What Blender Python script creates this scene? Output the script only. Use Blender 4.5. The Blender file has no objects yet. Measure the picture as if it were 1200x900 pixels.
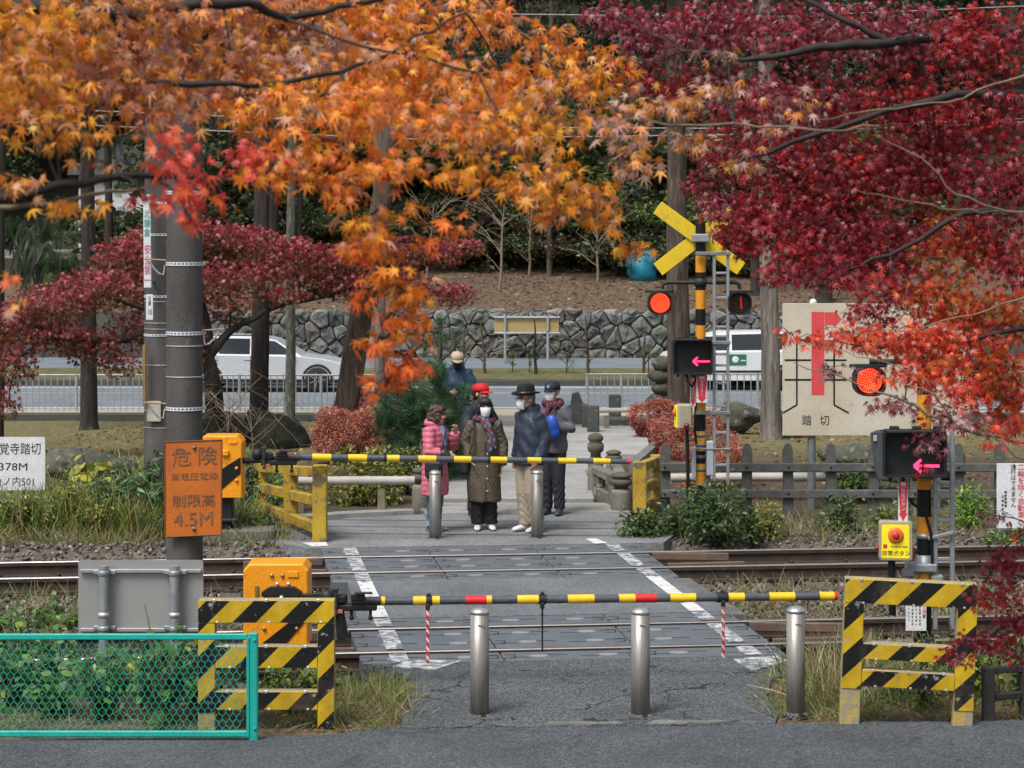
import bpy, bmesh, math, random
import numpy as np
from mathutils import Vector, Matrix, Quaternion
R = math.radians
PI = math.pi
random.seed(7)
rng = np.random.default_rng(7)
sc = bpy.context.scene
col = sc.collection

# ------------------------------------------------------------------ camera, sky, sun, exposure
F, CX, HY, CH = 2520.0, 600.0, 271.0, 3.6        # focal length in photo pixels, principal column, horizon row, eye height
cam_d = bpy.data.cameras.new('camera')
cam = bpy.data.objects.new('camera', cam_d)
col.objects.link(cam)
cam.location = (0, 0, CH)
cam.rotation_euler = (R(90), 0, 0)
cam_d.sensor_width = 36
cam_d.lens = 36 * F / 1200
cam_d.shift_y = -(450 - HY) / 1200
cam_d.clip_end = 2000
cam_d.clip_start = 0.1
cam_d.dof.use_dof = True
cam_d.dof.focus_distance = 21.5
cam_d.dof.aperture_fstop = 8.0
sc.camera = cam

world = bpy.data.worlds.new("World")
sc.world = world
world.use_nodes = True
wn, wl = world.node_tree.nodes, world.node_tree.links
bg = wn['Background']
sky = wn.new('ShaderNodeTexSky')
sky.sky_type = 'NISHITA'
sky.sun_disc = False
SUN_EL, SUN_AZ = 58, 215          # degrees; azimuth clockwise from +Y
sky.sun_elevation = R(SUN_EL)
sky.sun_rotation = R(SUN_AZ)
sky.dust_density = 4.0
sky.air_density = 1.2
hsv = wn.new('ShaderNodeHueSaturation')
hsv.inputs['Saturation'].default_value = 0.45   # overcast: the blue is veiled by cloud
wl.new(sky.outputs[0], hsv.inputs['Color'])
wl.new(hsv.outputs[0], bg.inputs['Color'])
bg.inputs['Strength'].default_value = 0.075
sun_d = bpy.data.lights.new('sun', 'SUN')
sun_d.energy = 1.5
sun_d.angle = R(22)
sun_d.color = (1.0, 0.985, 0.955)
sun = bpy.data.objects.new('sun', sun_d)
col.objects.link(sun)
dv = Vector((math.sin(R(SUN_AZ)) * math.cos(R(SUN_EL)), math.cos(R(SUN_AZ)) * math.cos(R(SUN_EL)), math.sin(R(SUN_EL))))
sun.rotation_euler = dv.to_track_quat('Z', 'Y').to_euler()
sun.location = (0, 0, 40)
sc.view_settings.view_transform = 'Standard'
sc.view_settings.look = 'None'
sc.view_settings.exposure = 1.2
sc.view_settings.gamma = 1.0
sc.view_settings.use_curve_mapping = False
sc.cycles.max_bounces = 6
sc.cycles.diffuse_bounces = 3
sc.cycles.glossy_bounces = 2
sc.cycles.transmission_bounces = 4
sc.cycles.transparent_max_bounces = 4
sc.cycles.use_denoising = True

# ------------------------------------------------------------------ measuring helpers
def at(px, py, Y):
    return Vector(((px - CX) * Y / F, Y, CH - (py - HY) * Y / F))
def gx(px, Y):
    return (px - CX) * Y / F
def gz(py, Y):
    return CH - (py - HY) * Y / F
def gY(py, z=0.0):
    return F * (CH - z) / (py - HY)
def gp(px, py, z=0.0):
    Y = gY(py, z)
    return Vector((gx(px, Y), Y, z))

# ------------------------------------------------------------------ tagging, things, parts
def tag(o, label=None, cat=None, group=None, kind=None):
    if label: o['label'] = label
    if cat: o['category'] = cat
    if group: o['group'] = group
    if kind: o['kind'] = kind
    return o
WM = {}
def root(name, loc, label, cat, group=None, rz=0.0):
    o = bpy.data.objects.new(name, None)
    o.empty_display_size = 0.2
    col.objects.link(o)
    o.location = loc
    o.rotation_euler = (0, 0, rz)
    WM[o.name] = Matrix.Translation(Vector(loc)) @ Matrix.Rotation(rz, 4, 'Z')
    return tag(o, label, cat, group)
def top(o):
    while o.parent: o = o.parent
    return o
def wm(o):
    m = Matrix.Identity(4)
    while o:
        m = (WM[o.name] if o.name in WM else Matrix.LocRotScale(o.location, o.rotation_euler, o.scale)) @ m
        o = o.parent
    return m
def children(o):
    return [c for c in o.children]
def copy_tree(o, parent=None):
    c = o.copy(); col.objects.link(c)
    if parent: c.parent = parent
    for ch in children(o): copy_tree(ch, c)
    return c
def dup(o, loc, rz=None, label=None, group=None):
    c = copy_tree(o)
    c.location = loc
    if rz is not None: c.rotation_euler = (0, 0, rz)
    WM[c.name] = Matrix.Translation(Vector(loc)) @ Matrix.Rotation(c.rotation_euler[2], 4, 'Z')
    if label: c['label'] = label
    if group: c['group'] = group
    return c
def piece(mesh, name, parent, loc, rot=(0, 0, 0), scale=(1, 1, 1), color=None):
    """an object that shares mesh data; loc is in the parent's own space"""
    o = bpy.data.objects.new(name, mesh)
    col.objects.link(o)
    o.parent = parent
    o.location = loc
    o.rotation_euler = rot
    o.scale = scale
    if color: o.color = color
    return o

class MB:
    def __init__(s): s.v = []; s.f = []; s.m = []; s.s = []
    def add(s, verts, faces, mi=0, smooth=False):
        n = len(s.v)
        s.v.extend([Vector(p) for p in verts])
        for k, f in enumerate(faces):
            s.f.append([n + i for i in f])
            s.m.append(mi[k] if isinstance(mi, (list, tuple)) else mi)
            s.s.append(smooth)
        return s
    def box(s, c, d, rz=0.0, mi=0, b=0.0, M=None):
        hx, hy, hz = d[0] / 2, d[1] / 2, d[2] / 2
        T = M if M is not None else (Matrix.Translation(Vector(c)) @ Matrix.Rotation(rz, 4, 'Z'))
        if b <= 0:
            vs = [T @ Vector((x * hx, y * hy, z * hz)) for x in (-1, 1) for y in (-1, 1) for z in (-1, 1)]
            return s.add(vs, [(0, 1, 3, 2), (4, 6, 7, 5), (0, 4, 5, 1), (2, 3, 7, 6), (0, 2, 6, 4), (1, 5, 7, 3)], mi)
        b = min(b, hx * .9, hy * .9, hz * .9)
        vs, idx = [], {}
        for x in (-1, 1):
            for y in (-1, 1):
                for z in (-1, 1):
                    for a in range(3):
                        p = [x * (hx - b), y * (hy - b), z * (hz - b)]
                        p[a] = (x * hx, y * hy, z * hz)[a]
                        idx[x, y, z, a] = len(vs); vs.append(T @ Vector(p))
        fs = []
        for a in range(3):
            o1, o2 = [(1, 2), (2, 0), (0, 1)][a]
            for sg in (-1, 1):
                q = []
                for (p, r_) in ((-1, -1), (1, -1), (1, 1), (-1, 1)):
                    k = [0, 0, 0]; k[a] = sg; k[o1] = p; k[o2] = r_
                    q.append(idx[k[0], k[1], k[2], a])
                fs.append(q if sg > 0 else q[::-1])
        for a in range(3):
            o1, o2 = [(1, 2), (2, 0), (0, 1)][a]
            for p in (-1, 1):
                for r_ in (-1, 1):
                    q = []
                    for (t, w_) in ((-1, o1), (1, o1), (1, o2), (-1, o2)):
                        k = [0, 0, 0]; k[a] = t; k[o1] = p; k[o2] = r_
                        q.append(idx[k[0], k[1], k[2], w_])
                    fs.append(q if p * r_ > 0 else q[::-1])
        for x in (-1, 1):
            for y in (-1, 1):
                for z in (-1, 1):
                    q = [idx[x, y, z, 0], idx[x, y, z, 1], idx[x, y, z, 2]]
                    fs.append(q if x * y * z > 0 else q[::-1])
        return s.add(vs, fs, mi)
    def bar(s, p0, p1, w, h, mi=0, b=0.0, up=(0, 0, 1)):
        """box from p0 to p1, w across, h along up"""
        p0, p1 = Vector(p0), Vector(p1)
        x = (p1 - p0); L = x.length; x.normalize()
        z = Vector(up); z = (z - x * z.dot(x))
        if z.length < 1e-4: z = Vector((0, 1, 0)); z = z - x * z.dot(x)
        z.normalize(); y = z.cross(x)
        T = Matrix(((x.x, y.x, z.x, 0), (x.y, y.y, z.y, 0), (x.z, y.z, z.z, 0), (0, 0, 0, 1)))
        T = Matrix.Translation((p0 + p1) / 2) @ T
        return s.box(None, (L, w, h), mi=mi, b=b, M=T)
    def tube(s, pts, r, n=8, mi=0, caps=True, smooth=True, ry=None):
        pts = [Vector(p) for p in pts]
        rs = list(r) if isinstance(r, (list, tuple)) else [r] * len(pts)
        t0 = (pts[1] - pts[0]).normalized()
        a = Vector((0, 0, 1)) if abs(t0.z) < .9 else Vector((1, 0, 0))
        u = (a - t0 * a.dot(t0)).normalized()
        vs = []
        for i, p in enumerate(pts):
            t = (pts[min(i + 1, len(pts) - 1)] - pts[max(i - 1, 0)])
            t = t.normalized() if t.length > 1e-7 else t0
            u = (u - t * u.dot(t)).normalized()
            w = t.cross(u)
            for k in range(n):
                an = 2 * PI * k / n
                vs.append(p + u * (math.cos(an) * rs[i]) + w * (math.sin(an) * rs[i] * (ry or 1)))
        fs, ms = [], []
        for i in range(len(pts) - 1):
            for k in range(n):
                fs.append((i * n + k, i * n + (k + 1) % n, (i + 1) * n + (k + 1) % n, (i + 1) * n + k))
                ms.append(mi[i] if isinstance(mi, (list, tuple)) else mi)
        s.add(vs, fs, ms, smooth)
        if caps:
            N = len(pts) - 1
            s.add(vs[:n], [tuple(range(n))[::-1]], ms[0])
            s.add(vs[N * n:], [tuple(range(n))], ms[-1])
        return s
    def lathe(s, prof, c=(0, 0, 0), n=16, mi=0, smooth=True, M=None, sx=1, sy=1):
        """prof: list of (radius, height); closed top and bottom"""
        T = M if M is not None else Matrix.Translation(Vector(c))
        vs = []
        for (r_, z) in prof:
            for k in range(n):
                a = 2 * PI * k / n
                vs.append(T @ Vector((math.cos(a) * r_ * sx, math.sin(a) * r_ * sy, z)))
        fs = []
        for i in range(len(prof) - 1):
            for k in range(n):
                fs.append((i * n + k, i * n + (k + 1) % n, (i + 1) * n + (k + 1) % n, (i + 1) * n + k))
        fs.append(tuple(range(n))[::-1]); L = (len(prof) - 1) * n
        fs.append(tuple(range(L, L + n)))
        return s.add(vs, fs, mi, smooth)
    def prism(s, poly, depth, T, mi=0, smooth=False):
        """2-D polygon in local XY (counter-clockwise), thick along local Z from 0 to depth"""
        n = len(poly)
        vs = [T @ Vector((p[0], p[1], depth)) for p in poly] + [T @ Vector((p[0], p[1], 0)) for p in poly]
        fs = [tuple(range(n)), tuple(range(n, 2 * n))[::-1]]
        for k in range(n):
            j = (k + 1) % n
            fs.append((n + k, n + j, j, k))
        return s.add(vs, fs, mi, smooth)
    def ball(s, c, r, nu=12, nv=8, mi=0, M=None):
        r3 = (r, r, r) if not isinstance(r, (tuple, list)) else r
        T = Matrix.Translation(Vector(c)) @ (M if M is not None else Matrix.Identity(4))
        vs = [T @ Vector((0, 0, -r3[2]))]
        for i in range(1, nv):
            ph = -PI / 2 + PI * i / nv
            for k in range(nu):
                a = 2 * PI * k / nu
                vs.append(T @ Vector((r3[0] * math.cos(ph) * math.cos(a), r3[1] * math.cos(ph) * math.sin(a), r3[2] * math.sin(ph))))
        vs.append(T @ Vector((0, 0, r3[2])))
        fs = []
        for k in range(nu):
            fs.append((0, 1 + (k + 1) % nu, 1 + k))
            fs.append((len(vs) - 1, 1 + (nv - 2) * nu + k, 1 + (nv - 2) * nu + (k + 1) % nu))
        for i in range(nv - 2):
            for k in range(nu):
                a0 = 1 + i * nu
                fs.append((a0 + k, a0 + (k + 1) % nu, a0 + nu + (k + 1) % nu, a0 + nu + k))
        return s.add(vs, fs, mi, True)
    def loft(s, rings, mi=0, smooth=True, caps=True):
        n = len(rings[0]); vs = [p for r_ in rings for p in r_]; fs = []
        for i in range(len(rings) - 1):
            for k in range(n):
                fs.append((i * n + k, i * n + (k + 1) % n, (i + 1) * n + (k + 1) % n, (i + 1) * n + k))
        if caps:
            fs.append(tuple(range(n))[::-1]); L = (len(rings) - 1) * n
            fs.append(tuple(range(L, L + n)))
        return s.add(vs, fs, mi, smooth)
    def grid(s, fn, nu, nv, mi=0, smooth=True):
        vs = [fn(i / nu, j / nv) for j in range(nv + 1) for i in range(nu + 1)]
        fs = [(j * (nu + 1) + i, j * (nu + 1) + i + 1, (j + 1) * (nu + 1) + i + 1, (j + 1) * (nu + 1) + i) for j in range(nv) for i in range(nu)]
        return s.add(vs, fs, mi, smooth)
    def build(s, name, mats, parent=None, local=False, origin=None):
        if not isinstance(mats, (list, tuple)): mats = [mats]
        me = bpy.data.meshes.new(name)
        vs = s.v
        if parent is not None and not local:
            inv = wm(parent).inverted()
            vs = [inv @ p for p in vs]
        elif origin is not None:
            o_ = Vector(origin); vs = [p - o_ for p in vs]
        me.from_pydata([tuple(p) for p in vs], [], s.f)
        for m in mats: me.materials.append(m)
        me.polygons.foreach_set('material_index', s.m)
        me.polygons.foreach_set('use_smooth', s.s)
        me.update()
        o = bpy.data.objects.new(name, me)
        col.objects.link(o)
        if parent is not None: o.parent = parent
        elif origin is not None:
            o.location = origin
        return o

def np_mesh(name, V, T, cols=None, mat=None):
    """triangle mesh from arrays, with an optional colour per vertex"""
    me = bpy.data.meshes.new(name)
    V = np.ascontiguousarray(V, dtype=np.float32); T = np.ascontiguousarray(T, dtype=np.int32)
    k = T.shape[1]
    me.vertices.add(len(V)); me.vertices.foreach_set('co', V.ravel())
    me.loops.add(T.size); me.loops.foreach_set('vertex_index', T.ravel())
    me.polygons.add(len(T))
    me.polygons.foreach_set('loop_start', np.arange(0, T.size, k, dtype=np.int32))
    me.update(calc_edges=True)
    if cols is not None:
        ca = me.color_attributes.new('Col', 'FLOAT_COLOR', 'POINT')
        c4 = np.ones((len(V), 4), dtype=np.float32); c4[:, :3] = cols
        ca.data.foreach_set('color', c4.ravel())
    if mat: me.materials.append(mat)
    return me
def mesh_obj(name, me, parent=None, loc=None):
    o = bpy.data.objects.new(name, me); col.objects.link(o)
    if parent is not None: o.parent = parent
    if loc is not None: o.location = loc
    return o

def remesh(mb, name, mat, voxel, parent=None, smooth=4, disp=None, mats=None, pick=None):
    """union of overlapping closed shapes into one continuous skin (in the parent's own space)"""
    me = bpy.data.meshes.new('temp')
    me.from_pydata([tuple(p) for p in mb.v], [], mb.f)
    bm = bmesh.new(); bm.from_mesh(me)
    bmesh.ops.remove_doubles(bm, verts=bm.verts, dist=1e-5)
    bmesh.ops.recalc_face_normals(bm, faces=bm.faces)
    bm.to_mesh(me); bm.free()
    o = bpy.data.objects.new('temp', me); col.objects.link(o)
    m = o.modifiers.new('r', 'REMESH'); m.mode = 'VOXEL'; m.voxel_size = voxel; m.use_smooth_shade = True
    if smooth:
        m2 = o.modifiers.new('s', 'SMOOTH'); m2.factor = .5; m2.iterations = smooth
    dg = bpy.context.evaluated_depsgraph_get()
    res = bpy.data.meshes.new_from_object(o.evaluated_get(dg))
    bpy.data.objects.remove(o); bpy.data.meshes.remove(me)
    n = len(res.vertices)
    if disp is not None:
        co = np.empty(n * 3, dtype=np.float32); res.vertices.foreach_get('co', co); co = co.reshape(-1, 3)
        nr = np.empty(n * 3, dtype=np.float32); res.vertices.foreach_get('normal', nr); nr = nr.reshape(-1, 3)
        co = co + nr * disp(co)[:, None]
        res.vertices.foreach_set('co', co.astype(np.float32).ravel())
    res.name = name
    res.materials.clear()
    for mm in (mats or [mat]): res.materials.append(mm)
    if pick is not None:
        np_ = len(res.polygons); c = np.empty(np_ * 3, dtype=np.float32); res.polygons.foreach_get('center', c)
        res.polygons.foreach_set('material_index', pick(c.reshape(-1, 3)).astype(np.int32))
    res.update()
    return mesh_obj(name, res, parent)

# ------------------------------------------------------------------ materials
MATS = {}
def nd(t, type_, **kw):
    n = t.nodes.new(type_)
    for k, v in kw.items(): setattr(n, k, v)
    return n
def rgba(c): return (c[0], c[1], c[2], 1.0)
def ramp(t, fac, stops, const=False):
    r = t.nodes.new('ShaderNodeValToRGB')
    if const: r.color_ramp.interpolation = 'CONSTANT'
    e = r.color_ramp.elements
    while len(e) < len(stops): e.new(0.5)
    for k, (p, c) in enumerate(stops):
        e[k].position = p; e[k].color = rgba(c)
    t.links.new(fac, r.inputs[0])
    return r.outputs[0]
def mixc(t, fac, a, b, mode='MIX'):
    m = t.nodes.new('ShaderNodeMix'); m.data_type = 'RGBA'; m.blend_type = mode
    for sock, v in ((0, fac), (6, a), (7, b)):
        if isinstance(v, (int, float)): m.inputs[sock].default_value = v
        elif isinstance(v, tuple): m.inputs[sock].default_value = rgba(v)
        else: t.links.new(v, m.inputs[sock])
    return m.outputs[2]
def math_(t, op, a, b=None, c=None):
    m = t.nodes.new('ShaderNodeMath'); m.operation = op
    for k, v in enumerate((a, b, c)):
        if v is None: continue
        if isinstance(v, (int, float)): m.inputs[k].default_value = v
        else: t.links.new(v, m.inputs[k])
    return m.outputs[0]
def noise(t, vec, scale, detail=4.0, rough=.55, dist=0.0):
    n = t.nodes.new('ShaderNodeTexNoise')
    n.inputs['Scale'].default_value = scale; n.inputs['Detail'].default_value = detail
    n.inputs['Roughness'].default_value = rough; n.inputs['Distortion'].default_value = dist
    if vec is not None: t.links.new(vec, n.inputs['Vector'])
    return n.outputs[0]
def base(name):
    m = bpy.data.materials.new(name); m.use_nodes = True
    t = m.node_tree; p = t.nodes['Principled BSDF']
    tc = t.nodes.new('ShaderNodeTexCoord')
    return m, t, p, tc
def bump(t, p, h, strength, dist=.01):
    b = t.nodes.new('ShaderNodeBump'); b.inputs['Strength'].default_value = strength; b.inputs['Distance'].default_value = dist
    t.links.new(h, b.inputs['Height']); t.links.new(b.outputs[0], p.inputs['Normal'])
def M(name, c1, c2=None, scale=6.0, rough=.7, bmp=.3, bscale=80.0, metal=0.0, spec=.4, c3=None, wear=.62, wscale=9.0,
      stretch=None, var=.12, dist=.004, rvar=.12):
    """two tones mixed by a broad noise, optional worn patches in a third tone, fine grain in colour and relief"""
    if name in MATS: return MATS[name]
    m, t, p, tc = base(name)
    v = tc.outputs['Object']
    if stretch:
        mp = nd(t, 'ShaderNodeMapping'); mp.inputs['Scale'].default_value = stretch
        t.links.new(v, mp.inputs[0]); v = mp.outputs[0]
    c2 = c2 or tuple(x * .8 for x in c1)
    n1 = noise(t, v, scale, 5)
    c = ramp(t, n1, [(.34, c1), (.66, c2)])
    if c3:
        nw = noise(t, v, wscale, 8, .68, .3)
        c = mixc(t, ramp(t, nw, [(wear - .04, (0, 0, 0)), (wear + .03, (1, 1, 1))]), c, c3)
    n2 = noise(t, v, bscale, 3)
    g = ramp(t, n2, [(.25, (1 - var * 2,) * 3), (.75, (1 + var,) * 3)])
    c = mixc(t, 1.0, c, g, 'MULTIPLY')
    t.links.new(c, p.inputs['Base Color'])
    t.links.new(math_(t, 'MULTIPLY_ADD', n1, rvar * 2, rough - rvar), p.inputs['Roughness'])
    p.inputs['Metallic'].default_value = metal
    p.inputs['Specular IOR Level'].default_value = spec
    if bmp: bump(t, p, n2, bmp, dist)
    MATS[name] = m
    return m
def plain(name, c, rough=.5, metal=0.0, emit=None, estr=0.0, spec=.5):
    if name in MATS: return MATS[name]
    m, t, p, tc = base(name)
    n1 = noise(t, tc.outputs['Object'], 14, 4)
    t.links.new(mixc(t, 1.0, c, ramp(t, n1, [(.3, (.86,) * 3), (.7, (1.06,) * 3)]), 'MULTIPLY'), p.inputs['Base Color'])
    p.inputs['Roughness'].default_value = rough; p.inputs['Metallic'].default_value = metal
    p.inputs['Specular IOR Level'].default_value = spec
    if emit:
        p.inputs['Emission Color'].default_value = rgba(emit); p.inputs['Emission Strength'].default_value = estr
    MATS[name] = m
    return m
def leaf_mat(name, trans=.35, rough=.42, use_obj=False, spec=.5):
    if name in MATS: return MATS[name]
    m, t, p, tc = base(name)
    if use_obj:
        c = t.nodes.new('ShaderNodeObjectInfo').outputs['Color']
    else:
        a = t.nodes.new('ShaderNodeAttribute'); a.attribute_name = 'Col'; c = a.outputs['Color']
    n1 = noise(t, tc.outputs['Object'], 60, 2)
    c = mixc(t, 1.0, c, ramp(t, n1, [(.3, (.78,) * 3), (.7, (1.1,) * 3)]), 'MULTIPLY')
    t.links.new(c, p.inputs['Base Color'])
    p.inputs['Roughness'].default_value = rough
    p.inputs['Specular IOR Level'].default_value = spec
    tr = t.nodes.new('ShaderNodeBsdfTranslucent'); t.links.new(c, tr.inputs[0])
    mx = t.nodes.new('ShaderNodeMixShader'); mx.inputs[0].default_value = trans
    t.links.new(p.outputs[0], mx.inputs[1]); t.links.new(tr.outputs[0], mx.inputs[2])
    out = [n for n in t.nodes if n.type == 'OUTPUT_MATERIAL'][0]
    t.links.new(mx.outputs[0], out.inputs[0])
    MATS[name] = m
    return m
def stripe_mat(name, period, duty=.5, ca=(.52, .335, .012), cb=(.009, .009, .010), axis=(1, 0, -1), chip=(.35, .33, .3), offset=0.0):
    """painted stripes of two colours at right angles to axis, with chips and grime"""
    if name in MATS: return MATS[name]
    m, t, p, tc = base(name)
    v = tc.outputs['Object']
    dot = nd(t, 'ShaderNodeVectorMath', operation='DOT_PRODUCT'); t.links.new(v, dot.inputs[0]); dot.inputs[1].default_value = axis
    f = math_(t, 'FRACT', math_(t, 'MULTIPLY_ADD', dot.outputs['Value'], 1 / period, offset))
    st = math_(t, 'LESS_THAN', f, duty)
    c = mixc(t, st, cb, ca)
    nw = noise(t, v, 14, 8, .7, .4)
    c = mixc(t, ramp(t, nw, [(.605, (0, 0, 0)), (.65, (1, 1, 1))]), c, chip)
    nb = noise(t, v, 4, 6, .6)
    c = mixc(t, 1.0, c, ramp(t, nb, [(.3, (.58,) * 3), (.62, (1.03,) * 3)]), 'MULTIPLY')
    c = mixc(t, ramp(t, noise(t, v, 2.2, 8, .7), [(.52, (0, 0, 0)), (.75, (.45,) * 3)]), c, (.16, .125, .075))
    t.links.new(c, p.inputs['Base Color'])
    p.inputs['Roughness'].default_value = .6; p.inputs['Specular IOR Level'].default_value = .22
    bump(t, p, noise(t, v, 60, 4), .25, .004)
    MATS[name] = m
    return m

# ------------------------------------------------------------------ lettering
def text(txt, size, mat, parent, origin, name='lettering', rz=0.0, thick=.0012, sx=1.0, align='CENTER', line=1.0, tilt=0.0):
    """upright text whose reading face looks to -Y (turned by rz); origin is the middle of the text in the world"""
    cu = bpy.data.curves.new('t', 'FONT'); cu.body = txt; cu.size = size; cu.align_x = align; cu.align_y = 'CENTER'
    cu.extrude = thick; cu.space_line = line; cu.resolution_u = 2
    o = bpy.data.objects.new('t', cu); col.objects.link(o)
    dg = bpy.context.evaluated_depsgraph_get()
    me = bpy.data.meshes.new_from_object(o.evaluated_get(dg))
    bpy.data.objects.remove(o)
    me.name = name
    me.materials.clear(); me.materials.append(mat)
    T = Matrix.Translation(Vector(origin)) @ Matrix.Rotation(rz, 4, 'Z') @ Matrix.Rotation(R(90), 4, 'X') @ Matrix.Rotation(tilt, 4, 'Z') @ Matrix.Diagonal((sx, 1, 1, 1))
    me.transform(wm(parent).inverted() @ T)
    return mesh_obj(name, me, parent)
def face_T(origin, rz=0.0):
    """maps local XY to an upright plane that looks to -Y; local +Z comes out towards the viewer"""
    return Matrix.Translation(Vector(origin)) @ Matrix.Rotation(rz, 4, 'Z') @ Matrix.Rotation(R(90), 4, 'X')
def rrect(w, h, r, n=4):
    pts = []
    for (cx, cy, a0) in ((w / 2 - r, h / 2 - r, 0), (-w / 2 + r, h / 2 - r, 90), (-w / 2 + r, -h / 2 + r, 180), (w / 2 - r, -h / 2 + r, 270)):
        for k in range(n + 1):
            a = R(a0 + 90 * k / n); pts.append((cx + r * math.cos(a), cy + r * math.sin(a)))
    return pts
# ------------------------------------------------------------------ terrain
SL = .111                                           # the rails run at this slope (dY/dX) across the view
def sst(a, b, x):
    t = min(1, max(0, (x - a) / (b - a))); return t * t * (3 - 2 * t)
def terr(x, y):
    yy = y - SL * x
    z = -.03
    z += -.20 * (sst(17.2, 17.75, yy) - sst(24.7, 25.3, yy))
    z += -.52 * sst(36, 47.5, y)
    if y > 69.45: z = .95 + (y - 69) * .09
    if y > 80:
        s0 = 80 + 14 * sst(-9.5, -12.5, x) * sst(-30, -22, x) if x < -9.5 else 80
        z += max(0, y - s0) * .33 * sst(s0, s0 + 6, y)
    if y > 80: z += .5 * math.sin(x * .21 + 1) * sst(82, 95, y)
    z += .03 * math.sin(x * 2.1 + y) * math.sin(y * 1.3 - x) * (sst(25.5, 27, y) if abs(x) > 2.5 else 0) * (1 - sst(46, 48, y))
    return z
ys = [-6, 0, 6, 10, 13, 14.5] + [15.2 + .12 * i for i in range(100)] + [27.4 + .5 * i for i in range(42)] + [48.6, 52, 58, 62, 66, 68.6, 69.4, 69.5, 70] + [71 + 1.5 * i for i in range(30)] + [118, 124, 132, 142, 155, 175, 205, 250]
xs = [-110, -70, -45, -30, -26, -22, -19, -17, -15, -13.5, -12.5, -11.5] + [-10 + .4 * i for i in range(51)] + [14, 20, 30, 45, 70, 110]
V = [(x, y, terr(x, y)) for y in ys for x in xs]
nx = len(xs)
Fc = [(j * nx + i, j * nx + i + 1, (j + 1) * nx + i + 1, (j + 1) * nx + i) for j in range(len(ys) - 1) for i in range(nx - 1)]
def ground_mat():
    m, t, p, tc = base('ground')
    v = tc.outputs['Object']
    sx = nd(t, 'ShaderNodeSeparateXYZ'); t.links.new(v, sx.inputs[0])
    yy = math_(t, 'MULTIPLY_ADD', sx.outputs[0], -SL, sx.outputs[1])
    wob = math_(t, 'MULTIPLY_ADD', noise(t, v, .9, 4), 1.6, -.8)
    yw = math_(t, 'ADD', yy, wob)
    n1 = noise(t, v, 1.3, 6); n2 = noise(t, v, 9, 6, .65); n3 = noise(t, v, 60, 3)
    dirt = ramp(t, n2, [(.3, (.055, .045, .032)), (.55, (.125, .095, .062)), (.78, (.22, .175, .11))])
    bed = ramp(t, n2, [(.3, (.06, .05, .042)), (.6, (.14, .12, .10)), (.8, (.2, .18, .155))])
    lawn = ramp(t, n2, [(.3, (.06, .06, .024)), (.5, (.13, .115, .05)), (.72, (.22, .18, .10))])
    soil = ramp(t, n2, [(.3, (.035, .03, .022)), (.6, (.085, .068, .045)), (.8, (.15, .12, .08))])
    litter = ramp(t, noise(t, v, 5, 8, .75), [(.28, (.040, .029, .021)), (.5, (.105, .072, .048)), (.72, (.20, .14, .09))])
    forest = ramp(t, n2, [(.3, (.012, .014, .008)), (.6, (.03, .032, .018)), (.8, (.06, .05, .03))])
    def step(a, b): return ramp(t, math_(t, 'MULTIPLY_ADD', yw, 1 / (b - a), -a / (b - a)), [(0, (0, 0, 0)), (1, (1, 1, 1))])
    c = mixc(t, step(17.2, 17.9), dirt, bed)
    c = mixc(t, step(24.9, 25.6), c, soil)
    c = mixc(t, step(33, 36), c, lawn)
    c = mixc(t, step(68.2, 69), c, litter)
    c = mixc(t, step(80, 84), c, forest)
    t.links.new(c, p.inputs['Base Color'])
    p.inputs['Roughness'].default_value = .95
    p.inputs['Specular IOR Level'].default_value = .2
    bump(t, p, n3, .6, .02)
    return m
me = bpy.data.meshes.new('ground'); me.from_pydata(V, [], Fc); me.materials.append(ground_mat())
for p_ in me.polygons: p_.use_smooth = True
tag(mesh_obj('ground', me), kind='structure')

def asphalt(name, c, crack=0.0, agg=.5, cscale=1.2):
    m, t, p, tc = base(name)
    v = tc.outputs['Object']
    n1 = noise(t, v, 1.1, 6, .6); n2 = noise(t, v, 150, 2, .6); n3 = noise(t, v, 14, 5, .65)
    cc = ramp(t, n1, [(.32, tuple(x * .8 for x in c)), (.68, tuple(x * 1.22 for x in c))])
    cc = mixc(t, 1.0, cc, ramp(t, n3, [(.3, (.82,) * 3), (.7, (1.12,) * 3)]), 'MULTIPLY')
    vo = nd(t, 'ShaderNodeTexVoronoi'); vo.inputs['Scale'].default_value = 95; t.links.new(v, vo.inputs['Vector'])
    cc = mixc(t, agg, cc, mixc(t, 1.0, cc, ramp(t, vo.outputs['Color'], [(.1, (.35,) * 3), (.55, (1,) * 3), (.85, (2.1,) * 3)]), 'MULTIPLY'))
    if crack:
        ve = nd(t, 'ShaderNodeTexVoronoi', feature='DISTANCE_TO_EDGE'); ve.inputs['Scale'].default_value = cscale
        dn = nd(t, 'ShaderNodeVectorMath', operation='ADD')
        nz = t.nodes.new('ShaderNodeTexNoise'); nz.inputs['Scale'].default_value = 5; nz.inputs['Detail'].default_value = 5; t.links.new(v, nz.inputs['Vector'])
        sc_ = nd(t, 'ShaderNodeVectorMath', operation='SCALE'); sc_.inputs['Scale'].default_value = .35; t.links.new(nz.outputs['Color'], sc_.inputs[0])
        t.links.new(v, dn.inputs[0]); t.links.new(sc_.outputs[0], dn.inputs[1]); t.links.new(dn.outputs[0], ve.inputs['Vector'])
        ln = math_(t, 'LESS_THAN', ve.outputs['Distance'], .010)
        msk = math_(t, 'GREATER_THAN', noise(t, v, 1.7, 3), .5)
        cc = mixc(t, math_(t, 'MULTIPLY', math_(t, 'MULTIPLY', ln, msk), crack), cc, (.012, .012, .012))
    t.links.new(cc, p.inputs['Base Color'])
    p.inputs['Roughness'].default_value = .82; p.inputs['Specular IOR Level'].default_value = .35
    bump(t, p, vo.outputs['Distance'], .55, .006)
    return m
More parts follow.
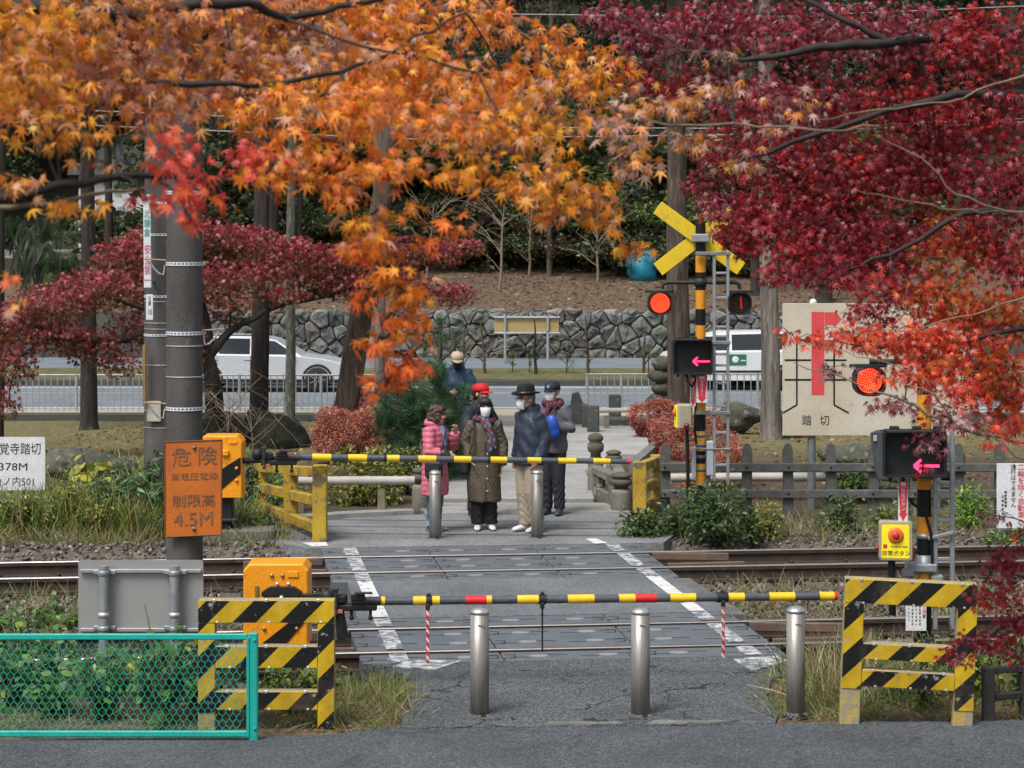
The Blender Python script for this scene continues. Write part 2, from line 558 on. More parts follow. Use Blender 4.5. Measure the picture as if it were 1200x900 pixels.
A_ROAD = asphalt('asphalt_road', (.060, .066, .073), .3, .8, .5)
A_APRON = asphalt('asphalt_apron', (.068, .074, .080), 1.0, 1.0, 1.0)
A_MID = asphalt('asphalt_mid', (.118, .126, .135), .0, .6)
A_FAR = asphalt('asphalt_far', (.165, .168, .17), .35, .45)
A_HIGH = asphalt('asphalt_highway', (.135, .155, .175), .0, .3)
CONC = M('concrete', (.30, .29, .265), (.22, .215, .20), 3, .85, .4, 60, c3=(.15, .14, .125), wear=.6)
CONC_D = M('concrete_dark', (.17, .165, .15), (.11, .11, .10), 4, .9, .4, 60, c3=(.25, .245, .22), wear=.62)

def sheet(name, pts, z, mat, thick=0.0, kind='structure', parent=None):
    """polygon of (x, y) at height z, with sides going down by thick"""
    mb = MB(); n = len(pts)
    a = sum(pts[i][0] * pts[(i + 1) % n][1] - pts[(i + 1) % n][0] * pts[i][1] for i in range(n))
    if a < 0: pts = pts[::-1]
    zf = z if callable(z) else (lambda x, y: z)
    vs = [(p[0], p[1], zf(*p)) for p in pts]
    fs = [tuple(range(n))]
    if thick:
        vs += [(p[0], p[1], zf(*p) - thick) for p in pts]
        fs += [(k, n + k, n + (k + 1) % n, (k + 1) % n) for k in range(n)]
    mb.add(vs, fs)
    o = mb.build(name, mat, parent)
    if kind and not parent: tag(o, kind=kind)
    return o
def rough_edge(p, q, n, amp):
    """points from p towards q, jittered sideways"""
    out = []
    d = Vector((q[0] - p[0], q[1] - p[1])); nn = Vector((-d.y, d.x)).normalized()
    for i in range(n):
        s = i / n; j = random.uniform(-amp, amp) if i else 0
        out.append((p[0] + d.x * s + nn.x * j, p[1] + d.y * s + nn.y * j))
    return out
# near road along the bottom of the view
sheet('road', [(-14, -5), (14, -5)] + rough_edge((14, 16.3), (2.05, 15.74), 60, .022) + rough_edge((2.05, 15.74), (-.9, 15.60), 18, .015) + rough_edge((-.9, 15.60), (-1.4, 15.34), 6, .02) + rough_edge((-1.4, 15.34), (-14, 14.7), 70, .022), .0, A_ROAD, .08)
# apron between the road and the crossing
def Pd(u, y0):
    x = u - .14 * (y0 - 18); return (x, y0 + SL * x)
UL, UR = -1.24, 2.36
ap = rough_edge((-.86, 15.56), (1.92, 15.70), 40, .022) + rough_edge((1.92, 15.70), (2.02, 16.9), 10, .05) + rough_edge((2.02, 16.9), Pd(UR, 18.0), 8, .05) + [Pd(UR, 18.0), Pd(UL, 18.0)] + rough_edge(Pd(UL + .25, 17.85), (-.74, 16.6), 12, .06) + rough_edge((-.74, 16.6), (-.86, 15.56), 8, .04)
sheet('crossing_apron', ap, .006, A_APRON, .12)
sheet('gutter_lip', rough_edge((.22, 15.64), (.85, 15.68), 9, .02) + rough_edge((.9, 15.74), (.2, 15.73), 9, .03), .0125, CONC_D, .02)
sheet('gutter_lip', rough_edge((.98, 15.67), (1.6, 15.73), 9, .02) + rough_edge((1.66, 15.80), (.96, 15.77), 9, .03), .0125, CONC_D, .02)
# white worn concrete ends where the lines meet the apron
WORN = M('worn_paint', (.62, .62, .60), (.5, .5, .49), 6, .75, .35, 120, c3=(.12, .125, .13), wear=.60, wscale=7)
WORN2 = M('worn_paint_more', (.50, .51, .51), (.36, .37, .38), 6, .75, .35, 120, c3=(.14, .15, .163), wear=.50, wscale=10)
sheet('edge_block', [(-.98, 17.72), (-.62, 17.62), (-.42, 17.95), (-.88, 18.0)], .016, WORN2, .1)
sheet('edge_block', [(1.96, 17.55), (2.32, 17.98), (2.22, 18.18), (1.86, 18.02)], .016, WORN2, .1)
# middle asphalt between the tracks and the landing beyond
sheet('crossing_middle', [Pd(UL + .1, 20.14), Pd(UR - .02, 20.14), Pd(UR - .1, 22.30), Pd(UL + .15, 22.30)], .0, A_MID, .3)
MARG = M('crossing_edge_concrete', (.14, .13, .125), (.09, .085, .08), 5, .9, .5, 70)
sheet('crossing_edge', [Pd(UR - .016, 20.13), Pd(UR + .16, 20.13), Pd(UR + .1, 22.31), Pd(UR - .096, 22.31)], -.03, MARG, .25)
sheet('landing', [(-2.35, 24.42), (1.75, 24.85), (1.95, 25.6), (1.72, 26.9), (1.5, 27.52), (-1.0, 27.4), (-2.0, 27.0), (-2.9, 26.3), (-3.0, 25.3)], .003, A_FAR, .3)
for k, y0 in enumerate((25.35, 25.95, 26.55)):
    sheet('landing_joint', [(-2.4, y0 + .25), (1.75, y0 - .02), (1.75, y0 + .01), (-2.4, y0 + .28)], .0075, M('joint', (.10, .102, .104)), 0)
sheet('landing_edge', [(-1.1, 27.36), (1.52, 27.48), (1.5, 28.44), (-1.3, 28.44)], .012, CONC, .2)
sheet('landing_kerb', [(-3.1, 26.5), (-2.05, 27.05), (-1.25, 27.35), (-1.3, 27.6), (-2.1, 27.3), (-3.2, 26.75)], .05, CONC, .2)

# ------------------------------------------------------------------ crossing deck: rubber panels, each its own piece
RUB = M('rubber_panel', (.118, .132, .148), (.085, .096, .11), 3, .62, .35, 90, c3=(.075, .08, .088), wear=.6, wscale=5)
PLATE = M('panel_plate', (.27, .275, .28), (.19, .195, .20), 20, .6, .3, 120)
SLOT = plain('panel_slot', (.012, .012, .013), .9)  # black for bars on the panel tops, gives the dark of recesses by colour
deck = root('crossing_deck', (0, 18, 0), None, None); tag(deck, kind='structure')
del WM[deck.name]; WM[deck.name] = Matrix.Translation(Vector((0, 18, 0)))
def panel_mesh(y0, y1, rows):
    L = 1.2
    e1 = Vector((L - .012, (L - .012) * SL, 0)); dy = y1 - y0
    sk = -.14 * dy; e2 = Vector((sk, dy + SL * sk, 0))
    mb = MB()
    def q(a, b, z): return e1 * a + e2 * b + Vector((0, 0, z))
    i1, i2 = .012 / L, .012 / dy
    lo = [q(0, 0, -.14), q(1, 0, -.14), q(1, 1, -.14), q(0, 1, -.14)]
    mi_ = [q(0, 0, -.012), q(1, 0, -.012), q(1, 1, -.012), q(0, 1, -.012)]
    up = [q(i1, i2, 0), q(1 - i1, i2, 0), q(1 - i1, 1 - i2, 0), q(i1, 1 - i2, 0)]
    mb.loft([lo, mi_, up], smooth=False)
    for b in rows:
        for a in (.25, .75):
            c = q(a, b, 0)
            pts = [(c.x + .085 * math.cos(2 * PI * k / 10), c.y + .05 * math.sin(2 * PI * k / 10)) for k in range(10)]
            mb.prism(pts, .004, Matrix.Identity(4), 1)
            for s in (-1, 1):                                   # raised black bars, coloured like the shade in lifting-hook grooves round each plate
                mb.box(c + Vector((.16 * s, .06 * s, .0006)), (.16, .014, .0028), mi=2)
        for s in (0.012, .90):
            c = q(s + .03, b, 0)
            mb.box(c + Vector((0, -.07, .0006)), (.10, .013, .0028), mi=2)
            mb.box(c + Vector((.0, .07, .0006)), (.10, .013, .0028), mi=2)
            mb.box(c + Vector((.044, 0, .0006)), (.013, .12, .0030), mi=2)
    o = mb.build('panel', [RUB, PLATE, SLOT])
    me_ = o.data; bpy.data.objects.remove(o); return me_
strips = [(18.02, 18.41, (.5,)), (18.60, 19.50, (.27, .75)), (19.69, 20.12, (.5,)), (22.32, 22.76, (.5,)), (22.95, 23.85, (.27, .75)), (24.04, 24.62, (.5,))]
for (a, b, rows) in strips:
    pm = panel_mesh(a, b, rows)
    for k in range(3):
        x, y = Pd(UL + k * 1.2, a)
        piece(pm, 'panel', deck, (x, y - 18, random.uniform(-.002, .002)))
# the two worn white lines, cut where the rails pass
cuts = [s[:2] for s in strips[:3]] + [(20.16, 22.28)] + [s[:2] for s in strips[3:]]
mb = MB(); mb2 = MB()
for u in (-.92, 2.06):
    for (a, b) in cuts:
        w = .075
        p = [Pd(u - w, a + .005), Pd(u + w, a + .005), Pd(u + w, b - .005), Pd(u - w, b - .005)]
        (mb if b - a > 1.5 else mb2).add([(x, y, .0075) for x, y in p], [(0, 1, 2, 3)])
tag(mb.build('road_marking', WORN), kind='structure')
tag(mb2.build('road_marking', WORN2), kind='structure')
mb = MB(); mb.add([(x, y, .009) for x, y in [(-2.28, 24.5), (-2.1, 24.56), (-2.15, 24.85), (-2.42, 24.8)]], [(0, 1, 2, 3)])
mb.add([(x, y, .009) for x, y in [(.95, 24.72), (1.1, 24.78), (.98, 25.15), (.86, 25.12)]], [(0, 1, 2, 3)])
tag(mb.build('road_marking', WORN), kind='structure')

# ------------------------------------------------------------------ railway tracks
RUST = M('rail_rust', (.052, .034, .025), (.032, .022, .018), 7, .8, .4, 60, c3=(.10, .066, .046), wear=.64)
HEAD = M('rail_head', (.42, .39, .37), (.30, .27, .25), 5, .34, .1, 200, metal=.85, stretch=(1, .3, 1))
SLEEP = M('sleeper', (.11, .095, .08), (.07, .06, .052), 5, .9, .5, 50)
ang = math.atan(SL)
def rail_mb(y0, x0=-13.0, x1=13.0):
    mb = MB()
    prof = [(-.06, -.150), (.06, -.150), (.06, -.138), (.012, -.125), (.008, -.045), (.032, -.035), (.034, .004), (.028, .012), (-.028, .012), (-.034, .004), (-.032, -.035), (-.008, -.045), (-.012, -.125), (-.06, -.138)]
    d = Vector((math.cos(ang), math.sin(ang), 0)); nrm = Vector((-math.sin(ang), math.cos(ang), 0))
    rings = []
    xs_ = [x0, x1]
    for x in xs_:
        o_ = Vector((x, y0 + SL * x, 0)); rings.append([o_ + nrm * a + Vector((0, 0, z)) for a, z in prof])
    n = len(prof); vs = rings[0] + rings[1]
    fs = [(k, (k + 1) % n, n + (k + 1) % n, n + k) for k in range(n)]
    mb.add(vs, fs, [1 if k in (7, 8) or k == 6 else 0 for k in range(n)])
    mb.add(vs, [tuple(range(n))[::-1], tuple(range(n, 2 * n))], 0)
    return mb
smb = MB(); smb.box((0, 0, -.10), (.24, 2.1, .20), b=.02)
so = smb.build('sleeper', SLEEP); sleeper_mesh = so.data; bpy.data.objects.remove(so)
cmb = MB()
cmb.box((0, 0, .012), (.17, .30, .024), b=.006); cmb.lathe([(.022, .02), (.022, .055), (.012, .062)], (0, .1, 0), 6); cmb.lathe([(.022, .02), (.022, .055), (.012, .062)], (0, -.1, 0), 6)
co_ = cmb.build('rail_fastening', RUST); clip_mesh = co_.data; bpy.data.objects.remove(co_)
for (ya, yb, lab) in ((18.5, 19.6, 'nearer railway track with rusty rails crossing in front of the stainless bollards'), (22.85, 23.95, 'farther railway track with tall rust brown rails just in front of the waiting people')):
    t_ = root('railway_track', (0, (ya + yb) / 2, -.15), lab, 'railway track')
    rail_mb(ya).build('rail', [RUST, HEAD], t_)
    rail_mb(yb).build('rail', [RUST, HEAD], t_)
    ym = (ya + yb) / 2
    for k in range(-20, 21):
        x = k * .62 + .1
        y0_ = ym
        ul = UL - .14 * (ym - 18) - .1; ur = UR - .14 * (ym - 18) + .1
        if ul < x < ur or abs(x) > 6.6: continue
        piece(sleeper_mesh, 'sleeper', t_, (x, SL * x, -.012), (0, 0, ang))
        for q in (-1, 1):
            o_ = Vector((x, SL * x, 0)) + Vector((-math.sin(ang), math.cos(ang), 0)) * (q * (yb - ya) / 2 * math.cos(ang))
            piece(clip_mesh, 'rail_fastening', t_, (o_.x, o_.y, -.010), (0, 0, ang))
    # flat guard bars at the ends of the crossing, lying inside the gauge
    for sd in (-1, 1):
        u = (UL - .02) if sd < 0 else (UR + .02)
        for yq in (ya + .14, yb - .14):
            p = Vector((*Pd(u, yq), -.02)); q = p + Vector((sd * .85, sd * .85 * SL + (.10 if yq < ym else -.10), -.01))
            g = MB(); g.bar(p, q, .05, .085, b=.008)
            g.build('guard_bar', M('guard_rust', (.16, .10, .072), (.10, .064, .048), 6, .75, .3, 80), t_)

# ------------------------------------------------------------------ ballast
def rock_templates(n=8):
    out = []
    t_ = (1 + 5 ** .5) / 2
    iv = np.array([(-1, t_, 0), (1, t_, 0), (-1, -t_, 0), (1, -t_, 0), (0, -1, t_), (0, 1, t_), (0, -1, -t_), (0, 1, -t_), (t_, 0, -1), (t_, 0, 1), (-t_, 0, -1), (-t_, 0, 1)]) / 1.9
    it = np.array([(0, 11, 5), (0, 5, 1), (0, 1, 7), (0, 7, 10), (0, 10, 11), (1, 5, 9), (5, 11, 4), (11, 10, 2), (10, 7, 6), (7, 1, 8), (3, 9, 4), (3, 4, 2), (3, 2, 6), (3, 6, 8), (3, 8, 9), (4, 9, 5), (2, 4, 11), (6, 2, 10), (8, 6, 7), (9, 8, 1)])
    for k in range(n):
        out.append((iv * rng.uniform(.65, 1.15, (12, 1)) * rng.uniform(.7, 1.2, (1, 3)), it))
    return out
ROCKS = rock_templates()
def rand_rot(n):
    q = rng.normal(size=(n, 4)); q /= np.linalg.norm(q, axis=1, keepdims=True)
    w, x, y, z = q.T
    return np.stack([1 - 2 * (y * y + z * z), 2 * (x * y - z * w), 2 * (x * z + y * w), 2 * (x * y + z * w), 1 - 2 * (x * x + z * z), 2 * (y * z - x * w), 2 * (x * z - y * w), 2 * (y * z + x * w), 1 - 2 * (x * x + y * y)], axis=1).reshape(n, 3, 3)
def scatter(templates, P, Rm, S, C):
    """merge copies of templates: positions, rotations, scales, colours"""
    Vs, Ts, Cs = [], [], []; off = 0
    which = rng.integers(0, len(templates), len(P))
    for k, (tv, tt) in enumerate(templates):
        i = np.nonzero(which == k)[0]
        if not len(i): continue
        v = np.einsum('nij,vj->nvi', Rm[i], tv) * S[i][:, None, None] + P[i][:, None, :]
        m = tv.shape[0]
        Vs.append(v.reshape(-1, 3))
        Ts.append((tt[None] + (np.arange(len(i)) * m)[:, None, None] + off).reshape(-1, tt.shape[1]))
        Cs.append(np.repeat(C[i], m, axis=0)); off += len(i) * m
    return np.concatenate(Vs), np.concatenate(Ts), np.concatenate(Cs)
def palette(n, cols, jit=.12, w=None):
    c = np.array(cols)[rng.choice(len(cols), n, p=w)]
    return np.clip(c * rng.uniform(1 - jit, 1 + jit, (n, 1)) * rng.uniform(1 - jit * .5, 1 + jit * .5, (n, 3)), 0, 1)
P = []
while len(P) < 24000:
    x = random.uniform(-6.4, 6.4); y0 = random.uniform(17.55, 25.5)
    xl, xr = UL - .14 * (y0 - 18), UR - .14 * (y0 - 18)
    if xl - .02 < x < xr + .05: continue
    if y0 < 18.2 and random.random() < .6: continue
    z = -.225 + random.random() ** 2 * .05
    if 19.8 < y0 < 22.6: z += .04 * math.sin((y0 - 19.8) / 2.8 * PI)
    if y0 > 24.7: z = terr(x, y0 + SL * x) + random.random() ** 2 * .03
    P.append((x, y0 + SL * x, z))
P = np.array(P); n = len(P)
stone_m = M('ballast_stone', (.2, .18, .165), rough=.9)
def vcol_mat(name, rough=.9, bscale=60, bmp=.4):
    m, t, p, tc = base(name)
    a = t.nodes.new('ShaderNodeAttribute'); a.attribute_name = 'Col'
    n1 = noise(t, tc.outputs['Object'], bscale, 4)
    t.links.new(mixc(t, 1.0, a.outputs['Color'], ramp(t, n1, [(.3, (.7,) * 3), (.7, (1.15,) * 3)]), 'MULTIPLY'), p.inputs['Base Color'])
    p.inputs['Roughness'].default_value = rough; p.inputs['Specular IOR Level'].default_value = .25
    bump(t, p, n1, bmp, .01)
    return m
STONE_V = vcol_mat('loose_stone')
Vv, Tt, Cc = scatter(ROCKS, P, rand_rot(n), rng.uniform(.016, .034, n), palette(n, [(.125, .108, .095), (.09, .076, .066), (.17, .155, .145), (.115, .09, .072), (.065, .055, .048), (.23, .215, .20)], .2))
tag(mesh_obj('ballast', np_mesh('ballast', Vv, Tt, Cc, STONE_V)), kind='stuff', label='grey brown railway ballast stones around the tracks', cat=None)
# ------------------------------------------------------------------ materials of the crossing equipment
STEEL = M('brushed_steel', (.36, .34, .315), (.24, .225, .205), 16, .5, .2, 220, metal=.55, stretch=(1, 1, .035), c3=(.20, .185, .165), wear=.60, wscale=22, var=.2)
STEELCAP = M('steel_cap', (.66, .66, .65), (.56, .56, .55), 8, .28, .1, 200, metal=.85)
GALV = M('galvanised', (.36, .38, .40), (.27, .29, .31), 12, .48, .15, 120, metal=.55)
GALV_D = M('galvanised_dull', (.22, .235, .245), (.16, .17, .18), 9, .55, .2, 90, metal=.4)
BLACK = M('black_metal', (.010, .011, .012), (.018, .019, .021), 8, .55, .2, 120, spec=.3)
BLACKP = plain('black_print', (.012, .012, .014), .6, spec=.2)
REDP = plain('red_print', (.55, .02, .025), .6)
WHITEP = M('white_enamel', (.66, .67, .68), (.58, .59, .60), 4, .5, .1, 60, c3=(.42, .40, .36), wear=.66)
YEL_OLD = M('old_yellow_paint', (.46, .30, .022), (.33, .215, .025), 5, .75, .5, 50, c3=(.13, .105, .07), wear=.56, wscale=7)
YEL_FR = M('frame_yellow', (.44, .32, .06), (.33, .26, .10), 5, .75, .5, 50, c3=(.27, .24, .17), wear=.50, wscale=9)
ORANGE = M('orange_cabinet', (.80, .31, .010), (.74, .275, .009), 3, .42, .1, 60, c3=(.46, .19, .04), wear=.61, wscale=5)
STRIPE = stripe_mat('hazard_stripe', .345)
POLE_B = M('concrete_pole', (.098, .091, .085), (.056, .052, .049), 3.2, .85, .5, 130, c3=(.19, .18, .17), wear=.66, wscale=5, stretch=(1, 1, .35), var=.22)
CAP_W = plain('clip_silver', (.6, .6, .6), .35, .6)

# ------------------------------------------------------------------ stainless bollards
def bollard(px, Y, label, h=.79):
    r_ = root('bollard', (gx(px, Y), Y, 0.0), label, 'bollard', 'stainless steel bollards across the crossing road')
    mb = MB(); mb.lathe([(.07, -.05), (.07, h - .035)], (0, 0, 0), 24); mb.build('post', STEEL, r_, local=True)
    mb = MB(); mb.lathe([(.0715, h - .035), (.0715, h - .018), (.066, h - .008), (.045, h + .008), (.015, h + .014)], (0, 0, 0), 24); mb.build('cap', STEELCAP, r_, local=True)
    mb = MB(); mb.bar((-.012, -.0705, h - .11), (.034, -.0705, h - .11), .004, .009); mb.build('lock_plate', STEELCAP, r_, local=True)
    mb = MB(); mb.lathe([(.105, -.02), (.10, .012), (.075, .016)], (0, 0, 0), 18); mb.build('base_collar', A_APRON, r_, local=True)
    return r_
bollard(562, 16.0, 'near stainless bollard at left, standing before the broken asphalt apron')
bollard(750.5, 16.0, 'middle one of the three near stainless bollards in front of the lowered barrier')
bollard(932.5, 16.05, 'near stainless bollard in dry grass beside the striped frame at right')
bollard(510, 25.2, 'far stainless bollard in front of the woman in the pink coat')
bollard(629.5, 25.25, 'far stainless bollard in front of the man with beige trousers')

# ------------------------------------------------------------------ hazard frames
def hazard_frame(loc, W, H, rails, pw, label, tilt=0.0, rz=0.0, dep=.10, feet=(0, 0)):
    r_ = root('hazard_frame', loc, label, 'barrier frame', 'yellow and black frames beside the crossing', rz)
    r_.rotation_euler = (0, tilt, rz)
    WM[r_.name] = Matrix.Translation(Vector(loc)) @ Matrix.Rotation(rz, 4, 'Z') @ Matrix.Rotation(tilt, 4, 'Y')
    for k, (z0, z1) in enumerate(rails):
        x0, x1 = (0, W) if k == 0 else (pw, W - pw)
        mb = MB(); mb.box(((x0 + x1) / 2, dep / 2, (z0 + z1) / 2), (x1 - x0 - .002, dep, z1 - z0), b=.006)
        o = mb.build('rail', YEL_FR, r_, local=True)
        mb = MB(); mb.box(((x0 + x1) / 2, -.004, (z0 + z1) / 2 - .002), (x1 - x0 - .004, .006, z1 - z0 - .012))
        mb.build('striped_plate', STRIPE, o, local=True)
        mb = MB()
        for q in (.12, .5, .88):
            xx = x0 + (x1 - x0) * q
            mb.box((xx, -.008, z1 - .003), (.024, .012, .022), b=.003)
            mb.box((xx + .02, -.008, z0 + .006), (.018, .008, .014), b=.002)
        mb.build('clip', CAP_W, o, local=True)
    for k, x in enumerate((pw / 2, W - pw / 2)):
        mb = MB(); mb.box((x, dep / 2, (rails[0][0] - .08) / 2 + feet[k] / 2), (pw, dep, rails[0][0] + .08 - feet[k] - .002), b=.006)
        o = mb.build('post', YEL_FR, r_, local=True)
        zb = rails[-1][0] - (.02 if k == 0 else .14)
        mb = MB(); mb.box((x, -.004, (rails[0][0] + zb) / 2), (pw - .006, .006, rails[0][0] - zb - .006))
        mb.build('striped_plate', STRIPE, o, local=True)
    return r_
Yf = 15.62; s_ = Yf / F
hazard_frame((gx(232, Yf), Yf, gz(853, Yf)), 160 * s_, 150 * s_, [((853 - 730) * s_, (853 - 703) * s_), ((853 - 783) * s_, (853 - 757) * s_), ((853 - 832) * s_, (853 - 810) * s_)], 20 * s_, 'yellow and black striped frame behind the teal mesh fence at left')
Yf = 15.72; s_ = Yf / F
hazard_frame((gx(984, Yf), Yf, gz(850, Yf)), 154 * s_, 170 * s_, [((850 - 706) * s_, (850 - 677) * s_), ((850 - 771) * s_, (850 - 752) * s_), ((850 - 803) * s_, (850 - 783) * s_)], 23 * s_, 'yellow and black striped frame in the weeds beside the emergency button at right', tilt=R(2.2), rz=R(-4), dep=.11)

# ------------------------------------------------------------------ barrier machines and arms
def cabinet(px0, px1, py0, py1, Y, dep, label, mark, ground_py, cham=.05):
    x0, x1, z0, z1 = gx(px0, Y), gx(px1, Y), gz(py1, Y), gz(py0, Y)
    zg = 0 if ground_py is None else gz(ground_py, Y)
    r_ = root('barrier_machine', ((x0 + x1) / 2, Y + dep / 2, zg), label, 'barrier machine', 'orange barrier machines')
    w, h = x1 - x0, z1 - z0
    mb = MB()
    def ring(ins, y):
        c = cham
        return [Vector((x, y, z)) for x, z in ((x0 + ins, z0), (x1 - ins, z0), (x1 - ins, z1 - c - ins), (x1 - c * .8 - ins, z1 - ins), (x0 + c * .8 + ins, z1 - ins), (x0 + ins, z1 - c - ins))]
    mb.loft([ring(.012, Y), ring(0, Y + .012), ring(0, Y + dep - .012), ring(.012, Y + dep)], smooth=False)
    body = mb.build('cabinet', ORANGE, r_)
    mb = MB(); mb.box(((x0 + x1) / 2, Y + dep / 2, (z0 + zg) / 2 - .05), (w * .5, dep * .6, z0 - zg + .1 - .004), b=.01)
    mb.build('pedestal', BLACK, r_)
    mb = MB(); mb.box(((x0 + x1) / 2, Y + dep / 2, zg + .015), (w * .8, dep * .9, .04), b=.01); mb.build('foot_plate', BLACK, r_)
    return r_, body, x0, x1, z0, z1
Yc = 17.25
r1, b1, x0, x1, z0, z1 = cabinet(285, 361, 661, 757, Yc, .34, 'orange barrier machine behind the striped frame, its arm with red bands lowered behind the bollards', 1, 792)
T = face_T((x0, Yc - .004, z0)); w = x1 - x0; h = z1 - z0
mb = MB(); mb.prism([(.10, 0), (.33, 0), (.44, .11), (.44, .25), (.40, .25)], .004, T); mb.prism([(w - .004, .26), (w - .004, .13), (.39, 0), (.14, 0)][::-1], .0045, T)
mb = MB(); mb.prism([(.13, .004), (.33, .004), (w - .012, .21), (w - .012, .30)][::1], .0045, T); mb.build('black_band', plain('band_black', (.010, .010, .010), .6, spec=.2), b1)
mb = MB()
for (a, c) in ((.23, .565), (.315, .565), (.17, .14), (.43, .14), (.43, .30)):
    mb.ball((x0 + a, Yc - .006, z0 + c), .017, 10, 6)
mb.build('bolt', M('brass_bolt', (.42, .30, .14), (.3, .22, .12), 9, .4, .1, metal=.7), b1)
mb = MB(); mb.box((x0 + .40, Yc - .006, z0 + .575), (.09, .012, .05), b=.004); mb.build('cover_plate', ORANGE, b1)
mb = MB(); mb.box((x0 + .11, Yc - .008, z0 + .44), (.028, .016, .09), b=.003); mb.build('hinge', M('hinge_brass', (.25, .18, .07), metal=.5), b1)
# black casting with two arches across the front
mb = MB()
cx_ = x0 + .315
mb.prism([(-.16, .05), (-.10, .09), (.10, .09), (.16, .05), (.16, .02), (-.16, .02)][::-1], .07, face_T((cx_, Yc - .004, z0 + .39)))
mb.box((cx_ - .135, Yc - .035, z0 + .36), (.03, .06, .10), b=.006); mb.box((cx_ + .135, Yc - .035, z0 + .36), (.03, .06, .10), b=.006)
mb.box((cx_, Yc - .04, z0 + .365), (.13, .07, .09), b=.02)
mb.build('arm_bracket', BLACK, r1)
mb = MB(); mb.ball((cx_, Yc - .08, z0 + .40), .02, 10, 6); mb.ball((cx_ - .04, Yc - .02, z0 + .50), .016, 8, 6); mb.ball((cx_ + .05, Yc - .02, z0 + .50), .016, 8, 6)
mb.build('bolt', CAP_W, r1)

def arm(r_, pts_px, Yfn, segs, r, clampw=1.25, taper=1.0):
    """segs: list of (px start, px end, colour key); a dark core tube is the arm, the coloured bands are its sub-parts"""
    (xa, ya), (xb, yb) = pts_px
    def P_(px):
        t = (px - xa) / (xb - xa); py = ya + (yb - ya) * t
        Y = Yfn(px); return at(px, py, Y)
    mats = [plain('arm_yellow', (.74, .46, .015), .45), M('arm_dark', (.075, .085, .095), (.055, .062, .07), 20, .5, .2, 150), plain('arm_red', (.56, .015, .02), .4)]
    keys = {'Y': 0, 'R': 2}
    mb = MB(); mb.tube([P_(xa), P_(xb)], [r, r * taper], 14); core = mb.build('barrier_arm', mats[1], r_)
    for (a, b, k) in segs:
        if k == 'D': continue
        mb = MB()
        t = ((a + b) / 2 - xa) / (xb - xa); rr = r * (1 - (1 - taper) * t)
        if k == 'C':
            mb.tube([P_(a), P_(b)], rr * clampw, 12); mb.box(P_((a + b) / 2) + Vector((0, 0, rr * 1.35)), (.03, .03, .03), b=.005)
            mb.build('strap_clamp', BLACK, core)
        else:
            mb.tube([P_(a), P_(b)], rr + .003, 14)
            mb.build('reflective_band', mats[keys[k]], core)
    return core, P_
near_Y = lambda px: 17.1 + .1 * (px - 600) * 17.1 / F
segs = [(440, 451, 'Y'), (451, 484, 'D'), (484, 499, 'Y'), (499, 506, 'C'), (506, 515, 'Y'), (515, 545, 'D'), (545, 570, 'R'), (570, 576, 'Y'), (576, 606, 'D'), (606, 631, 'Y'), (631, 640, 'C'), (640, 665, 'D'), (665, 696, 'Y'), (696, 725, 'D'), (725, 744, 'Y'), (744, 769, 'R'), (769, 785, 'D'), (785, 815, 'Y'), (815, 840, 'D'), (840, 853, 'C'), (853, 872, 'Y'), (872, 901, 'D'), (901, 931, 'Y'), (931, 960, 'D'), (960, 977, 'Y'), (977, 981, 'R')]
arm1, PA = arm(r1, [(440, 704.5), (981, 698.5)], near_Y, segs, .033)
SPIRAL = stripe_mat('red_white_spiral', .07, .38, (.62, .62, .60), (.50, .03, .03), (1.2, 0, 1), offset=.3)
for (px, yb, m_) in ((501.5, 776, SPIRAL), (635.5, 763, BLACK), (847, 770, SPIRAL)):
    p = PA(px); q = Vector((p.x, p.y, gz(yb, p.y)))
    mb = MB(); mb.bar(p - Vector((0, .038, .03)), q - Vector((0, .038, 0)), .024 if m_ is SPIRAL else .014, .008, b=.003, up=(0, 1, 0))
    mb.build('hanging_strap', m_, arm1)
    mb = MB(); mb.box(p - Vector((0, .03, .045)), (.035, .03, .05), b=.006); mb.build('strap_clamp', BLACK, arm1)
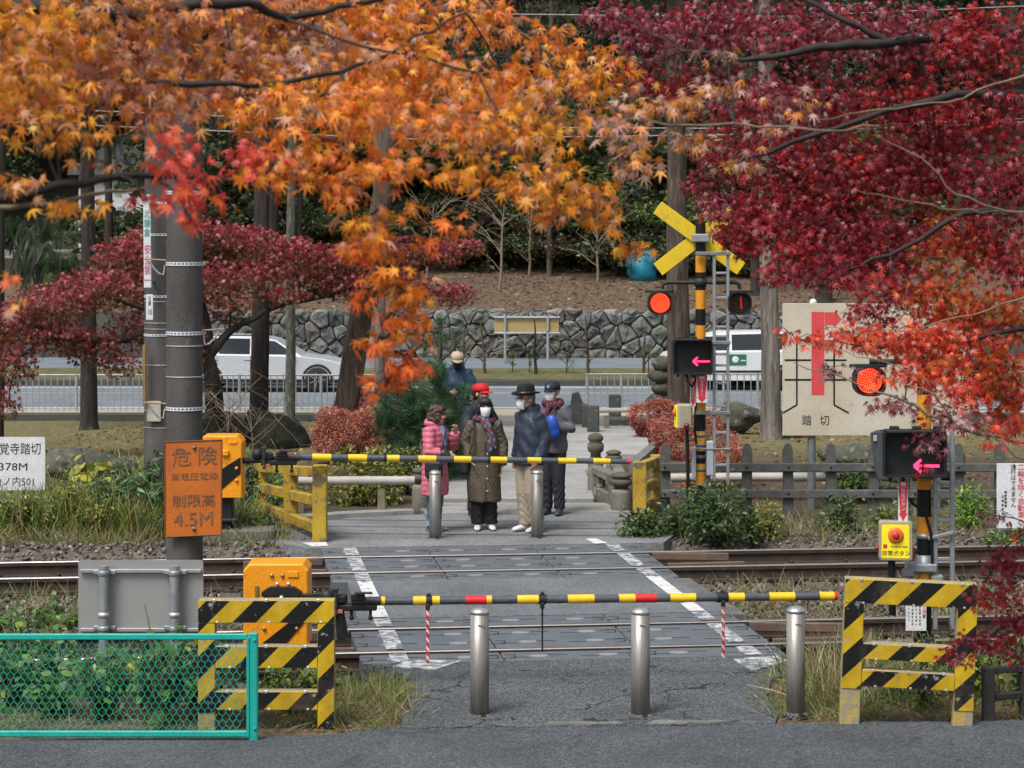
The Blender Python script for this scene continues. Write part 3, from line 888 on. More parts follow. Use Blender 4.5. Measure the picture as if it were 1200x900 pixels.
# the mount that joins the arm to its machine
def mount(rt, px, py, Y, s=1.0):
    p = at(px, py, Y)
    mb = MB()
    mb.bar(p + Vector((-.14, 0, -.05)) * s, p + Vector((.22, .02, -.05)) * s, .10 * s, .05 * s, b=.01)
    mb.bar(p + Vector((-.13, -.02, .01)) * s, p + Vector((-.02, 0, .02)) * s, .09 * s, .07 * s, b=.015)
    mb.lathe([(.055 * s, -.05 * s), (.06 * s, 0), (.055 * s, .05 * s)], None, 12, M=Matrix.Translation(p + Vector((-.17, 0, .03)) * s) @ Matrix.Rotation(R(90), 4, 'X'))
    mb.bar(p + Vector((.02, -.05, .035)) * s, p + Vector((.13, -.05, .04)) * s, .03 * s, .05 * s, b=.006)
    mb.build('arm_mount', BLACK, rt)
    mb = MB(); mb.tube([p + Vector((-.10, -.06, -.08)) * s, p + Vector((-.10, -.06, .10)) * s], .016 * s, 8)
    mb.box(p + Vector((-.10, -.06, .10)) * s, (.05 * s, .04 * s, .03 * s), b=.006)
    mb.ball(p + Vector((-.10, -.07, -.09)) * s, .02 * s, 8, 6)
    mb.bar(p + Vector((.05, -.08, .075)) * s, p + Vector((.19, -.08, .075)) * s, .02 * s, .018 * s, b=.004)
    mb.tube([p + Vector((.02, -.02, 0)) * s, p + Vector((.25, 0, .0)) * s], .034 * s, 10)
    mb.build('release_lever', M('dark_iron', (.06, .055, .055), (.04, .036, .035), 8, .5, .3, metal=.4), rt)
    mb = MB(); mb.box(p + Vector((-.08, -.055, -.075)) * s, (.07 * s, .012 * s, .03 * s), b=.003); mb.build('reflector', plain('reflector_red', (.5, .12, .05), .3), rt)
    for dx in (.02, .17):
        mb = MB(); mb.tube([p + Vector((dx, 0, -.07)) * s, p + Vector((dx, 0, -.13)) * s], .012 * s, 6); mb.ball(p + Vector((dx, 0, -.135)) * s, .02 * s, 8, 5); mb.build('stud', BLACK, rt)
mount(r1, 409, 704, near_Y(409))
mb = MB(); mb.bar(at(362, 715, Yc + .1), at(400, 708, near_Y(400)), .07, .05, b=.01); mb.bar(at(356, 700, Yc - .02), at(392, 697, Yc - .1), .05, .06, b=.01)
mb.tube([at(396, 712, near_Y(396)), at(402, 748, near_Y(396))], .045, 8); mb.build('drive_link', BLACK, r1)

Yc2 = 25.0
r2, b2, x0, x1, z0, z1 = cabinet(233, 283.5, 511, 583, Yc2, .36, 'orange barrier machine behind the concrete pole, its arm lowered before the waiting people', 2, 612, cham=.07)
T = face_T((x0, Yc2 - .004, z0)); w = x1 - x0; h = z1 - z0
mb = MB(); mb.prism([(.20, .04), (w - .015, .28), (w - .015, .47), (.20, .29)], .0045, T); mb.build('black_band', plain('band_black', (.010, .010, .010), .6, spec=.2), b2)
mb = MB(); mb.ball((x0 + .44, Yc2 - .008, z0 + .34), .022, 8, 6); mb.ball((x0 + .44, Yc2 - .008, z0 + .20), .022, 8, 6); mb.build('bolt', ORANGE, b2)
mb = MB(); mb.box((x0 + .40, Yc2 - .006, z0 + .64), (.09, .012, .03), b=.004); mb.box((x0 + .31, Yc2 - .02, z0 + .52), (.08, .04, .07), b=.01); mb.build('cover_plate', ORANGE, b2)
far_Y = lambda px: 25.0 + .1 * (px - 600) * 25.0 / F
seg2 = [(345, 347, 'Y'), (347, 366, 'D'), (366, 388, 'Y'), (388, 408, 'D'), (408, 430, 'Y'), (430, 450, 'D'), (450, 453, 'C'), (453, 468, 'Y'), (468, 490, 'D'), (490, 511, 'Y'), (511, 532, 'D'), (532, 552, 'Y'), (552, 572, 'D'), (572, 574.5, 'C'), (574.5, 594, 'Y'), (594, 618, 'D'), (618, 634, 'Y'), (634, 654, 'D'), (654, 675, 'Y'), (675, 695, 'D'), (695, 715, 'Y'), (715, 735, 'D'), (735, 738.5, 'R')]
arm2, PA2 = arm(r2, [(345, 535.5), (738.5, 541)], far_Y, seg2, .041, taper=.72)
mount(r2, 322, 536, far_Y(322), 1.15)
mb = MB(); mb.tube([at(283, 540, Yc2 + .1), at(330, 538, far_Y(330))], .035, 8); mb.build('drive_link', BLACK, r2)
mb = MB(); mb.box(((gx(232, 25.2) + gx(322, 25.2)) / 2, 25.45, -.02), (.92, .8, .30), b=.03); o = mb.build('concrete_plinth', CONC_D, None, origin=((gx(232, 25.2) + gx(322, 25.2)) / 2, 25.45, -.1))
tag(o, 'low mossy concrete plinth under the far orange barrier machine', 'plinth')

# ------------------------------------------------------------------ concrete utility poles
def band(mb, c, r, h=.03):
    n = 60; cx_, cy_, cz_ = c
    zs = [-h / 2, -h * .22, h * .22, h / 2]
    vs = [Vector((cx_ + math.cos(2 * PI * k / n) * r, cy_ + math.sin(2 * PI * k / n) * r, cz_ + z)) for z in zs for k in range(n)]
    fs, ms = [], []
    for i in range(3):
        for k in range(n):
            fs.append((i * n + k, i * n + (k + 1) % n, (i + 1) * n + (k + 1) % n, (i + 1) * n + k)); ms.append(1 if i == 1 and k % 2 else 0)
    mb.add(vs, fs, ms, True)
BAND = [plain('band_white', (.55, .58, .62), .5), plain('band_hole', (.03, .03, .035), .7)]
WIRE = plain('wire_grey', (.33, .33, .32), .5, .4)
def pole(px, Y, r0, r1, H, label, rings, wires, hooks, zb):
    r_ = root('utility_pole', (gx(px, Y), Y, zb), label, 'utility pole')
    c = Vector((gx(px, Y), Y, 0))
    mb = MB(); mb.tube([c + Vector((0, 0, zb - .3)), c + Vector((0, 0, H * .5)), c + Vector((0, 0, H))], [r0, (r0 + r1) / 2, r1], 32)
    mb.build('shaft', POLE_B, r_)
    def rad(z): return r0 + (r1 - r0) * (z - zb) / (H - zb)
    for py in rings:
        z = gz(py, Y); mb = MB(); band(mb, (c.x, c.y, z), rad(z) + .006); o = mb.build('perforated_band', BAND, r_)
        mb = MB(); mb.box((c.x + rad(z) + .015, Y, z), (.03, .03, .03), b=.004); mb.build('buckle', WIRE, o)
    for py in wires:
        z = gz(py, Y); mb = MB(); mb.lathe([(rad(z) + .001, -.006), (rad(z) + .006, 0), (rad(z) + .001, .006)], (c.x, c.y, z), 32); mb.build('wire_tie', WIRE, r_)
    for (py, sd) in hooks:
        z = gz(py, Y); e = c + Vector((sd * rad(z), -.02, z))
        mb = MB(); mb.tube([e, e + Vector((sd * .18, 0, .01))], .007, 6); mb.build('step_bolt', M('rusty_bolt', (.35, .25, .15)), r_)
        mb = MB(); mb.tube([e + Vector((sd * .14, 0, -.01)), e + Vector((sd * .10, 0, -.07)), e + Vector((sd * .06, 0, -.11)), e + Vector((sd * .02, 0, -.12)), e + Vector((sd * .01, 0, -.04))], .009, 6); mb.build('hook', WIRE, r_)
    return r_
p1 = pole(216.3, 17.7, .152, .138, 9.0, 'thick nearer concrete utility pole carrying the rusty orange danger sign', (226, 309, 390, 478), (405, 441, 520), ((305, -1), (473, -1), (387, 1)), -.03)
p2 = pole(190, 26.6, .225, .195, 11.0, 'second concrete utility pole standing just behind the first one, with a banner', (238, 275, 347, 392), (353, 378, 385, 427, 480, 500), (), -.05)
Yb = 26.3
mb = MB(); mb.box(at(346 * 0 + 182, 584, Yb - .1), (.16, .03, .2), b=.004)
mb = MB(); c_ = at(180.5, 482, 26.35); mb.box(c_, (.17, .03, .25), b=.004); mb.build('small_plate', M('dirty_plate', (.45, .42, .36), (.34, .30, .25), 6), p2)
mb = MB(); c_ = at(169, 440, 26.3); mb.box(c_, (.035, .035, .75), b=.003); mb.build('rusty_conduit', M('conduit_rust', (.30, .17, .05), (.2, .12, .05), 9), p2)

# vertical banner and number plate hanging on the second pole
Yb = 26.2
bn = root('banner', at(172.5, 338, Yb), 'narrow white vertical banner with pink and green characters on the rear pole', 'banner')
mb = MB(); mb.bar(at(172.2, 228, Yb), at(173.2, 337, Yb), .035, .088, up=(1, 0, 0), b=.002); mb.build('panel', WHITEP, bn)
PINK = plain('pink_print', (.62, .12, .28), .6); TEALP = plain('teal_print', (.05, .34, .33), .6)
text('北\n鎌\n倉', .11, TEALP, bn, at(172.4, 262, Yb - .022), line=1.02, sx=.72)
text('安\n全\n第\n一', .125, PINK, bn, at(172.7, 311, Yb - .022), line=1.0, sx=.70)
mb = MB(); mb.bar(at(176, 232, Yb + .03), at(180, 232, Yb + .2), .02, .02); mb.bar(at(176.5, 330, Yb + .03), at(180, 330, Yb + .2), .02, .02); mb.build('bracket', GALV, bn)
npl = root('number_plate', at(175.3, 375, Yb), 'small white number plate strapped to the rear pole under the banner', 'plate')
mb = MB(); mb.box(at(175.3, 360, Yb), (.085, .012, .31), b=.003); mb.build('plate', WHITEP, npl)
text('北\n鎌', .06, BLACKP, npl, at(175.3, 353, Yb - .0075), sx=.6); text('10', .10, BLACKP, npl, at(175.3, 366, Yb - .0075), sx=.55)

# rusty orange danger sign strapped on the nearer pole
Ys = 17.50
sg = root('danger_sign', at(226.5, 629, Ys), 'rusty orange sign with faded dark characters strapped to the concrete pole', 'sign')
OR_S = M('faded_orange', (.52, .135, .010), (.40, .10, .014), 3, .6, .25, 60, c3=(.27, .085, .03), wear=.64, wscale=4)
mb = MB(); q = [at(193, 518, Ys), at(260, 515.5, Ys), at(259.5, 626.5, Ys), at(193.5, 629.5, Ys)]
mb.add([p + Vector((0, 0, 0)) for p in q] + [p + Vector((0, .006, 0)) for p in q], [(0, 3, 2, 1), (4, 5, 6, 7), (0, 1, 5, 4), (1, 2, 6, 5), (2, 3, 7, 6), (3, 0, 4, 7)])
mb.build('plate', OR_S, sg)
mb = MB(); RIM = M('rust_rim', (.16, .06, .025))
for a, b in ((0, 1), (1, 2), (2, 3), (3, 0)): mb.tube([q[a], q[b]], .006, 6)
mb.build('rim', RIM, sg)
FADE = M('faded_lettering', (.155, .085, .055), (.20, .09, .045), 12, .7, .1, 60, c3=(.40, .13, .02), wear=.60, wscale=16)
FADE2 = M('faded_lettering_light', (.30, .12, .05), (.36, .13, .035), 12, .7, .1, 60)
yl = Ys - .004; tl = R(1.6)
text('危', .165, FADE, sg, at(212.5, 537, yl), tilt=tl); text('険', .165, FADE, sg, at(242.5, 535.5, yl), tilt=tl)
text('高電圧電線', .066, FADE2, sg, at(227.5, 558.5, yl), sx=1.18, tilt=tl)
text('制限高', .108, FADE, sg, at(227, 587.5, yl), sx=1.10, tilt=tl)
text('4.5M', .158, FADE, sg, at(227, 609, yl), sx=1.05, tilt=tl)
mb = MB()
for (a, b) in ((227.5, 524.5), (227, 619.5)): mb.ball(at(a, b, Ys - .008), .016, 10, 6)
mb.build('bolt', M('old_bolt', (.25, .23, .2), metal=.7, rough=.4), sg)

# ------------------------------------------------------------------ teal mesh fence
Ye = 15.22
TEAL = M('teal_paint', (.012, .36, .30), (.010, .30, .255), 6, .45, .15, 60, c3=(.03, .22, .19), wear=.68)
tf = root('mesh_fence', (gx(296, Ye), Ye, gz(862, Ye)), 'teal painted fence with hexagon wire mesh along the road at left', 'fence')
xL = -3.85
zt, zb_ = gz(746, Ye), gz(863, Ye)
for (z, nm) in ((zt, 'rail'), (zb_ + .02, 'rail')):
    mb = MB(); mb.bar((xL, Ye, z), (gx(290.5, Ye), Ye, z), .036, .042, b=.006); mb.build(nm, TEAL, tf)
mb = MB(); mb.bar((gx(297, Ye), Ye, zb_ - .05), (gx(297, Ye), Ye, zt + .03), .045, .066, b=.008, up=(1, 0, 0)); po = mb.build('post', TEAL, tf)
mb = MB(); mb.bar((gx(291, Ye), Ye - .026, zb_ + .0), (gx(291, Ye), Ye - .026, zt + .0), .01, .02, b=.003, up=(1, 0, 0)); mb.build('clamp_strip', TEAL, po)
mb = MB()
for z in (zt - .02, zb_ + .06): mb.ball((gx(299, Ye), Ye - .026, z), .011, 8, 5)
mb.build('bolt', TEAL, po)
mb = MB(); p_ = .050; hq = .042
x = xL; rows = int((zt - zb_) / hq); ncol = int((gx(290, Ye) - xL) / p_)
for j in range(rows):
    za = zb_ + .04 + j * hq; off = (j % 2) * p_ / 2
    for i in range(ncol):
        xa = xL + i * p_ + off
        if xa + p_ > gx(291, Ye): continue
        a = Vector((xa, Ye, za)); b = Vector((xa, Ye, za + hq * .42)); c = Vector((xa + p_ / 2, Ye, za + hq)); d = Vector((xa - p_ / 2, Ye, za + hq))
        mb.bar(a, b, .0034, .0044, up=(1, 0, 0)); mb.bar(b, c, .0034, .0034, up=(0, 1, 0)); mb.bar(b, d, .0034, .0034, up=(0, 1, 0))
tag(mb.build('wire_mesh', TEAL, tf), kind='stuff')

# ------------------------------------------------------------------ road sign seen from behind
Yg = 16.35
ALU = M('sign_back_aluminium', (.34, .335, .33), (.29, .285, .28), 2, .5, .1, 120, metal=.35)
sb = root('road_sign', (gx(163, Yg), Yg, -.03), 'grey metal road sign seen from the back on two galvanised posts', 'sign')
w = 147 * Yg / F; h = 92 * Yg / F; cc = at(165, 702, Yg + .06)
mb = MB(); T = face_T((cc.x, cc.y + .003, cc.z)); mb.prism(rrect(w, h, .02), .004, T); mb.build('sign_plate', ALU, sb)
for py in (669, 738):
    mb = MB(); mb.bar(at(94, py, Yg + .038), at(236, py, Yg + .038), .03, .028, b=.004); mb.build('stiffener', ALU, sb)
for px in (121.5, 204.5):
    c = at(px, 663, Yg - .02)
    mb = MB(); mb.tube([c, Vector((c.x, c.y, -.1))], .039, 16, caps=True); po = mb.build('post', GALV, sb)
    mb = MB()
    for py in (671, 736): mb.lathe([(.042, -.02), (.046, -.012), (.046, .012), (.042, .02)], (c.x, c.y, gz(py, Yg)), 14); mb.box((c.x, c.y + .035, gz(py, Yg)), (.17, .02, .03), b=.003)
    mb.build('clamp', GALV, po)
    mb = MB(); mb.lathe([(.0405, -.02), (.0405, .02)], (c.x, c.y, gz(720, Yg)), 14); mb.build('band', CAP_W, po)

# ------------------------------------------------------------------ white name sign at the left edge
Yw = 26.9
ws = root('crossing_name_sign', (gx(22, Yw), Yw, -.03), 'white enamel name sign with black characters at the left edge of the weeds', 'sign')
w = .88; xr = gx(53, Yw); zt_, zb2 = gz(512, Yw), gz(574.5, Yw)
mb = MB(); mb.prism(rrect(w, zt_ - zb2, .03), .006, face_T((xr - w / 2, Yw, (zt_ + zb2) / 2))); pl = mb.build('plate', WHITEP, ws)
text('円覚寺踏切', .158, BLACKP, ws, at(17.3, 527, Yw - .007), sx=.84)
text('378M', .135, BLACKP, ws, at(15.5, 547.5, Yw - .007), sx=1.22)
text('山ノ内501', .125, BLACKP, ws, at(16.5, 565, Yw - .007), sx=.96)
mb = MB(); mb.tube([(gx(29, Yw), Yw + .04, zt_ - .05), (gx(29, Yw), Yw + .04, -.1)], .03, 10); mb.build('post', GALV_D, ws)

# ------------------------------------------------------------------ signal posts
PB = plain('post_black', (.009, .009, .010), .5, spec=.25); PY = M('post_amber', (.68, .28, .015), (.58, .23, .015), 9, .45, .15, 60, c3=(.38, .17, .03), wear=.66)
LEDM = plain('led_red', (.9, .1, .03), .4, emit=(1, .055, .012), estr=1.9)
LENS = plain('lens_dark_red', (.28, .012, .008), .3, emit=(1, .03, .006), estr=.07)
ARROWM = plain('arrow_pink', (.9, .1, .2), .4, emit=(1, .02, .10), estr=1.3)
HOUS = M('signal_housing', (.012, .014, .015), (.019, .021, .023), 6, .55, .15, 90, spec=.3)
def banded(mb_root, x, Y, r, stops):
    for (pa, pb, k) in stops:
        mb = MB(); mb.tube([(x, Y, gz(pa, Y)), (x, Y, gz(pb, Y))], r, 20)
        mb.build('black_band' if k == 'B' else 'amber_band', PB if k == 'B' else PY, mb_root)
def lamp(parent, c, r, lit, rz=0):
    """round flasher: hood plate, deep visor, lens of small red LEDs"""
    T = face_T(c, rz)
    mb = MB()
    mb.prism([(r * 1.42 * math.cos(2 * PI * k / 20), r * .95 * math.sin(2 * PI * k / 20) * .9) for k in range(20)], r * .2, Matrix.Translation(Vector(c) + Vector((0, r * .4, r * .98))) @ Matrix.Rotation(rz, 4, 'Z'))
    mb.build('hood_plate', HOUS, parent)
    prof = rrect(r * 2.35, r * 2.2, r * .85, 6)
    mb = MB()
    front = [T @ Vector((p[0], p[1] - r * .02, r * .75)) for p in prof]; back = [T @ Vector((p[0], p[1] - r * .02, -r * .8)) for p in prof]
    inn = [T @ Vector((p[0] * .9, p[1] * .9 - r * .02, r * .75)) for p in prof]; inb = [T @ Vector((p[0] * .9, p[1] * .9 - r * .02, 0)) for p in prof]
    mb.loft([back, front, inn, inb], smooth=False)
    o = mb.build('housing', HOUS, parent)
    if lit:
        mb = MB(); mb.prism([(r * .98 * math.cos(2 * PI * k / 28), r * .98 * math.sin(2 * PI * k / 28)) for k in range(28)], .012, face_T(Vector(c) + T.to_3x3() @ Vector((0, 0, .004)), rz)); ln = mb.build('lens', LENS, o)
        mb = MB()
        for ring_ in range(6):
            m_ = max(1, ring_ * 6)
            for k in range(m_):
                a = 2 * PI * k / m_ + ring_ * .3; q = r * .172 * ring_
                mb.prism([(q * math.cos(a) + r * .058 * math.cos(2 * PI * j / 6), q * math.sin(a) + r * .058 * math.sin(2 * PI * j / 6)) for j in range(6)], .006, face_T(Vector(c) + T.to_3x3() @ Vector((0, 0, .016)), rz))
        mb.build('led', LEDM, ln)
    else:
        mb = MB()
        for a in range(-4, 5):
            for b in range(-4, 5):
                if a * a + b * b < 18: mb.prism([(a * r * .2 + r * .07 * math.cos(2 * PI * j / 6), b * r * .2 + r * .07 * math.sin(2 * PI * j / 6)) for j in range(6)], .006, face_T(Vector(c) + T.to_3x3() @ Vector((0, 0, .006)), rz))
        mb.build('led', plain('led_off', (.10, .015, .012), .35), o)
    return o
def arrow_box(parent, c, w, h, d, acx, acz, alen, flare=0):
    T = face_T(c)
    mb = MB()
    pr = rrect(w, h, .02, 2)
    back = [T @ Vector((p[0], p[1], -d)) for p in pr]; front = [T @ Vector((p[0] * 1.0, p[1], d * .55)) for p in pr]
    inn = [T @ Vector((p[0] * .93, p[1] * .90, d * .55)) for p in pr]; inb = [T @ Vector((p[0] * .93, p[1] * .90, 0)) for p in pr]
    mb.loft([back, front, inn, inb], smooth=False)
    o = mb.build('indicator_box', HOUS, parent)
    mb = MB(); mb.box(Vector(c) + Vector((0, -d * .5, h * .5 + .012)), (w * .92, d * 1.2, .018), b=.004)
    for q in (-.3, .05, .38): mb.box(Vector(c) + Vector((w * q, -.02, h * .5 + .03)), (w * .14, .06, .03), b=.006)
    mb.build('visor', HOUS, o)
    if flare:
        mb = MB(); x_ = c[0] - w / 2; zt_ = c[2] + h / 2; zb_ = c[2] - h / 2
        vs = [(x_ - .002, c[1] - d * .5, zt_), (x_ - flare, c[1] - d * .1, zt_ - .01), (x_ - flare * .8, c[1] + d * .6, zt_ - .02), (x_ - .002, c[1] + d, zt_), (x_ - .002, c[1] - d * .5, zb_), (x_ - flare * .3, c[1] - d * .1, zb_), (x_ - flare * .3, c[1] + d * .6, zb_), (x_ - .002, c[1] + d, zb_)]
        mb.add(vs, [(0, 1, 5, 4), (1, 2, 6, 5), (2, 3, 7, 6), (0, 3, 2, 1), (4, 5, 6, 7), (0, 4, 7, 3)]); mb.build('side_visor', M('visor_grey', (.06, .07, .078), (.045, .05, .058), 6, .5), o)
        mb = MB(); mb.box((x_ - flare * .62, c[1] - d * .3, zt_ - .05), (.03, .012, .045), b=.002); mb.build('label_plate', CAP_W, o)
    y_ = c[1] - .004; ax, az = acx, acz; t = alen * .075
    mb = MB()
    mb.box((ax + alen * .06, y_, az), (alen * .88, .006, t * 1.5))
    mb.bar((ax - alen / 2, y_, az), (ax - alen * .22, y_, az + alen * .25), t * 1.5, .0065, up=(0, 1, 0)); mb.bar((ax - alen / 2, y_, az), (ax - alen * .22, y_, az - alen * .25), t * 1.5, .007, up=(0, 1, 0))
    mb.build('lit_arrow', ARROWM, o)
    mb = MB()
    for q in (-.36, -.16, .02): mb.tube([Vector(c) + Vector((w * q, -.01, -h / 2 - .002)), Vector(c) + Vector((w * q, -.01, -h / 2 - .035))], .016, 8)
    mb.build('cable_gland', HOUS, o)
    return o
def button_sign(parent_name, xa, xb, ya, yb, Y, label, rz=0.0, post=True):
    s = root(parent_name, at((xa + xb) / 2, yb, Y), label, 'sign', 'red and white emergency button signs')
    c = at((xa + xb) / 2, (ya + yb) / 2, Y); w = (xb - xa) * Y / F; h = (yb - ya) * Y / F
    mb = MB(); mb.box(c, (w, .008, h), b=.002, rz=rz); pl = mb.build('plate', WHITEP, s)
    T = face_T(c + Vector((0, -.0045, 0)), rz)
    mb = MB(); mb.prism([(-w * .46, h * .32), (-w * .30, -h * .30), (-w * .46, -h * .30), (0, -h * .49), (w * .46, -h * .30), (w * .30, -h * .30), (w * .46, h * .32)], .0012, T)
    mb.prism([(-w * .46, h * .33), (w * .46, h * .33), (w * .46, h * .49), (-w * .46, h * .49)], .0012, T)
    mb.build('red_field', plain('sign_red', (.62, .03, .05), .5), pl)
    mb = MB(); mb.prism([(-w * .26, h * .37), (w * .26, h * .37), (w * .26, h * .46), (-w * .26, h * .46)], .0026, T); mb.build('pictogram', WHITEP, pl)
    text('非\n常\nボ\nタ\nン', h * .118, WHITEP, pl, c + Vector((0, -.0066, h * .02)), line=.92, sx=min(1.0, w * .72 / (h * .118)), rz=rz)
    return s

# near right signal post
Yn = 17.4
sp = root('signal_post', (gx(1083, Yn), Yn, -.05), 'nearer black and amber crossing signal post half hidden by red maple leaves', 'crossing signal')
xn = gx(1083, Yn)
banded(sp, xn, Yn, .058, [(400, 432, 'Y'), (432, 462, 'B'), (462, 505, 'Y'), (505, 560, 'B'), (560, 573, 'Y'), (573, 605, 'B'), (605, 628, 'Y'), (628, 655, 'B'), (655, 678, 'Y'), (678, 760, 'B')])
mb = MB(); mb.lathe([(.09, 0), (.09, .34), (.062, .38)], (xn, Yn, -.05), 16); mb.box((xn + .02, Yn, -.03), (.36, .36, .06), b=.01); mb.build('base', BLACK, sp)
mb = MB(); mb.tube([(gx(1019, Yn), Yn, gz(424, Yn)), (gx(1157, Yn), Yn, gz(424, Yn))], .022, 10); mb.lathe([(.07, -.04), (.07, .04)], (xn, Yn, gz(424, Yn)), 12); mb.build('cross_arm', HOUS, sp)
lamp(sp, at(1018.5, 446, Yn - .08), .108, True); lamp(sp, at(1155, 448, Yn - .05), .112, False)
arrow_box(sp, at(1070, 532, Yn - .22), 74 * Yn / F, 52 * Yn / F, .16, gx(1086, Yn - .22), gz(546, Yn - .22), .20, flare=.09)
mb = MB(); mb.bar((xn, Yn - .06, gz(532, Yn)), (xn, Yn - .055, gz(540, Yn)), .1, .1); mb.build('box_bracket', GALV_D, sp)
lx = gx(1114.5, Yn)
def ladder(parent, xs_, Yl, pa, pb, rungs, r=.016):
    l = root('ladder', (xs_[0], Yl, gz(pb, Yl)), parent['lad'], 'ladder', 'galvanised ladders on the signal posts')
    for x in xs_:
        mb = MB(); mb.bar((x, Yl, gz(pa, Yl)), (x, Yl, gz(pb, Yl)), .03, .036, b=.005, up=(1, 0, 0)); mb.build('stile', GALV, l)
    for py in rungs:
        mb = MB(); mb.bar((xs_[0] + .0181, Yl, gz(py, Yl)), (xs_[1] - .0181, Yl, gz(py, Yl)), .024, .03, b=.005); mb.build('rung', GALV, l)
    return l
sp['lad'] = 'thin galvanised step ladder on the nearer signal post at right'
l1 = ladder(sp, (gx(1096, Yn - .05), lx), Yn - .05, 494, 738, (566, 610, 655, 700))
del sp['lad']
mb = MB(); mb.lathe([(.066, -.02), (.066, .02)], (xn, Yn, gz(628, Yn)), 14); mb.bar((xn + .02, Yn - .06, gz(630, Yn)), (lx, Yn - .1, gz(622, Yn)), .035, .03, b=.005); mb.build('stay', GALV, sp)
mb = MB(); mb.box((xn - .03, Yn - .02, gz(664, Yn)), (.24, .16, .07), b=.012); mb.box((xn - .15, Yn - .09, gz(669, Yn)), (.09, .05, .06), b=.008); mb.lathe([(.075, -.07), (.075, -.04), (.066, .07)], (xn, Yn, gz(660, Yn)), 14); mb.build('clamp', GALV, sp)
mb = MB(); pts = [at(1057, 560, Yn - .1), at(1060, 580, Yn - .14), at(1072, 592, Yn - .12), at(1084, 600, Yn - .09), at(1091, 625, Yn - .08), at(1093, 668, Yn - .08)]; mb.tube(pts, .012, 6); mb.build('cable', PB, sp)
mb = MB(); mb.box(at(1098, 692, Yn - .05), (.10, .07, .26), b=.015); mb.build('junction_box', M('box_green_grey', (.22, .27, .26), (.18, .22, .215), 6, .5), sp)
button_sign('button_sign', 1052.5, 1064, 563, 611, Yn - .2, 'slim red and white down arrow sign over the yellow emergency button at right')
nt = root('notice', at(1073.5, 736, Yn - .12), 'small white printed notice on the nearer signal post behind the striped frame', 'notice')
c = at(1073.5, 721, Yn - .12); mb = MB(); mb.box(c, (.165, .006, .25), b=.001); mb.build('plate', WHITEP, nt)
for q, tx in enumerate(('緊急時は非常', 'ボタンを押し', 'て列車を止め', 'てください')): text('\n'.join(tx), .021, BLACKP, nt, c + Vector((.030 - .030 * q, -.0045, .0 if q < 3 else .02)), sx=.7, line=1.35)
text('ご\n注\n意', .032, REDP, nt, c + Vector((.064, -.0045, .03)), line=1.2)
# emergency button cabinet
Ybx = Yn - .22
eb = root('emergency_button', at(1049, 656, Ybx), 'yellow faced emergency button box with a round orange button beside the nearer signal post', 'emergency button', 'emergency button boxes')
BEIGE = M('box_beige', (.33, .31, .22), (.27, .25, .18), 5, .55, .2)
c = at(1049.5, 634, Ybx); w, h = 39 * Ybx / F, 46 * Ybx / F
T = face_T(c + Vector((0, -.02, 0)), R(-6))
mb = MB(); pr = rrect(w, h, .025); mb.loft([[T @ Vector((p[0], p[1], -.12)) for p in pr], [T @ Vector((p[0], p[1], -.01)) for p in pr], [T @ Vector((p[0] * .95, p[1] * .96, 0)) for p in pr]], smooth=False); bx_ = mb.build('box', BEIGE, eb)
YF_ = plain('button_yellow', (.86, .72, .02), .45)
mb = MB(); mb.prism(rrect(w * .82, h * .86, .012), .003, Matrix.Translation(T.to_3x3() @ Vector((-.004, 0, .0))) @ T); fp = mb.build('face_plate', YF_, eb)
Tb = T @ Matrix.Translation((-.003, h * .16, .003))
mb = MB(); mb.lathe([(.062, 0), (.062, .012), (.052, .022), (.040, .024)], None, 24, M=Tb); mb.build('button_ring', plain('ring_orange', (.72, .13, .02), .4), fp)
mb = MB(); mb.lathe([(.030, .022), (.030, .03), (.015, .036)], None, 16, M=Tb); mb.build('push_button', plain('push_red', (.42, .05, .035), .3), fp)
of = T @ Vector((0, -h * .31, .0036)); text('非常ボタン', .046, BLACKP, eb, of, rz=R(-6), sx=.98)
of = T @ Vector((.025, -h * .13, .0036)); text('Emergency button', .020, BLACKP, eb, of, rz=R(-6), sx=.9)
of = T @ Vector((-.085, -h * .13, .003)); mb = MB(); mb.prism([(-.016, -.016), (.016, -.016), (.016, .016), (-.016, .016)], .0014, face_T(of, R(-6))); mb.build('pictogram', REDP, fp)
mb = MB(); mb.tube([at(1045, 657, Ybx + .05), at(1045, 690, Ybx + .05), at(1046, 720, Ybx + .08)], .03, 8); mb.build('conduit', PB, eb)
mb = MB(); mb.lathe([(.02, 0), (.02, .02), (.01, .03)], None, 10, M=Matrix.Translation(at(1030, 642, Ybx + .04)) @ Matrix.Rotation(R(-90), 4, 'Y')); mb.box(at(1068, 648, Ybx + .05), (.05, .06, .1), b=.01); mb.build('side_lamp', plain('dark_red', (.3, .01, .01), .3), eb)

# far signal post with the crossbuck
Yp = 26.0; xp = gx(821, Yp)
fs_ = root('signal_post', (xp, Yp, -.05), 'farther black and amber crossing signal post under the yellow crossbuck', 'crossing signal')
banded(fs_, xp, Yp, .062, [(262, 298, 'B'), (298, 319, 'Y'), (319, 340, 'B'), (340, 362, 'Y'), (362, 381, 'B'), (381, 400, 'Y'), (400, 438, 'B'), (438, 462, 'B'), (462, 484, 'Y'), (484, 505, 'B'), (505, 528, 'Y'), (528, 543, 'B'), (543, 568, 'Y'), (568, 627, 'B')])
cb = []
YB = M('crossbuck_yellow', (.74, .50, .015), (.62, .43, .02), 3, .5, .15, 60, c3=(.40, .30, .06), wear=.63, wscale=3)
for k, (a, b) in enumerate((((770.5, 243), (868.5, 315)), ((771, 316), (868, 241)))):
    mb = MB(); y_ = Yp + .085 + .022 * k
    mb.bar(at(*a, y_), at(*b, y_), .178, .018, b=.003, up=(0, 1, 0)); mb.build('crossbuck_board', YB, fs_)
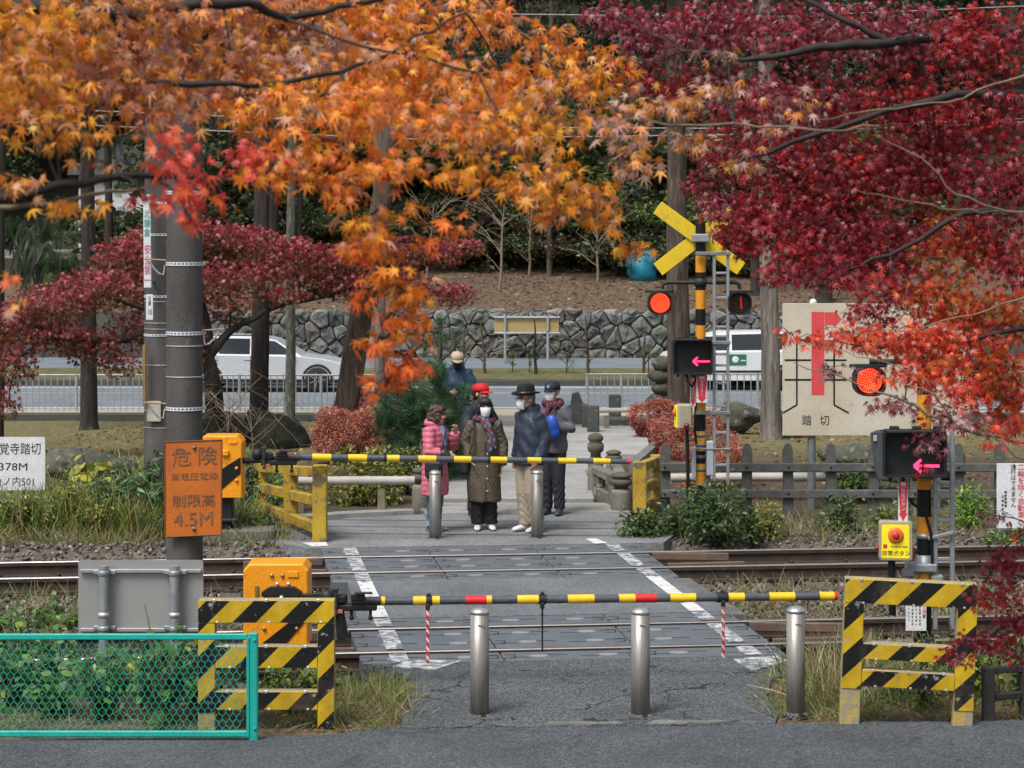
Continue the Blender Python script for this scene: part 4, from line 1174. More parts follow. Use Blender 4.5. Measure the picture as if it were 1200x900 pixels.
mb = MB(); mb.box((xp, Yp - .02, gz(279, Yp)), (.20, .20, .10), b=.012); mb.build('crossbuck_clamp', GALV, fs_)
mb = MB(); za = gz(331, Yp); mb.tube([(gx(776, Yp), Yp, za - .08), (gx(777, Yp), Yp, za - .02), (gx(782, Yp), Yp, za), (gx(862, Yp), Yp, za), (gx(866, Yp), Yp, za - .02), (gx(867, Yp), Yp, za - .08)], .024, 10); mb.lathe([(.075, -.05), (.075, .05)], (xp, Yp, za), 12); mb.build('cross_arm', HOUS, fs_)
lamp(fs_, at(773.5, 355, Yp - .1), .125, True); lamp(fs_, at(866, 355, Yp - .05), .125, False)
mb = MB(); mb.bar(at(868, 348, Yp - .16), at(869, 362, Yp - .16), .02, .004, up=(0, 1, 0)); mb.build('lit_edge', LENS, fs_)
arrow_box(fs_, at(811, 418.5, Yp - .25), 46 * Yp / F, 39 * Yp / F, .18, gx(822, Yp - .25), gz(423.5, Yp - .25), .20)
mb = MB(); mb.box(at(793, 420, Yp - .1), (.10, .12, .30), b=.01); mb.build('side_box', GALV_D, fs_)
fs_['lad'] = 'tall galvanised ladder beside the farther signal post under the crossbuck'
l2 = ladder(fs_, (gx(837, Yp - .1), gx(853, Yp - .1)), Yp - .1, 297, 568, (320, 349, 383, 394, 415, 428, 449, 476, 484, 507, 545))
del fs_['lad']
for py in (297, 401, 483, 525):
    mb = MB(); mb.bar((xp - .07, Yp - .11, gz(py, Yp)), (gx(855, Yp), Yp - .13, gz(py, Yp)), .04, .045 if py != 525 else .02, b=.006); mb.build('ladder_stay', GALV_D, fs_)
for py in (297, 401, 483, 510, 521, 535, 550):
    mb = MB(); mb.lathe([(.066, -.022), (.066, .022)], (xp, Yp, gz(py, Yp)), 14); mb.build('pole_ring', GALV_D, fs_)
mb = MB(); mb.box(at(832, 537, Yp - .08), (.085, .10, .42), b=.012); mb.build('junction_box', M('box_pale', (.38, .42, .44), (.33, .36, .38), 6, .5), fs_)
mb = MB(); mb.box(at(813, 543, Yp - .08), (.05, .05, .36), b=.006); mb.build('side_plate', M('box_pale', (.38, .42, .44)), fs_)
mb = MB(); mb.tube([at(805, 438, Yp - .25), at(806, 448, Yp - .3), at(811, 453, Yp - .25), at(815, 446, Yp - .2), at(816, 438, Yp - .2)], .014, 6); mb.tube([at(816, 462, Yp - .1), at(814, 500, Yp - .12), at(816, 520, Yp - .1)], .014, 6); mb.build('cable', PB, fs_)
button_sign('button_sign', 816, 829, 439.5, 472, Yp - .22, 'small red and white down arrow sign under the lit arrow of the far signal')
button_sign('button_sign', 808.5, 815.5, 442, 476, Yp - .12, 'narrow red and white button sign turned aside at left of the far post', rz=R(-20))
eb2 = root('emergency_button', at(801, 504, Yp - .3), 'beige emergency button box seen side on, on a pipe by the far signal post', 'emergency button', 'emergency button boxes')
c = at(801.5, 488, Yp - .3); mb = MB(); mb.box(c, (.17, .16, .30), b=.02, rz=R(8)); mb.build('box', BEIGE, eb2)
mb = MB(); mb.box(c + Vector((-.095, 0, 0)), (.02, .14, .27), b=.006, rz=R(8)); mb.build('face_plate', YF_, eb2)
mb = MB(); mb.lathe([(.05, 0), (.05, .015), (.02, .03)], None, 14, M=Matrix.Translation(c + Vector((-.106, -.01, .05))) @ Matrix.Rotation(R(-90), 4, 'Y')); mb.build('button_ring', plain('ring_orange', (.72, .13, .02), .4), eb2)
mb = MB(); mb.ball(at(804.5, 499, Yp - .41), .037, 10, 8); mb.build('side_lamp', plain('lamp_maroon', (.16, .012, .012), .25), eb2)
mb = MB(); mb.tube([at(805, 503, Yp - .3), at(806, 540, Yp - .3), at(806.5, 580, Yp - .28), at(806.5, 625, Yp - .28)], .022, 8); mb.build('conduit', PB, eb2)

# ------------------------------------------------------------------ big beige direction board
Yd = 28.2
bd = root('direction_board', (gx(1026, Yd), Yd, -.05), 'large weathered beige board with a red bent arrow and black track symbols', 'sign board')
BOARD = M('board_beige', (.54, .50, .415), (.45, .39, .28), 1.2, .6, .1, 40, c3=(.42, .35, .24), wear=.64, wscale=3, var=.05)
mb = MB(); mb.bar(at(917, 433, Yd), at(1135, 433, Yd), .03, 155 * Yd / F, b=.004); mb.build('panel', BOARD, bd)
yd = Yd - .0155
def flat(name, polys, mat, th=.002):
    mb = MB()
    for k, pg in enumerate(polys):
        c0 = at(pg[0][0], pg[0][1], yd)
        pts = [((p[0] - pg[0][0]) * yd / F, -(p[1] - pg[0][1]) * yd / F) for p in pg]
        a = sum(pts[i][0] * pts[(i + 1) % len(pts)][1] - pts[(i + 1) % len(pts)][0] * pts[i][1] for i in range(len(pts)))
        if a < 0: pts = pts[::-1]
        mb.prism(pts, th + k * .0004, face_T(c0))
    return mb.build(name, mat, bd)
flat('red_arrow', [[(951, 365.5), (966, 365.5), (966, 463), (951, 463)], [(966.4, 366), (980, 366), (986.5, 374), (978, 383.5), (976, 381), (966.4, 381)]], plain('board_red', (.60, .055, .06), .6))
def line(a, b, w=2.0):
    d = Vector((b[0] - a[0], b[1] - a[1])).normalized(); n_ = Vector((-d.y, d.x)) * w / 2
    return [(a[0] + n_.x, a[1] + n_.y), (b[0] + n_.x, b[1] + n_.y), (b[0] - n_.x, b[1] - n_.y), (a[0] - n_.x, a[1] - n_.y)]
flat('track_symbol', [line((933.8, 396), (933.8, 474.5)), line((933.8, 474.5), (917.5, 484)), line((977.5, 396), (977.5, 474.5)), line((977.5, 474.5), (994.5, 484)), line((919.5, 422), (950.6, 422)), line((966.4, 422), (992, 422)), line((919.5, 445), (950.6, 445)), line((966.4, 445), (992, 445))], BLACKP, .001)
text('踏', .148, BLACKP, bd, at(945.5, 493.5, yd - .001), sx=.9); text('切', .148, BLACKP, bd, at(966.5, 493.5, yd - .001), sx=.9)
text('北鎌倉駅', .15, plain('orange_print', (.62, .16, .06), .6), bd, at(1060, 405, yd - .001)); text('の西口', .14, plain('orange_print', (.62, .16, .06), .6), bd, at(1042, 476, yd - .001))
for px in (951, 1098):
    mb = MB(); mb.tube([at(px, 354, Yd + .07), (gx(px, Yd + .07), Yd + .07, -.2)], .055, 12); mb.build('post', GALV_D, bd)
mb = MB(); mb.ball(at(953, 354.5, Yd + .03), .05, 10, 6); mb.build('post_cap', WHITEP, bd)

# ------------------------------------------------------------------ white rule sign at the right edge
Yr = 25.6
rs = root('rule_sign', (gx(1190, Yr), Yr, -.05), 'white sign with vertical red and black characters at the right edge among weeds', 'sign')
c = at(1191.5, 581, Yr); mb = MB(); mb.box(c, (47 * Yr / F, .012, 76 * Yr / F), b=.003); pl = mb.build('plate', WHITEP, rs)
text('通\n行\nは\nで\nき\nま\nせ\nん', .066, BLACKP, rs, at(1187.5, 570, Yr - .008), line=.98)
text('二\n輪\nを\n除\nく\n自\n動\n車\nの', .085, REDP, rs, at(1196.5, 580, Yr - .008), line=.96)
text('鎌\n倉\n警\n察\n署', .034, BLACKP, rs, at(1178.5, 585, Yr - .008), line=1.2); text('北\n鎌\n倉\n駅\n長', .034, BLACKP, rs, at(1175, 592, Yr - .008), line=1.5)
mb = MB(); mb.tube([at(1204, 545, Yr + .05), (gx(1204, Yr), Yr + .05, -.2)], .03, 8); mb.build('post', GALV_D, rs)

# ------------------------------------------------------------------ fences beyond the tracks
GREYW = M('grey_concrete_wood', (.105, .105, .10), (.07, .07, .066), 5, .85, .5, 60, c3=(.17, .17, .16), wear=.62)
Yk = 27.2
pf = root('picket_fence', (gx(875, Yk), Yk, -.03), 'grey concrete picket fence with pointed posts behind the far track at right', 'fence')
zt_ = gz(518, Yk); pw = 11.5 * Yk / F
tmpl = MB(); hh = zt_ + .15
tmpl.prism([(-pw / 2, 0), (pw / 2, 0), (pw / 2, hh - .09), (pw * .28, hh - .02), (0, hh), (-pw * .28, hh - .02), (-pw / 2, hh - .09)], .085, Matrix.Translation((0, .0425, 0)) @ Matrix.Rotation(R(90), 4, 'X'))
po = tmpl.build('post', GREYW); pm_ = po.data; bpy.data.objects.remove(po)
for k, px in enumerate((779, 827, 875, 924, 974, 1023, 1072, 1123, 1172, 1222)):
    piece(pm_, 'post', pf, (gx(px, Yk) - gx(875, Yk), 0, -.12 + random.uniform(-.012, .012)), (0, random.uniform(-.012, .012), 0))
for py in (547.5, 578.5):
    mb = MB(); mb.bar(at(774, py, Yk - .075), at(1235, py + .5, Yk - .075), .06, 9.5 * Yk / F, b=.008); ro = mb.build('rail', GREYW, pf)
    mb = MB()
    for px in (779, 827, 875, 924, 974, 1023, 1072, 1123): mb.ball(at(px, py, Yk - .107), .016, 8, 5)
    mb.build('bolt', BLACK, ro)
def post_rail(name, label, cat, posts, rails, mat, pw, rw, group=None, top_=.0):
    """posts: (px, Y, top py); rails: list of heights as fractions of the post height"""
    r_ = root(name, (gx(posts[0][0], posts[0][1]), posts[0][1], 0), label, cat, group)
    for (px, Y, py) in posts:
        x = gx(px, Y); mb = MB(); mb.box((x, Y, gz(py, Y) / 2 - .05), (pw, pw, gz(py, Y) + .1), b=.008); mb.build('post', mat, r_)
    for (a, b) in zip(posts[:-1], posts[1:]):
        pa = Vector((gx(a[0], a[1]), a[1], 0)); pb = Vector((gx(b[0], b[1]), b[1], 0)); d = (pb - pa).normalized() * pw * .5
        for f in rails:
            mb = MB(); mb.bar(pa + d + Vector((0, 0, gz(a[2], a[1]) * f)), pb - d + Vector((0, 0, gz(b[2], b[1]) * f)), pw * .62, rw, b=.008); mb.build('rail', mat, r_)
    return r_
post_rail('barrier_fence', 'worn yellow post and rail fence beside the far barrier machine at left', 'fence', [(375, 24.95, 545), (341, 26.1, 543), (306, 27.3, 541)], (.90, .52, .16), YEL_OLD, .165, .12)
post_rail('barrier_fence', 'worn yellow post and rail fence at the right end of the far barrier arm', 'fence', [(749.5, 26.85, 541), (770, 27.9, 533)], (.90, .50, .16), YEL_OLD, .165, .11)
DARKW = M('dark_wood', (.022, .02, .018), (.035, .03, .026), 6, .8, .4)
post_rail('low_fence', 'low dark wooden fence at the right edge under the maple branch', 'fence', [(1158, 15.85, 781), (1202, 16.0, 779), (1250, 16.2, 778)], (.93, .42), DARKW, .085, .05)
PIPEM = M('pipe_pale', (.42, .39, .35), (.34, .31, .28), 4, .6, .2)
WOODP = M('weathered_wood', (.22, .19, .13), (.15, .13, .09), 6, .85, .4)
def pipe_rail(pts, posts, r, label):
    r_ = root('pipe_rail', (pts[0][0], pts[0][1], 0), label, 'rail', 'pale pipe rails beside the bridge')
    mb = MB(); mb.tube(pts, r, 10); mb.build('pipe', PIPEM, r_)
    for (x, y, z) in posts:
        mb = MB(); mb.box((x, y, z / 2 - .08), (.10, .10, z + .12), b=.01); mb.build('post', WOODP, r_)
Yq = 27.4
pipe_rail([at(345, 563.5, Yq), at(430, 563, Yq), at(486, 563, Yq)], [(gx(447, Yq), Yq + .05, gz(571, Yq)), (gx(352, Yq), Yq + .05, gz(571, Yq))], .055, 'pale horizontal pipe rail left of the pink coat woman')
Yq = 29.0
pipe_rail([at(786, 560, Yq), at(880, 559, Yq), at(1075, 559, Yq)], [(gx(820, Yq), Yq + .05, gz(566, Yq)), (gx(1000, Yq), Yq + .05, gz(566, Yq))], .06, 'pale pipe rail running behind the grey picket fence')
# ------------------------------------------------------------------ stone bridge beyond the landing
SLABM = M('bridge_slab', (.30, .295, .28), (.22, .22, .215), 2.5, .88, .45, 50, c3=(.38, .375, .36), wear=.6, stretch=(.5, 2, 1))
PLAZ = M('plaza_concrete', (.34, .335, .315), (.26, .255, .24), .9, .88, .3, 60, c3=(.20, .195, .18), wear=.62, wscale=3)
br = root('bridge_deck', (.1, 28.5, 0), None, None); tag(br, kind='structure')
def ymesh(x0, x1, y0, y1, zt, th, mat, name, parent, b=.012):
    mb = MB(); mb.box(((x0 + x1) / 2, (y0 + y1) / 2, zt - th / 2), (x1 - x0, y1 - y0, th), b=b); return mb.build(name, mat, parent)
yy = [28.5, 29.36, 30.24, 31.07, 32.0]
for a, b in zip(yy[:-1], yy[1:]): ymesh(-1.25, 1.10 + random.uniform(-.02, .02), a + .028, b - .028, .065 + random.uniform(-.008, .008), .22, SLABM, 'slab', br, .018)
ymesh(-1.22, 1.08, 28.40, 28.505, -.03, .2, plain('gap_dark', (.02, .02, .02)), 'slab_gap_shade', br)  # near-black strip, the shade of the gap before the slabs put into colour
for a, b, xa, xb in ((32.0, 34.2, -1.3, 1.5), (34.2, 36.3, -1.4, 2.2), (36.3, 38.4, -1.6, 2.3), (38.4, 40.2, -1.8, 2.4)):
    sheet('plaza', [(xa, a + .03), (xb, a + .03), (xb + .1, b - .03), (xa - .1, b - .03)], (lambda q: (lambda x, y: q(x, y)))(lambda x, y: .05 - .09 * max(0, y - 36.2) / 4), PLAZ, .25)
sheet('plaza', [(-2.4, 40.21), (3.4, 40.21), (3.8, 47.6), (-2.6, 47.6)], lambda x, y: -.04 - .47 * (y - 40.2) / 7.4, CONC_D, .3)
sheet('flower_bed_kerb', [(1.75, 32.2), (1.9, 32.2), (3.0, 38.2), (2.85, 38.2)], .16, CONC_D, .4)
STONE_OLD = M('old_stone', (.19, .175, .14), (.105, .10, .085), 4, .9, .6, 45, c3=(.30, .29, .25), wear=.6, wscale=6)
STONE_CAP = M('old_stone_cap', (.11, .095, .075), (.075, .065, .05), 6, .9, .5, 60, c3=(.24, .23, .19), wear=.66)
def giboshi(px, Y, base_py, top_py, wpx, label):
    x = gx(px, Y); zb = max(gz(base_py, Y), -.05); zt_ = gz(top_py, Y); h = zt_ - zb; r = wpx * .5 * Y / F
    r_ = root('bridge_post', (x, Y, zb), label, 'stone post', 'stone posts with rounded caps along the bridge')
    mb = MB(); mb.lathe([(r * 1.05, -.1), (r, .02), (r * .97, h * .50), (r * .93, h * .56), (r * .70, h * .60)], (0, 0, 0), 18); mb.build('shaft', STONE_OLD, r_, local=True)
    mb = MB(); mb.lathe([(r * .66, h * .595), (r * .62, h * .66), (r * .95, h * .70), (r * 1.05, h * .76), (r * .95, h * .82), (r * .70, h * .85), (r * .92, h * .88), (r * .98, h * .92), (r * .75, h * .97), (r * .2, h)], (0, 0, 0), 18); mb.build('cap', STONE_CAP, r_, local=True)
    return r_
giboshi(728, 27.75, 606, 553, 25, 'nearest stone bridge post at right, left of the yellow fence')
giboshi(719, 30.6, 566, 527, 19, 'lowest looking stone bridge post, between the other two at right')
giboshi(698, 29.4, 578, 507, 19, 'tallest stone bridge post at right, nearest to the navy cap man')
giboshi(492.5, 27.9, 598, 547, 20, 'stone bridge post at left, behind the woman in the pink coat')
def parapet(pa, pb, h, label):
    r_ = root('bridge_parapet', ((pa[0] + pb[0]) / 2, (pa[1] + pb[1]) / 2, 0), label, 'parapet', 'low pierced stone parapets of the bridge')
    a = Vector((*pa, 0)); b = Vector((*pb, 0)); d = b - a; L = d.length
    for (f0, f1, z0, z1, nm) in ((0, 1, h * .74, h, 'coping'), (0, 1, -.12, h * .36, 'sill'), (0, .24, h * .362, h * .738, 'block'), (.76, 1, h * .362, h * .738, 'block')):
        w = .15 if nm == 'coping' else .11
        mb = MB(); mb.bar(a + d * f0 + Vector((0, 0, (z0 + z1) / 2)), a + d * f1 + Vector((0, 0, (z0 + z1) / 2)), w, z1 - z0, b=.012); mb.build(nm, STONE_OLD, r_)
parapet((gx(724, 27.95), 28.02), (gx(699, 29.2), 29.18), .42, 'nearer pierced stone parapet between the nearest and the tallest bridge post')
parapet((gx(731, 28.1), 28.15), (gx(720, 30.4), 30.38), .36, 'farther stone parapet between the nearest and the lowest bridge post')
# stone markers by the road
MARK = M('marker_stone', (.075, .08, .072), (.045, .05, .044), 4, .9, .5, 40, c3=(.14, .15, .12), wear=.6)
def marker(px0, px1, py0, py1, Y, label, dep=.3, kind='slab', rz=0):
    x0, x1 = gx(px0, Y), gx(px1, Y); z0, z1 = gz(py1, Y), gz(py0, Y)
    mb = MB()
    if kind == 'slab':
        prof = [(x0, z0 - .1), (x1, z0 - .1), (x1, z0 + (z1 - z0) * .62), (x1 - .04, z0 + (z1 - z0) * .8), (x0 + .16, z1), (x0 + .03, z1 - .03), (x0 - .01, z0 + (z1 - z0) * .5)]
        mb.loft([[Vector((x, Y, z)) for x, z in prof], [Vector((x, Y + dep, z)) for x, z in prof]], smooth=False)
    else:
        mb.box(((x0 + x1) / 2, Y + dep / 2, (z0 + z1) / 2 - .05), (x1 - x0, dep, z1 - z0 + .1), rz=rz, b=.02)
    o = mb.build('stone_marker', MARK, None, origin=((x0 + x1) / 2, Y + dep / 2, z0)); return tag(o, label, 'stone', 'dark stone markers at the roadside')
marker(669, 684, 460, 497, 41.5, 'dark upright rounded stone slab behind the navy cap man')
marker(688.5, 702.5, 476, 505.5, 38.6, 'squat square stone post in front of the rounded slab', .22, 'post')
marker(682, 689, 474, 500, 39.8, 'thin square stone post between the rounded slab and the squat post', .2, 'post')
o = marker(714, 728, 463, 491, 41.0, 'dark square stone pillar on a wide base before the railing', .24, 'post')
marker(710, 738, 491, 505, 40.4, 'wide low stone base under the square pillar', .6, 'post')
pipe_rail([at(702, 481, 39.6), at(744, 480.5, 39.6)], [(gx(711, 39.6), 39.65, gz(486, 39.6))], .045, 'short pale pipe rail by the stone pillar near the road')

# ------------------------------------------------------------------ highway, sidewalk, verge
Z_R = -.52
sheet('highway', [(-40, 49.9), (40, 49.9), (40, 57.3), (-40, 57.3)], Z_R, A_HIGH, .1)
LINE = M('line_white', (.62, .63, .63), (.5, .51, .51), 2, .7, .1, 60)
sheet('lane_line', [(-40, 50.05), (40, 50.05), (40, 50.3), (-40, 50.3)], Z_R + .006, LINE)
sheet('lane_line', [(-40, 56.6), (40, 56.6), (40, 56.8), (-40, 56.8)], Z_R + .006, LINE)
sheet('lane_line', [(-40, 54.6), (40, 54.6), (40, 54.75), (-40, 54.75)], Z_R + .006, M('line_cream', (.5, .46, .36)))
SAND = M('sidewalk_sand', (.40, .345, .26), (.34, .295, .23), 1.5, .9, .2, 60)
sheet('sidewalk', [(-40, 47.9), (40, 47.9), (40, 49.7), (-40, 49.7)], Z_R + .02, SAND, .1)
sheet('kerb', [(-40, 49.71), (40, 49.71), (40, 49.89), (-40, 49.89)], Z_R + .03, CONC, .2)
sheet('kerb', [(-40, 57.31), (40, 57.31), (40, 57.7), (-40, 57.7)], Z_R + .14, M('kerb_dark', (.075, .075, .065), (.05, .052, .045), 3), .3)
VERGE = M('verge', (.075, .085, .024), (.15, .115, .055), 2, .95, .6, 40, c3=(.05, .062, .016), wear=.55)
sheet('verge', [(-40, 57.71), (40, 57.71), (40, 60.6), (-40, 60.6)], lambda x, y: Z_R + .15 + .04 * (y - 57.7), VERGE, .3)
sheet('far_path', [(-40, 60.61), (40, 60.61), (40, 69.2), (-40, 69.2)], Z_R + .06, A_HIGH, .1)

DK = M('kerb_dark', (.075, .075, .065))
for xa, xb in ((-13, -2.75), (4.0, 13)): sheet('kerb', [(xa, 46.9), (xb, 46.9), (xb, 47.5), (xa, 47.5)], -.40, DK, .3)  # dark sheets standing in for a low hedge beside the sidewalk
# ------------------------------------------------------------------ roadside railings
RAILM = M('railing_grey', (.36, .37, .375), (.28, .29, .30), 6, .5, .1, 80, metal=.3)
def railing(px0, px1, Y, top_py, bot_py, gap_px, post_every, label, bars_from=None):
    x0, x1 = gx(px0, Y), gx(px1, Y); zt_, zb_ = gz(top_py, Y), gz(bot_py, Y)
    r_ = root('railing', (x0, Y, zb_), label, 'railing', 'grey metal railings along the highway')
    for z in (zt_, zb_ + .10):
        mb = MB(); mb.tube([(x0, Y, z), (x1, Y, z)], .022, 8); mb.build('rail', RAILM, r_)
    mb = MB(); mb.tube([(0, 0, 0), (0, 0, zt_ - zb_ + .02)], .034, 8); o = mb.build('post', RAILM); pm = o.data; bpy.data.objects.remove(o)
    mb = MB(); mb.tube([(0, 0, .10), (0, 0, zt_ - zb_)], .0115, 6); o = mb.build('bar', RAILM); bm_ = o.data; bpy.data.objects.remove(o)
    n = int((px1 - px0) / gap_px)
    for k in range(n + 1):
        x = k * gap_px * Y / F
        if k % post_every == 0 or k == n: piece(pm, 'post', r_, (x, 0, 0))
        else: piece(bm_, 'bar', r_, (x, 0, 0))
    return r_
railing(-6, 446, 49.0, 439.5, 489, 7.35, 13, 'long grey metal railing along the road at left behind the trunks')
railing(688, 900, 49.0, 438.5, 488, 8.0, 5, 'grey metal railing along the road right of the stone pillar')
railing(1138, 1215, 47.5, 436, 485, 8.6, 8, 'short grey metal railing beyond the maple leaves at right')

# ------------------------------------------------------------------ stone retaining wall: every stone a piece
def clip(poly, nx_, ny_, d):
    out = []
    for i in range(len(poly)):
        p, q = poly[i], poly[(i + 1) % len(poly)]
        a = p[0] * nx_ + p[1] * ny_ - d; b = q[0] * nx_ + q[1] * ny_ - d
        if a <= 0: out.append(p)
        if a * b < 0:
            t = a / (a - b); out.append((p[0] + (q[0] - p[0]) * t, p[1] + (q[1] - p[1]) * t))
    return out
WALL_MATS = [M('wall_stone_%s' % n, c, tuple(x * .5 for x in c), 2.6, .92, .8, 18, c3=tuple(x * .38 for x in c), wear=.56, wscale=2.2) for n, c in (('grey', (.20, .205, .19)), ('green', (.18, .19, .155)), ('warm', (.19, .175, .15)), ('pale', (.255, .255, .235)), ('dark', (.15, .155, .145)))]
Yw_ = 69.0; Zw0 = Z_R
wall = root('stone_wall', (0, Yw_, Zw0), 'long retaining wall of rough grey boulders beyond the highway', 'stone wall')
mb = MB(); mb.box((0, Yw_ + .45, Zw0 + .72), (90, .5, 1.6)); mb.build('wall_core', M('wall_joint', (.085, .085, .07), (.05, .05, .042), 3, .95), wall)
pts = []
for j in range(-1, 5):
    for i in range(-2, 50):
        pts.append((-11.2 + i * .53 + (.26 if j % 2 else 0) + random.uniform(-.21, .21), .08 + j * .43 + random.uniform(-.19, .19)))
H_W = 1.62
cnt = 0
for k, (cx_, cz_) in enumerate(pts):
    if not (-11.4 < cx_ < 13.8 and -.05 < cz_ < H_W + .05): continue
    poly = [(cx_ - 1, 0.0), (cx_ + 1, 0.0), (cx_ + 1, H_W + random.uniform(-.05, .06)), (cx_ - 1, H_W + random.uniform(-.05, .06))]
    for m, (qx, qz) in enumerate(pts):
        if m == k or abs(qx - cx_) > 1.7 or abs(qz - cz_) > 1.7: continue
        dx, dz = qx - cx_, qz - cz_; L = math.hypot(dx, dz)
        poly = clip(poly, dx / L, dz / L, (cx_ * dx + cz_ * dz) / L + L / 2 - .009)
        if len(poly) < 3: break
    if len(poly) < 3: continue
    mx = sum(p[0] for p in poly) / len(poly); mz = sum(p[1] for p in poly) / len(poly)
    bulge = random.uniform(.05, .14); tx, tz = random.uniform(-.25, .25), random.uniform(-.2, .2)
    # cut the corners round, then raise two inset rings
    q = []
    for i in range(len(poly)):
        a, b, c = poly[i - 1], poly[i], poly[(i + 1) % len(poly)]
        q += [(b[0] + (a[0] - b[0]) * .13, b[1] + (a[1] - b[1]) * .13), (b[0] + (c[0] - b[0]) * .13, b[1] + (c[1] - b[1]) * .13)]
    def ring(f, d, jit): return [Vector((p[0] + (mx - p[0]) * f - mx, -d - (p[0] - mx) * tx * (1 if d > 0 else 0) - (p[1] - mz) * tz * (1 if d > 0 else 0) + random.uniform(-jit, jit), p[1] + (mz - p[1]) * f - mz)) for p in q]
    mb = MB(); rings = [ring(0, -.25, 0), ring(0, 0, .012), ring(.05, bulge * .6, .03), ring(.22, bulge * .95, .045), ring(.8, bulge * 1.05, .03)]
    mb.loft([r_[::1] for r_ in rings], smooth=False)
    o = mb.build('stone', random.choice(WALL_MATS + WALL_MATS[:1]), wall, local=True)
    o.location = (mx, random.uniform(0, .05), mz); cnt += 1
# notice board in front of the wall
Yn_ = 68.2
nb = root('notice_board', (gx(617, Yn_), Yn_, Z_R), 'low wide notice board with a yellowish panel in a silver frame before the stone wall', 'notice board')
mb = MB(); mb.bar(at(579.5, 382, Yn_), at(655, 382, Yn_), .05, 19 * Yn_ / F, b=.01); mb.build('panel', M('board_ochre', (.40, .29, .12), (.33, .24, .10), 2, .6, .1, 40, stretch=(.3, 1, 4)), nb)
for py in (372, 390.5):
    mb = MB(); mb.tube([at(579, py, Yn_ - .08), at(656, py, Yn_ - .08)], .035, 8); mb.build('rail', RAILM, nb)
for px in (592, 642):
    mb = MB(); mb.tube([at(px, 369.5, Yn_ - .08), (gx(px, Yn_), Yn_ - .08, Z_R)], .045, 8); mb.build('post', RAILM, nb)

# ------------------------------------------------------------------ cars on the highway
def car(name, label, prof, roofprof, loc, flip, L, W, paint, wheels, glass_polys, kind):
    """side view in metres (x forward, z up): body lower outline, greenhouse outline; extruded with tumblehome"""
    r_ = root(name, loc, label, 'car', 'cars passing on the highway')
    sx = -1 if flip else 1
    hw = W / 2
    def R3(x, y, z): return Vector((x * sx, y, z))
    mb = MB()
    secs = [(-hw + .00, .94), (-hw + .03, .985), (-hw + .10, 1.0), (0, 1.01), (hw - .10, 1.0), (hw - .03, .985), (hw, .94)]
    cz = .55
    rings = [[R3(x * (1 - (1 - s) * .5), y, cz + (z - cz) * s) for x, z in prof] for y, s in secs]
    if flip: rings = rings[::-1]
    mb.loft(rings, smooth=False); body = mb.build('body', paint, r_, local=True)
    mb = MB()
    zb = min(p[1] for p in roofprof); ht = max(p[1] for p in roofprof) - zb
    def inset(z): return hw - .07 - .20 * (z - zb) / ht
    left = [R3(x, -inset(z), z) for x, z in roofprof]; right = [R3(x, inset(z), z) for x, z in roofprof]
    mid = [R3(x, 0, z + (.03 if z > zb + ht * .8 else 0)) for x, z in roofprof]
    rg = [left, mid, right]
    if flip: rg = rg[::-1]
    mb.loft(rg, smooth=False); mb.build('cabin', paint, r_, local=True)
    GL = plain('car_glass', (.016, .022, .026), .12, spec=.35)
    for poly in glass_polys:
        mb = MB(); T = [R3(x, -inset(z) - .006, z) for x, z in poly]; B = [R3(x, -inset(z) + .01, z) for x, z in poly]
        mb.loft([B, T], smooth=False); mb.build('window', GL, r_, local=True)
    for x in wheels:
        for y in (-hw + .09, hw - .09):
            c = R3(x, y, .33)
            Tm = Matrix.Translation(c) @ Matrix.Rotation(R(90), 4, 'X')
            mb = MB(); mb.lathe([(.20, -.10), (.31, -.10), (.33, -.07), (.33, .07), (.31, .10), (.20, .10)], None, 24, M=Tm); wh = mb.build('wheel', plain('tyre', (.016, .016, .017), .85), r_, local=True)
            mb = MB(); mb.lathe([(.215, -.06), (.215, .075), (.19, .085), (.05, .06), (.0, .062)], None, 24, M=Tm)
            for k in range(7):
                a = 2 * PI * k / 7; mb.bar(Tm @ Vector((.03 * math.cos(a), .03 * math.sin(a), .112)), Tm @ Vector((.2 * math.cos(a), .2 * math.sin(a), .104)), .04, .02)
            mb.build('rim', M('alloy', (.45, .46, .47), (.3, .31, .32), 8, .35, .1, metal=.7), wh, local=True)
        mb = MB(); a = [Vector((x * sx + .40 * math.cos(t), -hw - .006, .33 + .40 * math.sin(t))) for t in [PI * k / 12 for k in range(13)]] + [Vector((x * sx + .335 * math.cos(t), -hw - .006, .33 + .335 * math.sin(t))) for t in [PI * k / 12 for k in range(12, -1, -1)]]
        mb.prism([(p.x, p.z) for p in a], .03, face_T((0, -hw + .022, 0))); mb.build('wheel_arch', plain('arch_dark', (.012, .012, .013), .8), r_, local=True)
    return r_, R3, hw
SILVER = M('car_silver', (.60, .62, .65), (.56, .58, .61), 1, .26, .0, 60, metal=.30, spec=.7)
wagon_prof = [(-2.28, .42), (-2.2, .24), (2.12, .22), (2.3, .32), (2.33, .55), (2.22, .70), (1.55, .86), (.95, .93), (-1.2, .97), (-2.2, .98), (-2.33, .80)]
wagon_roof = [(-2.2, .94), (1.02, .90), (.30, 1.33), (-.2, 1.42), (-1.1, 1.45), (-1.85, 1.40), (-2.12, 1.22)]
c_, R3, hw = car('wagon', 'silver estate car passing on the highway behind the tree trunks', wagon_prof, wagon_roof, (-6.35, 54.9 + .9, Z_R), False, 4.65, 1.78, SILVER, (-1.42, 1.38),
    [[(.80, .965), (.28, 1.30), (-.30, 1.36), (-.30, .975)], [(-.36, .975), (-.36, 1.365), (-1.15, 1.38), (-1.15, .985)], [(-1.21, .985), (-1.21, 1.38), (-1.80, 1.33), (-2.0, 1.08), (-1.9, .995)]], 'wagon')
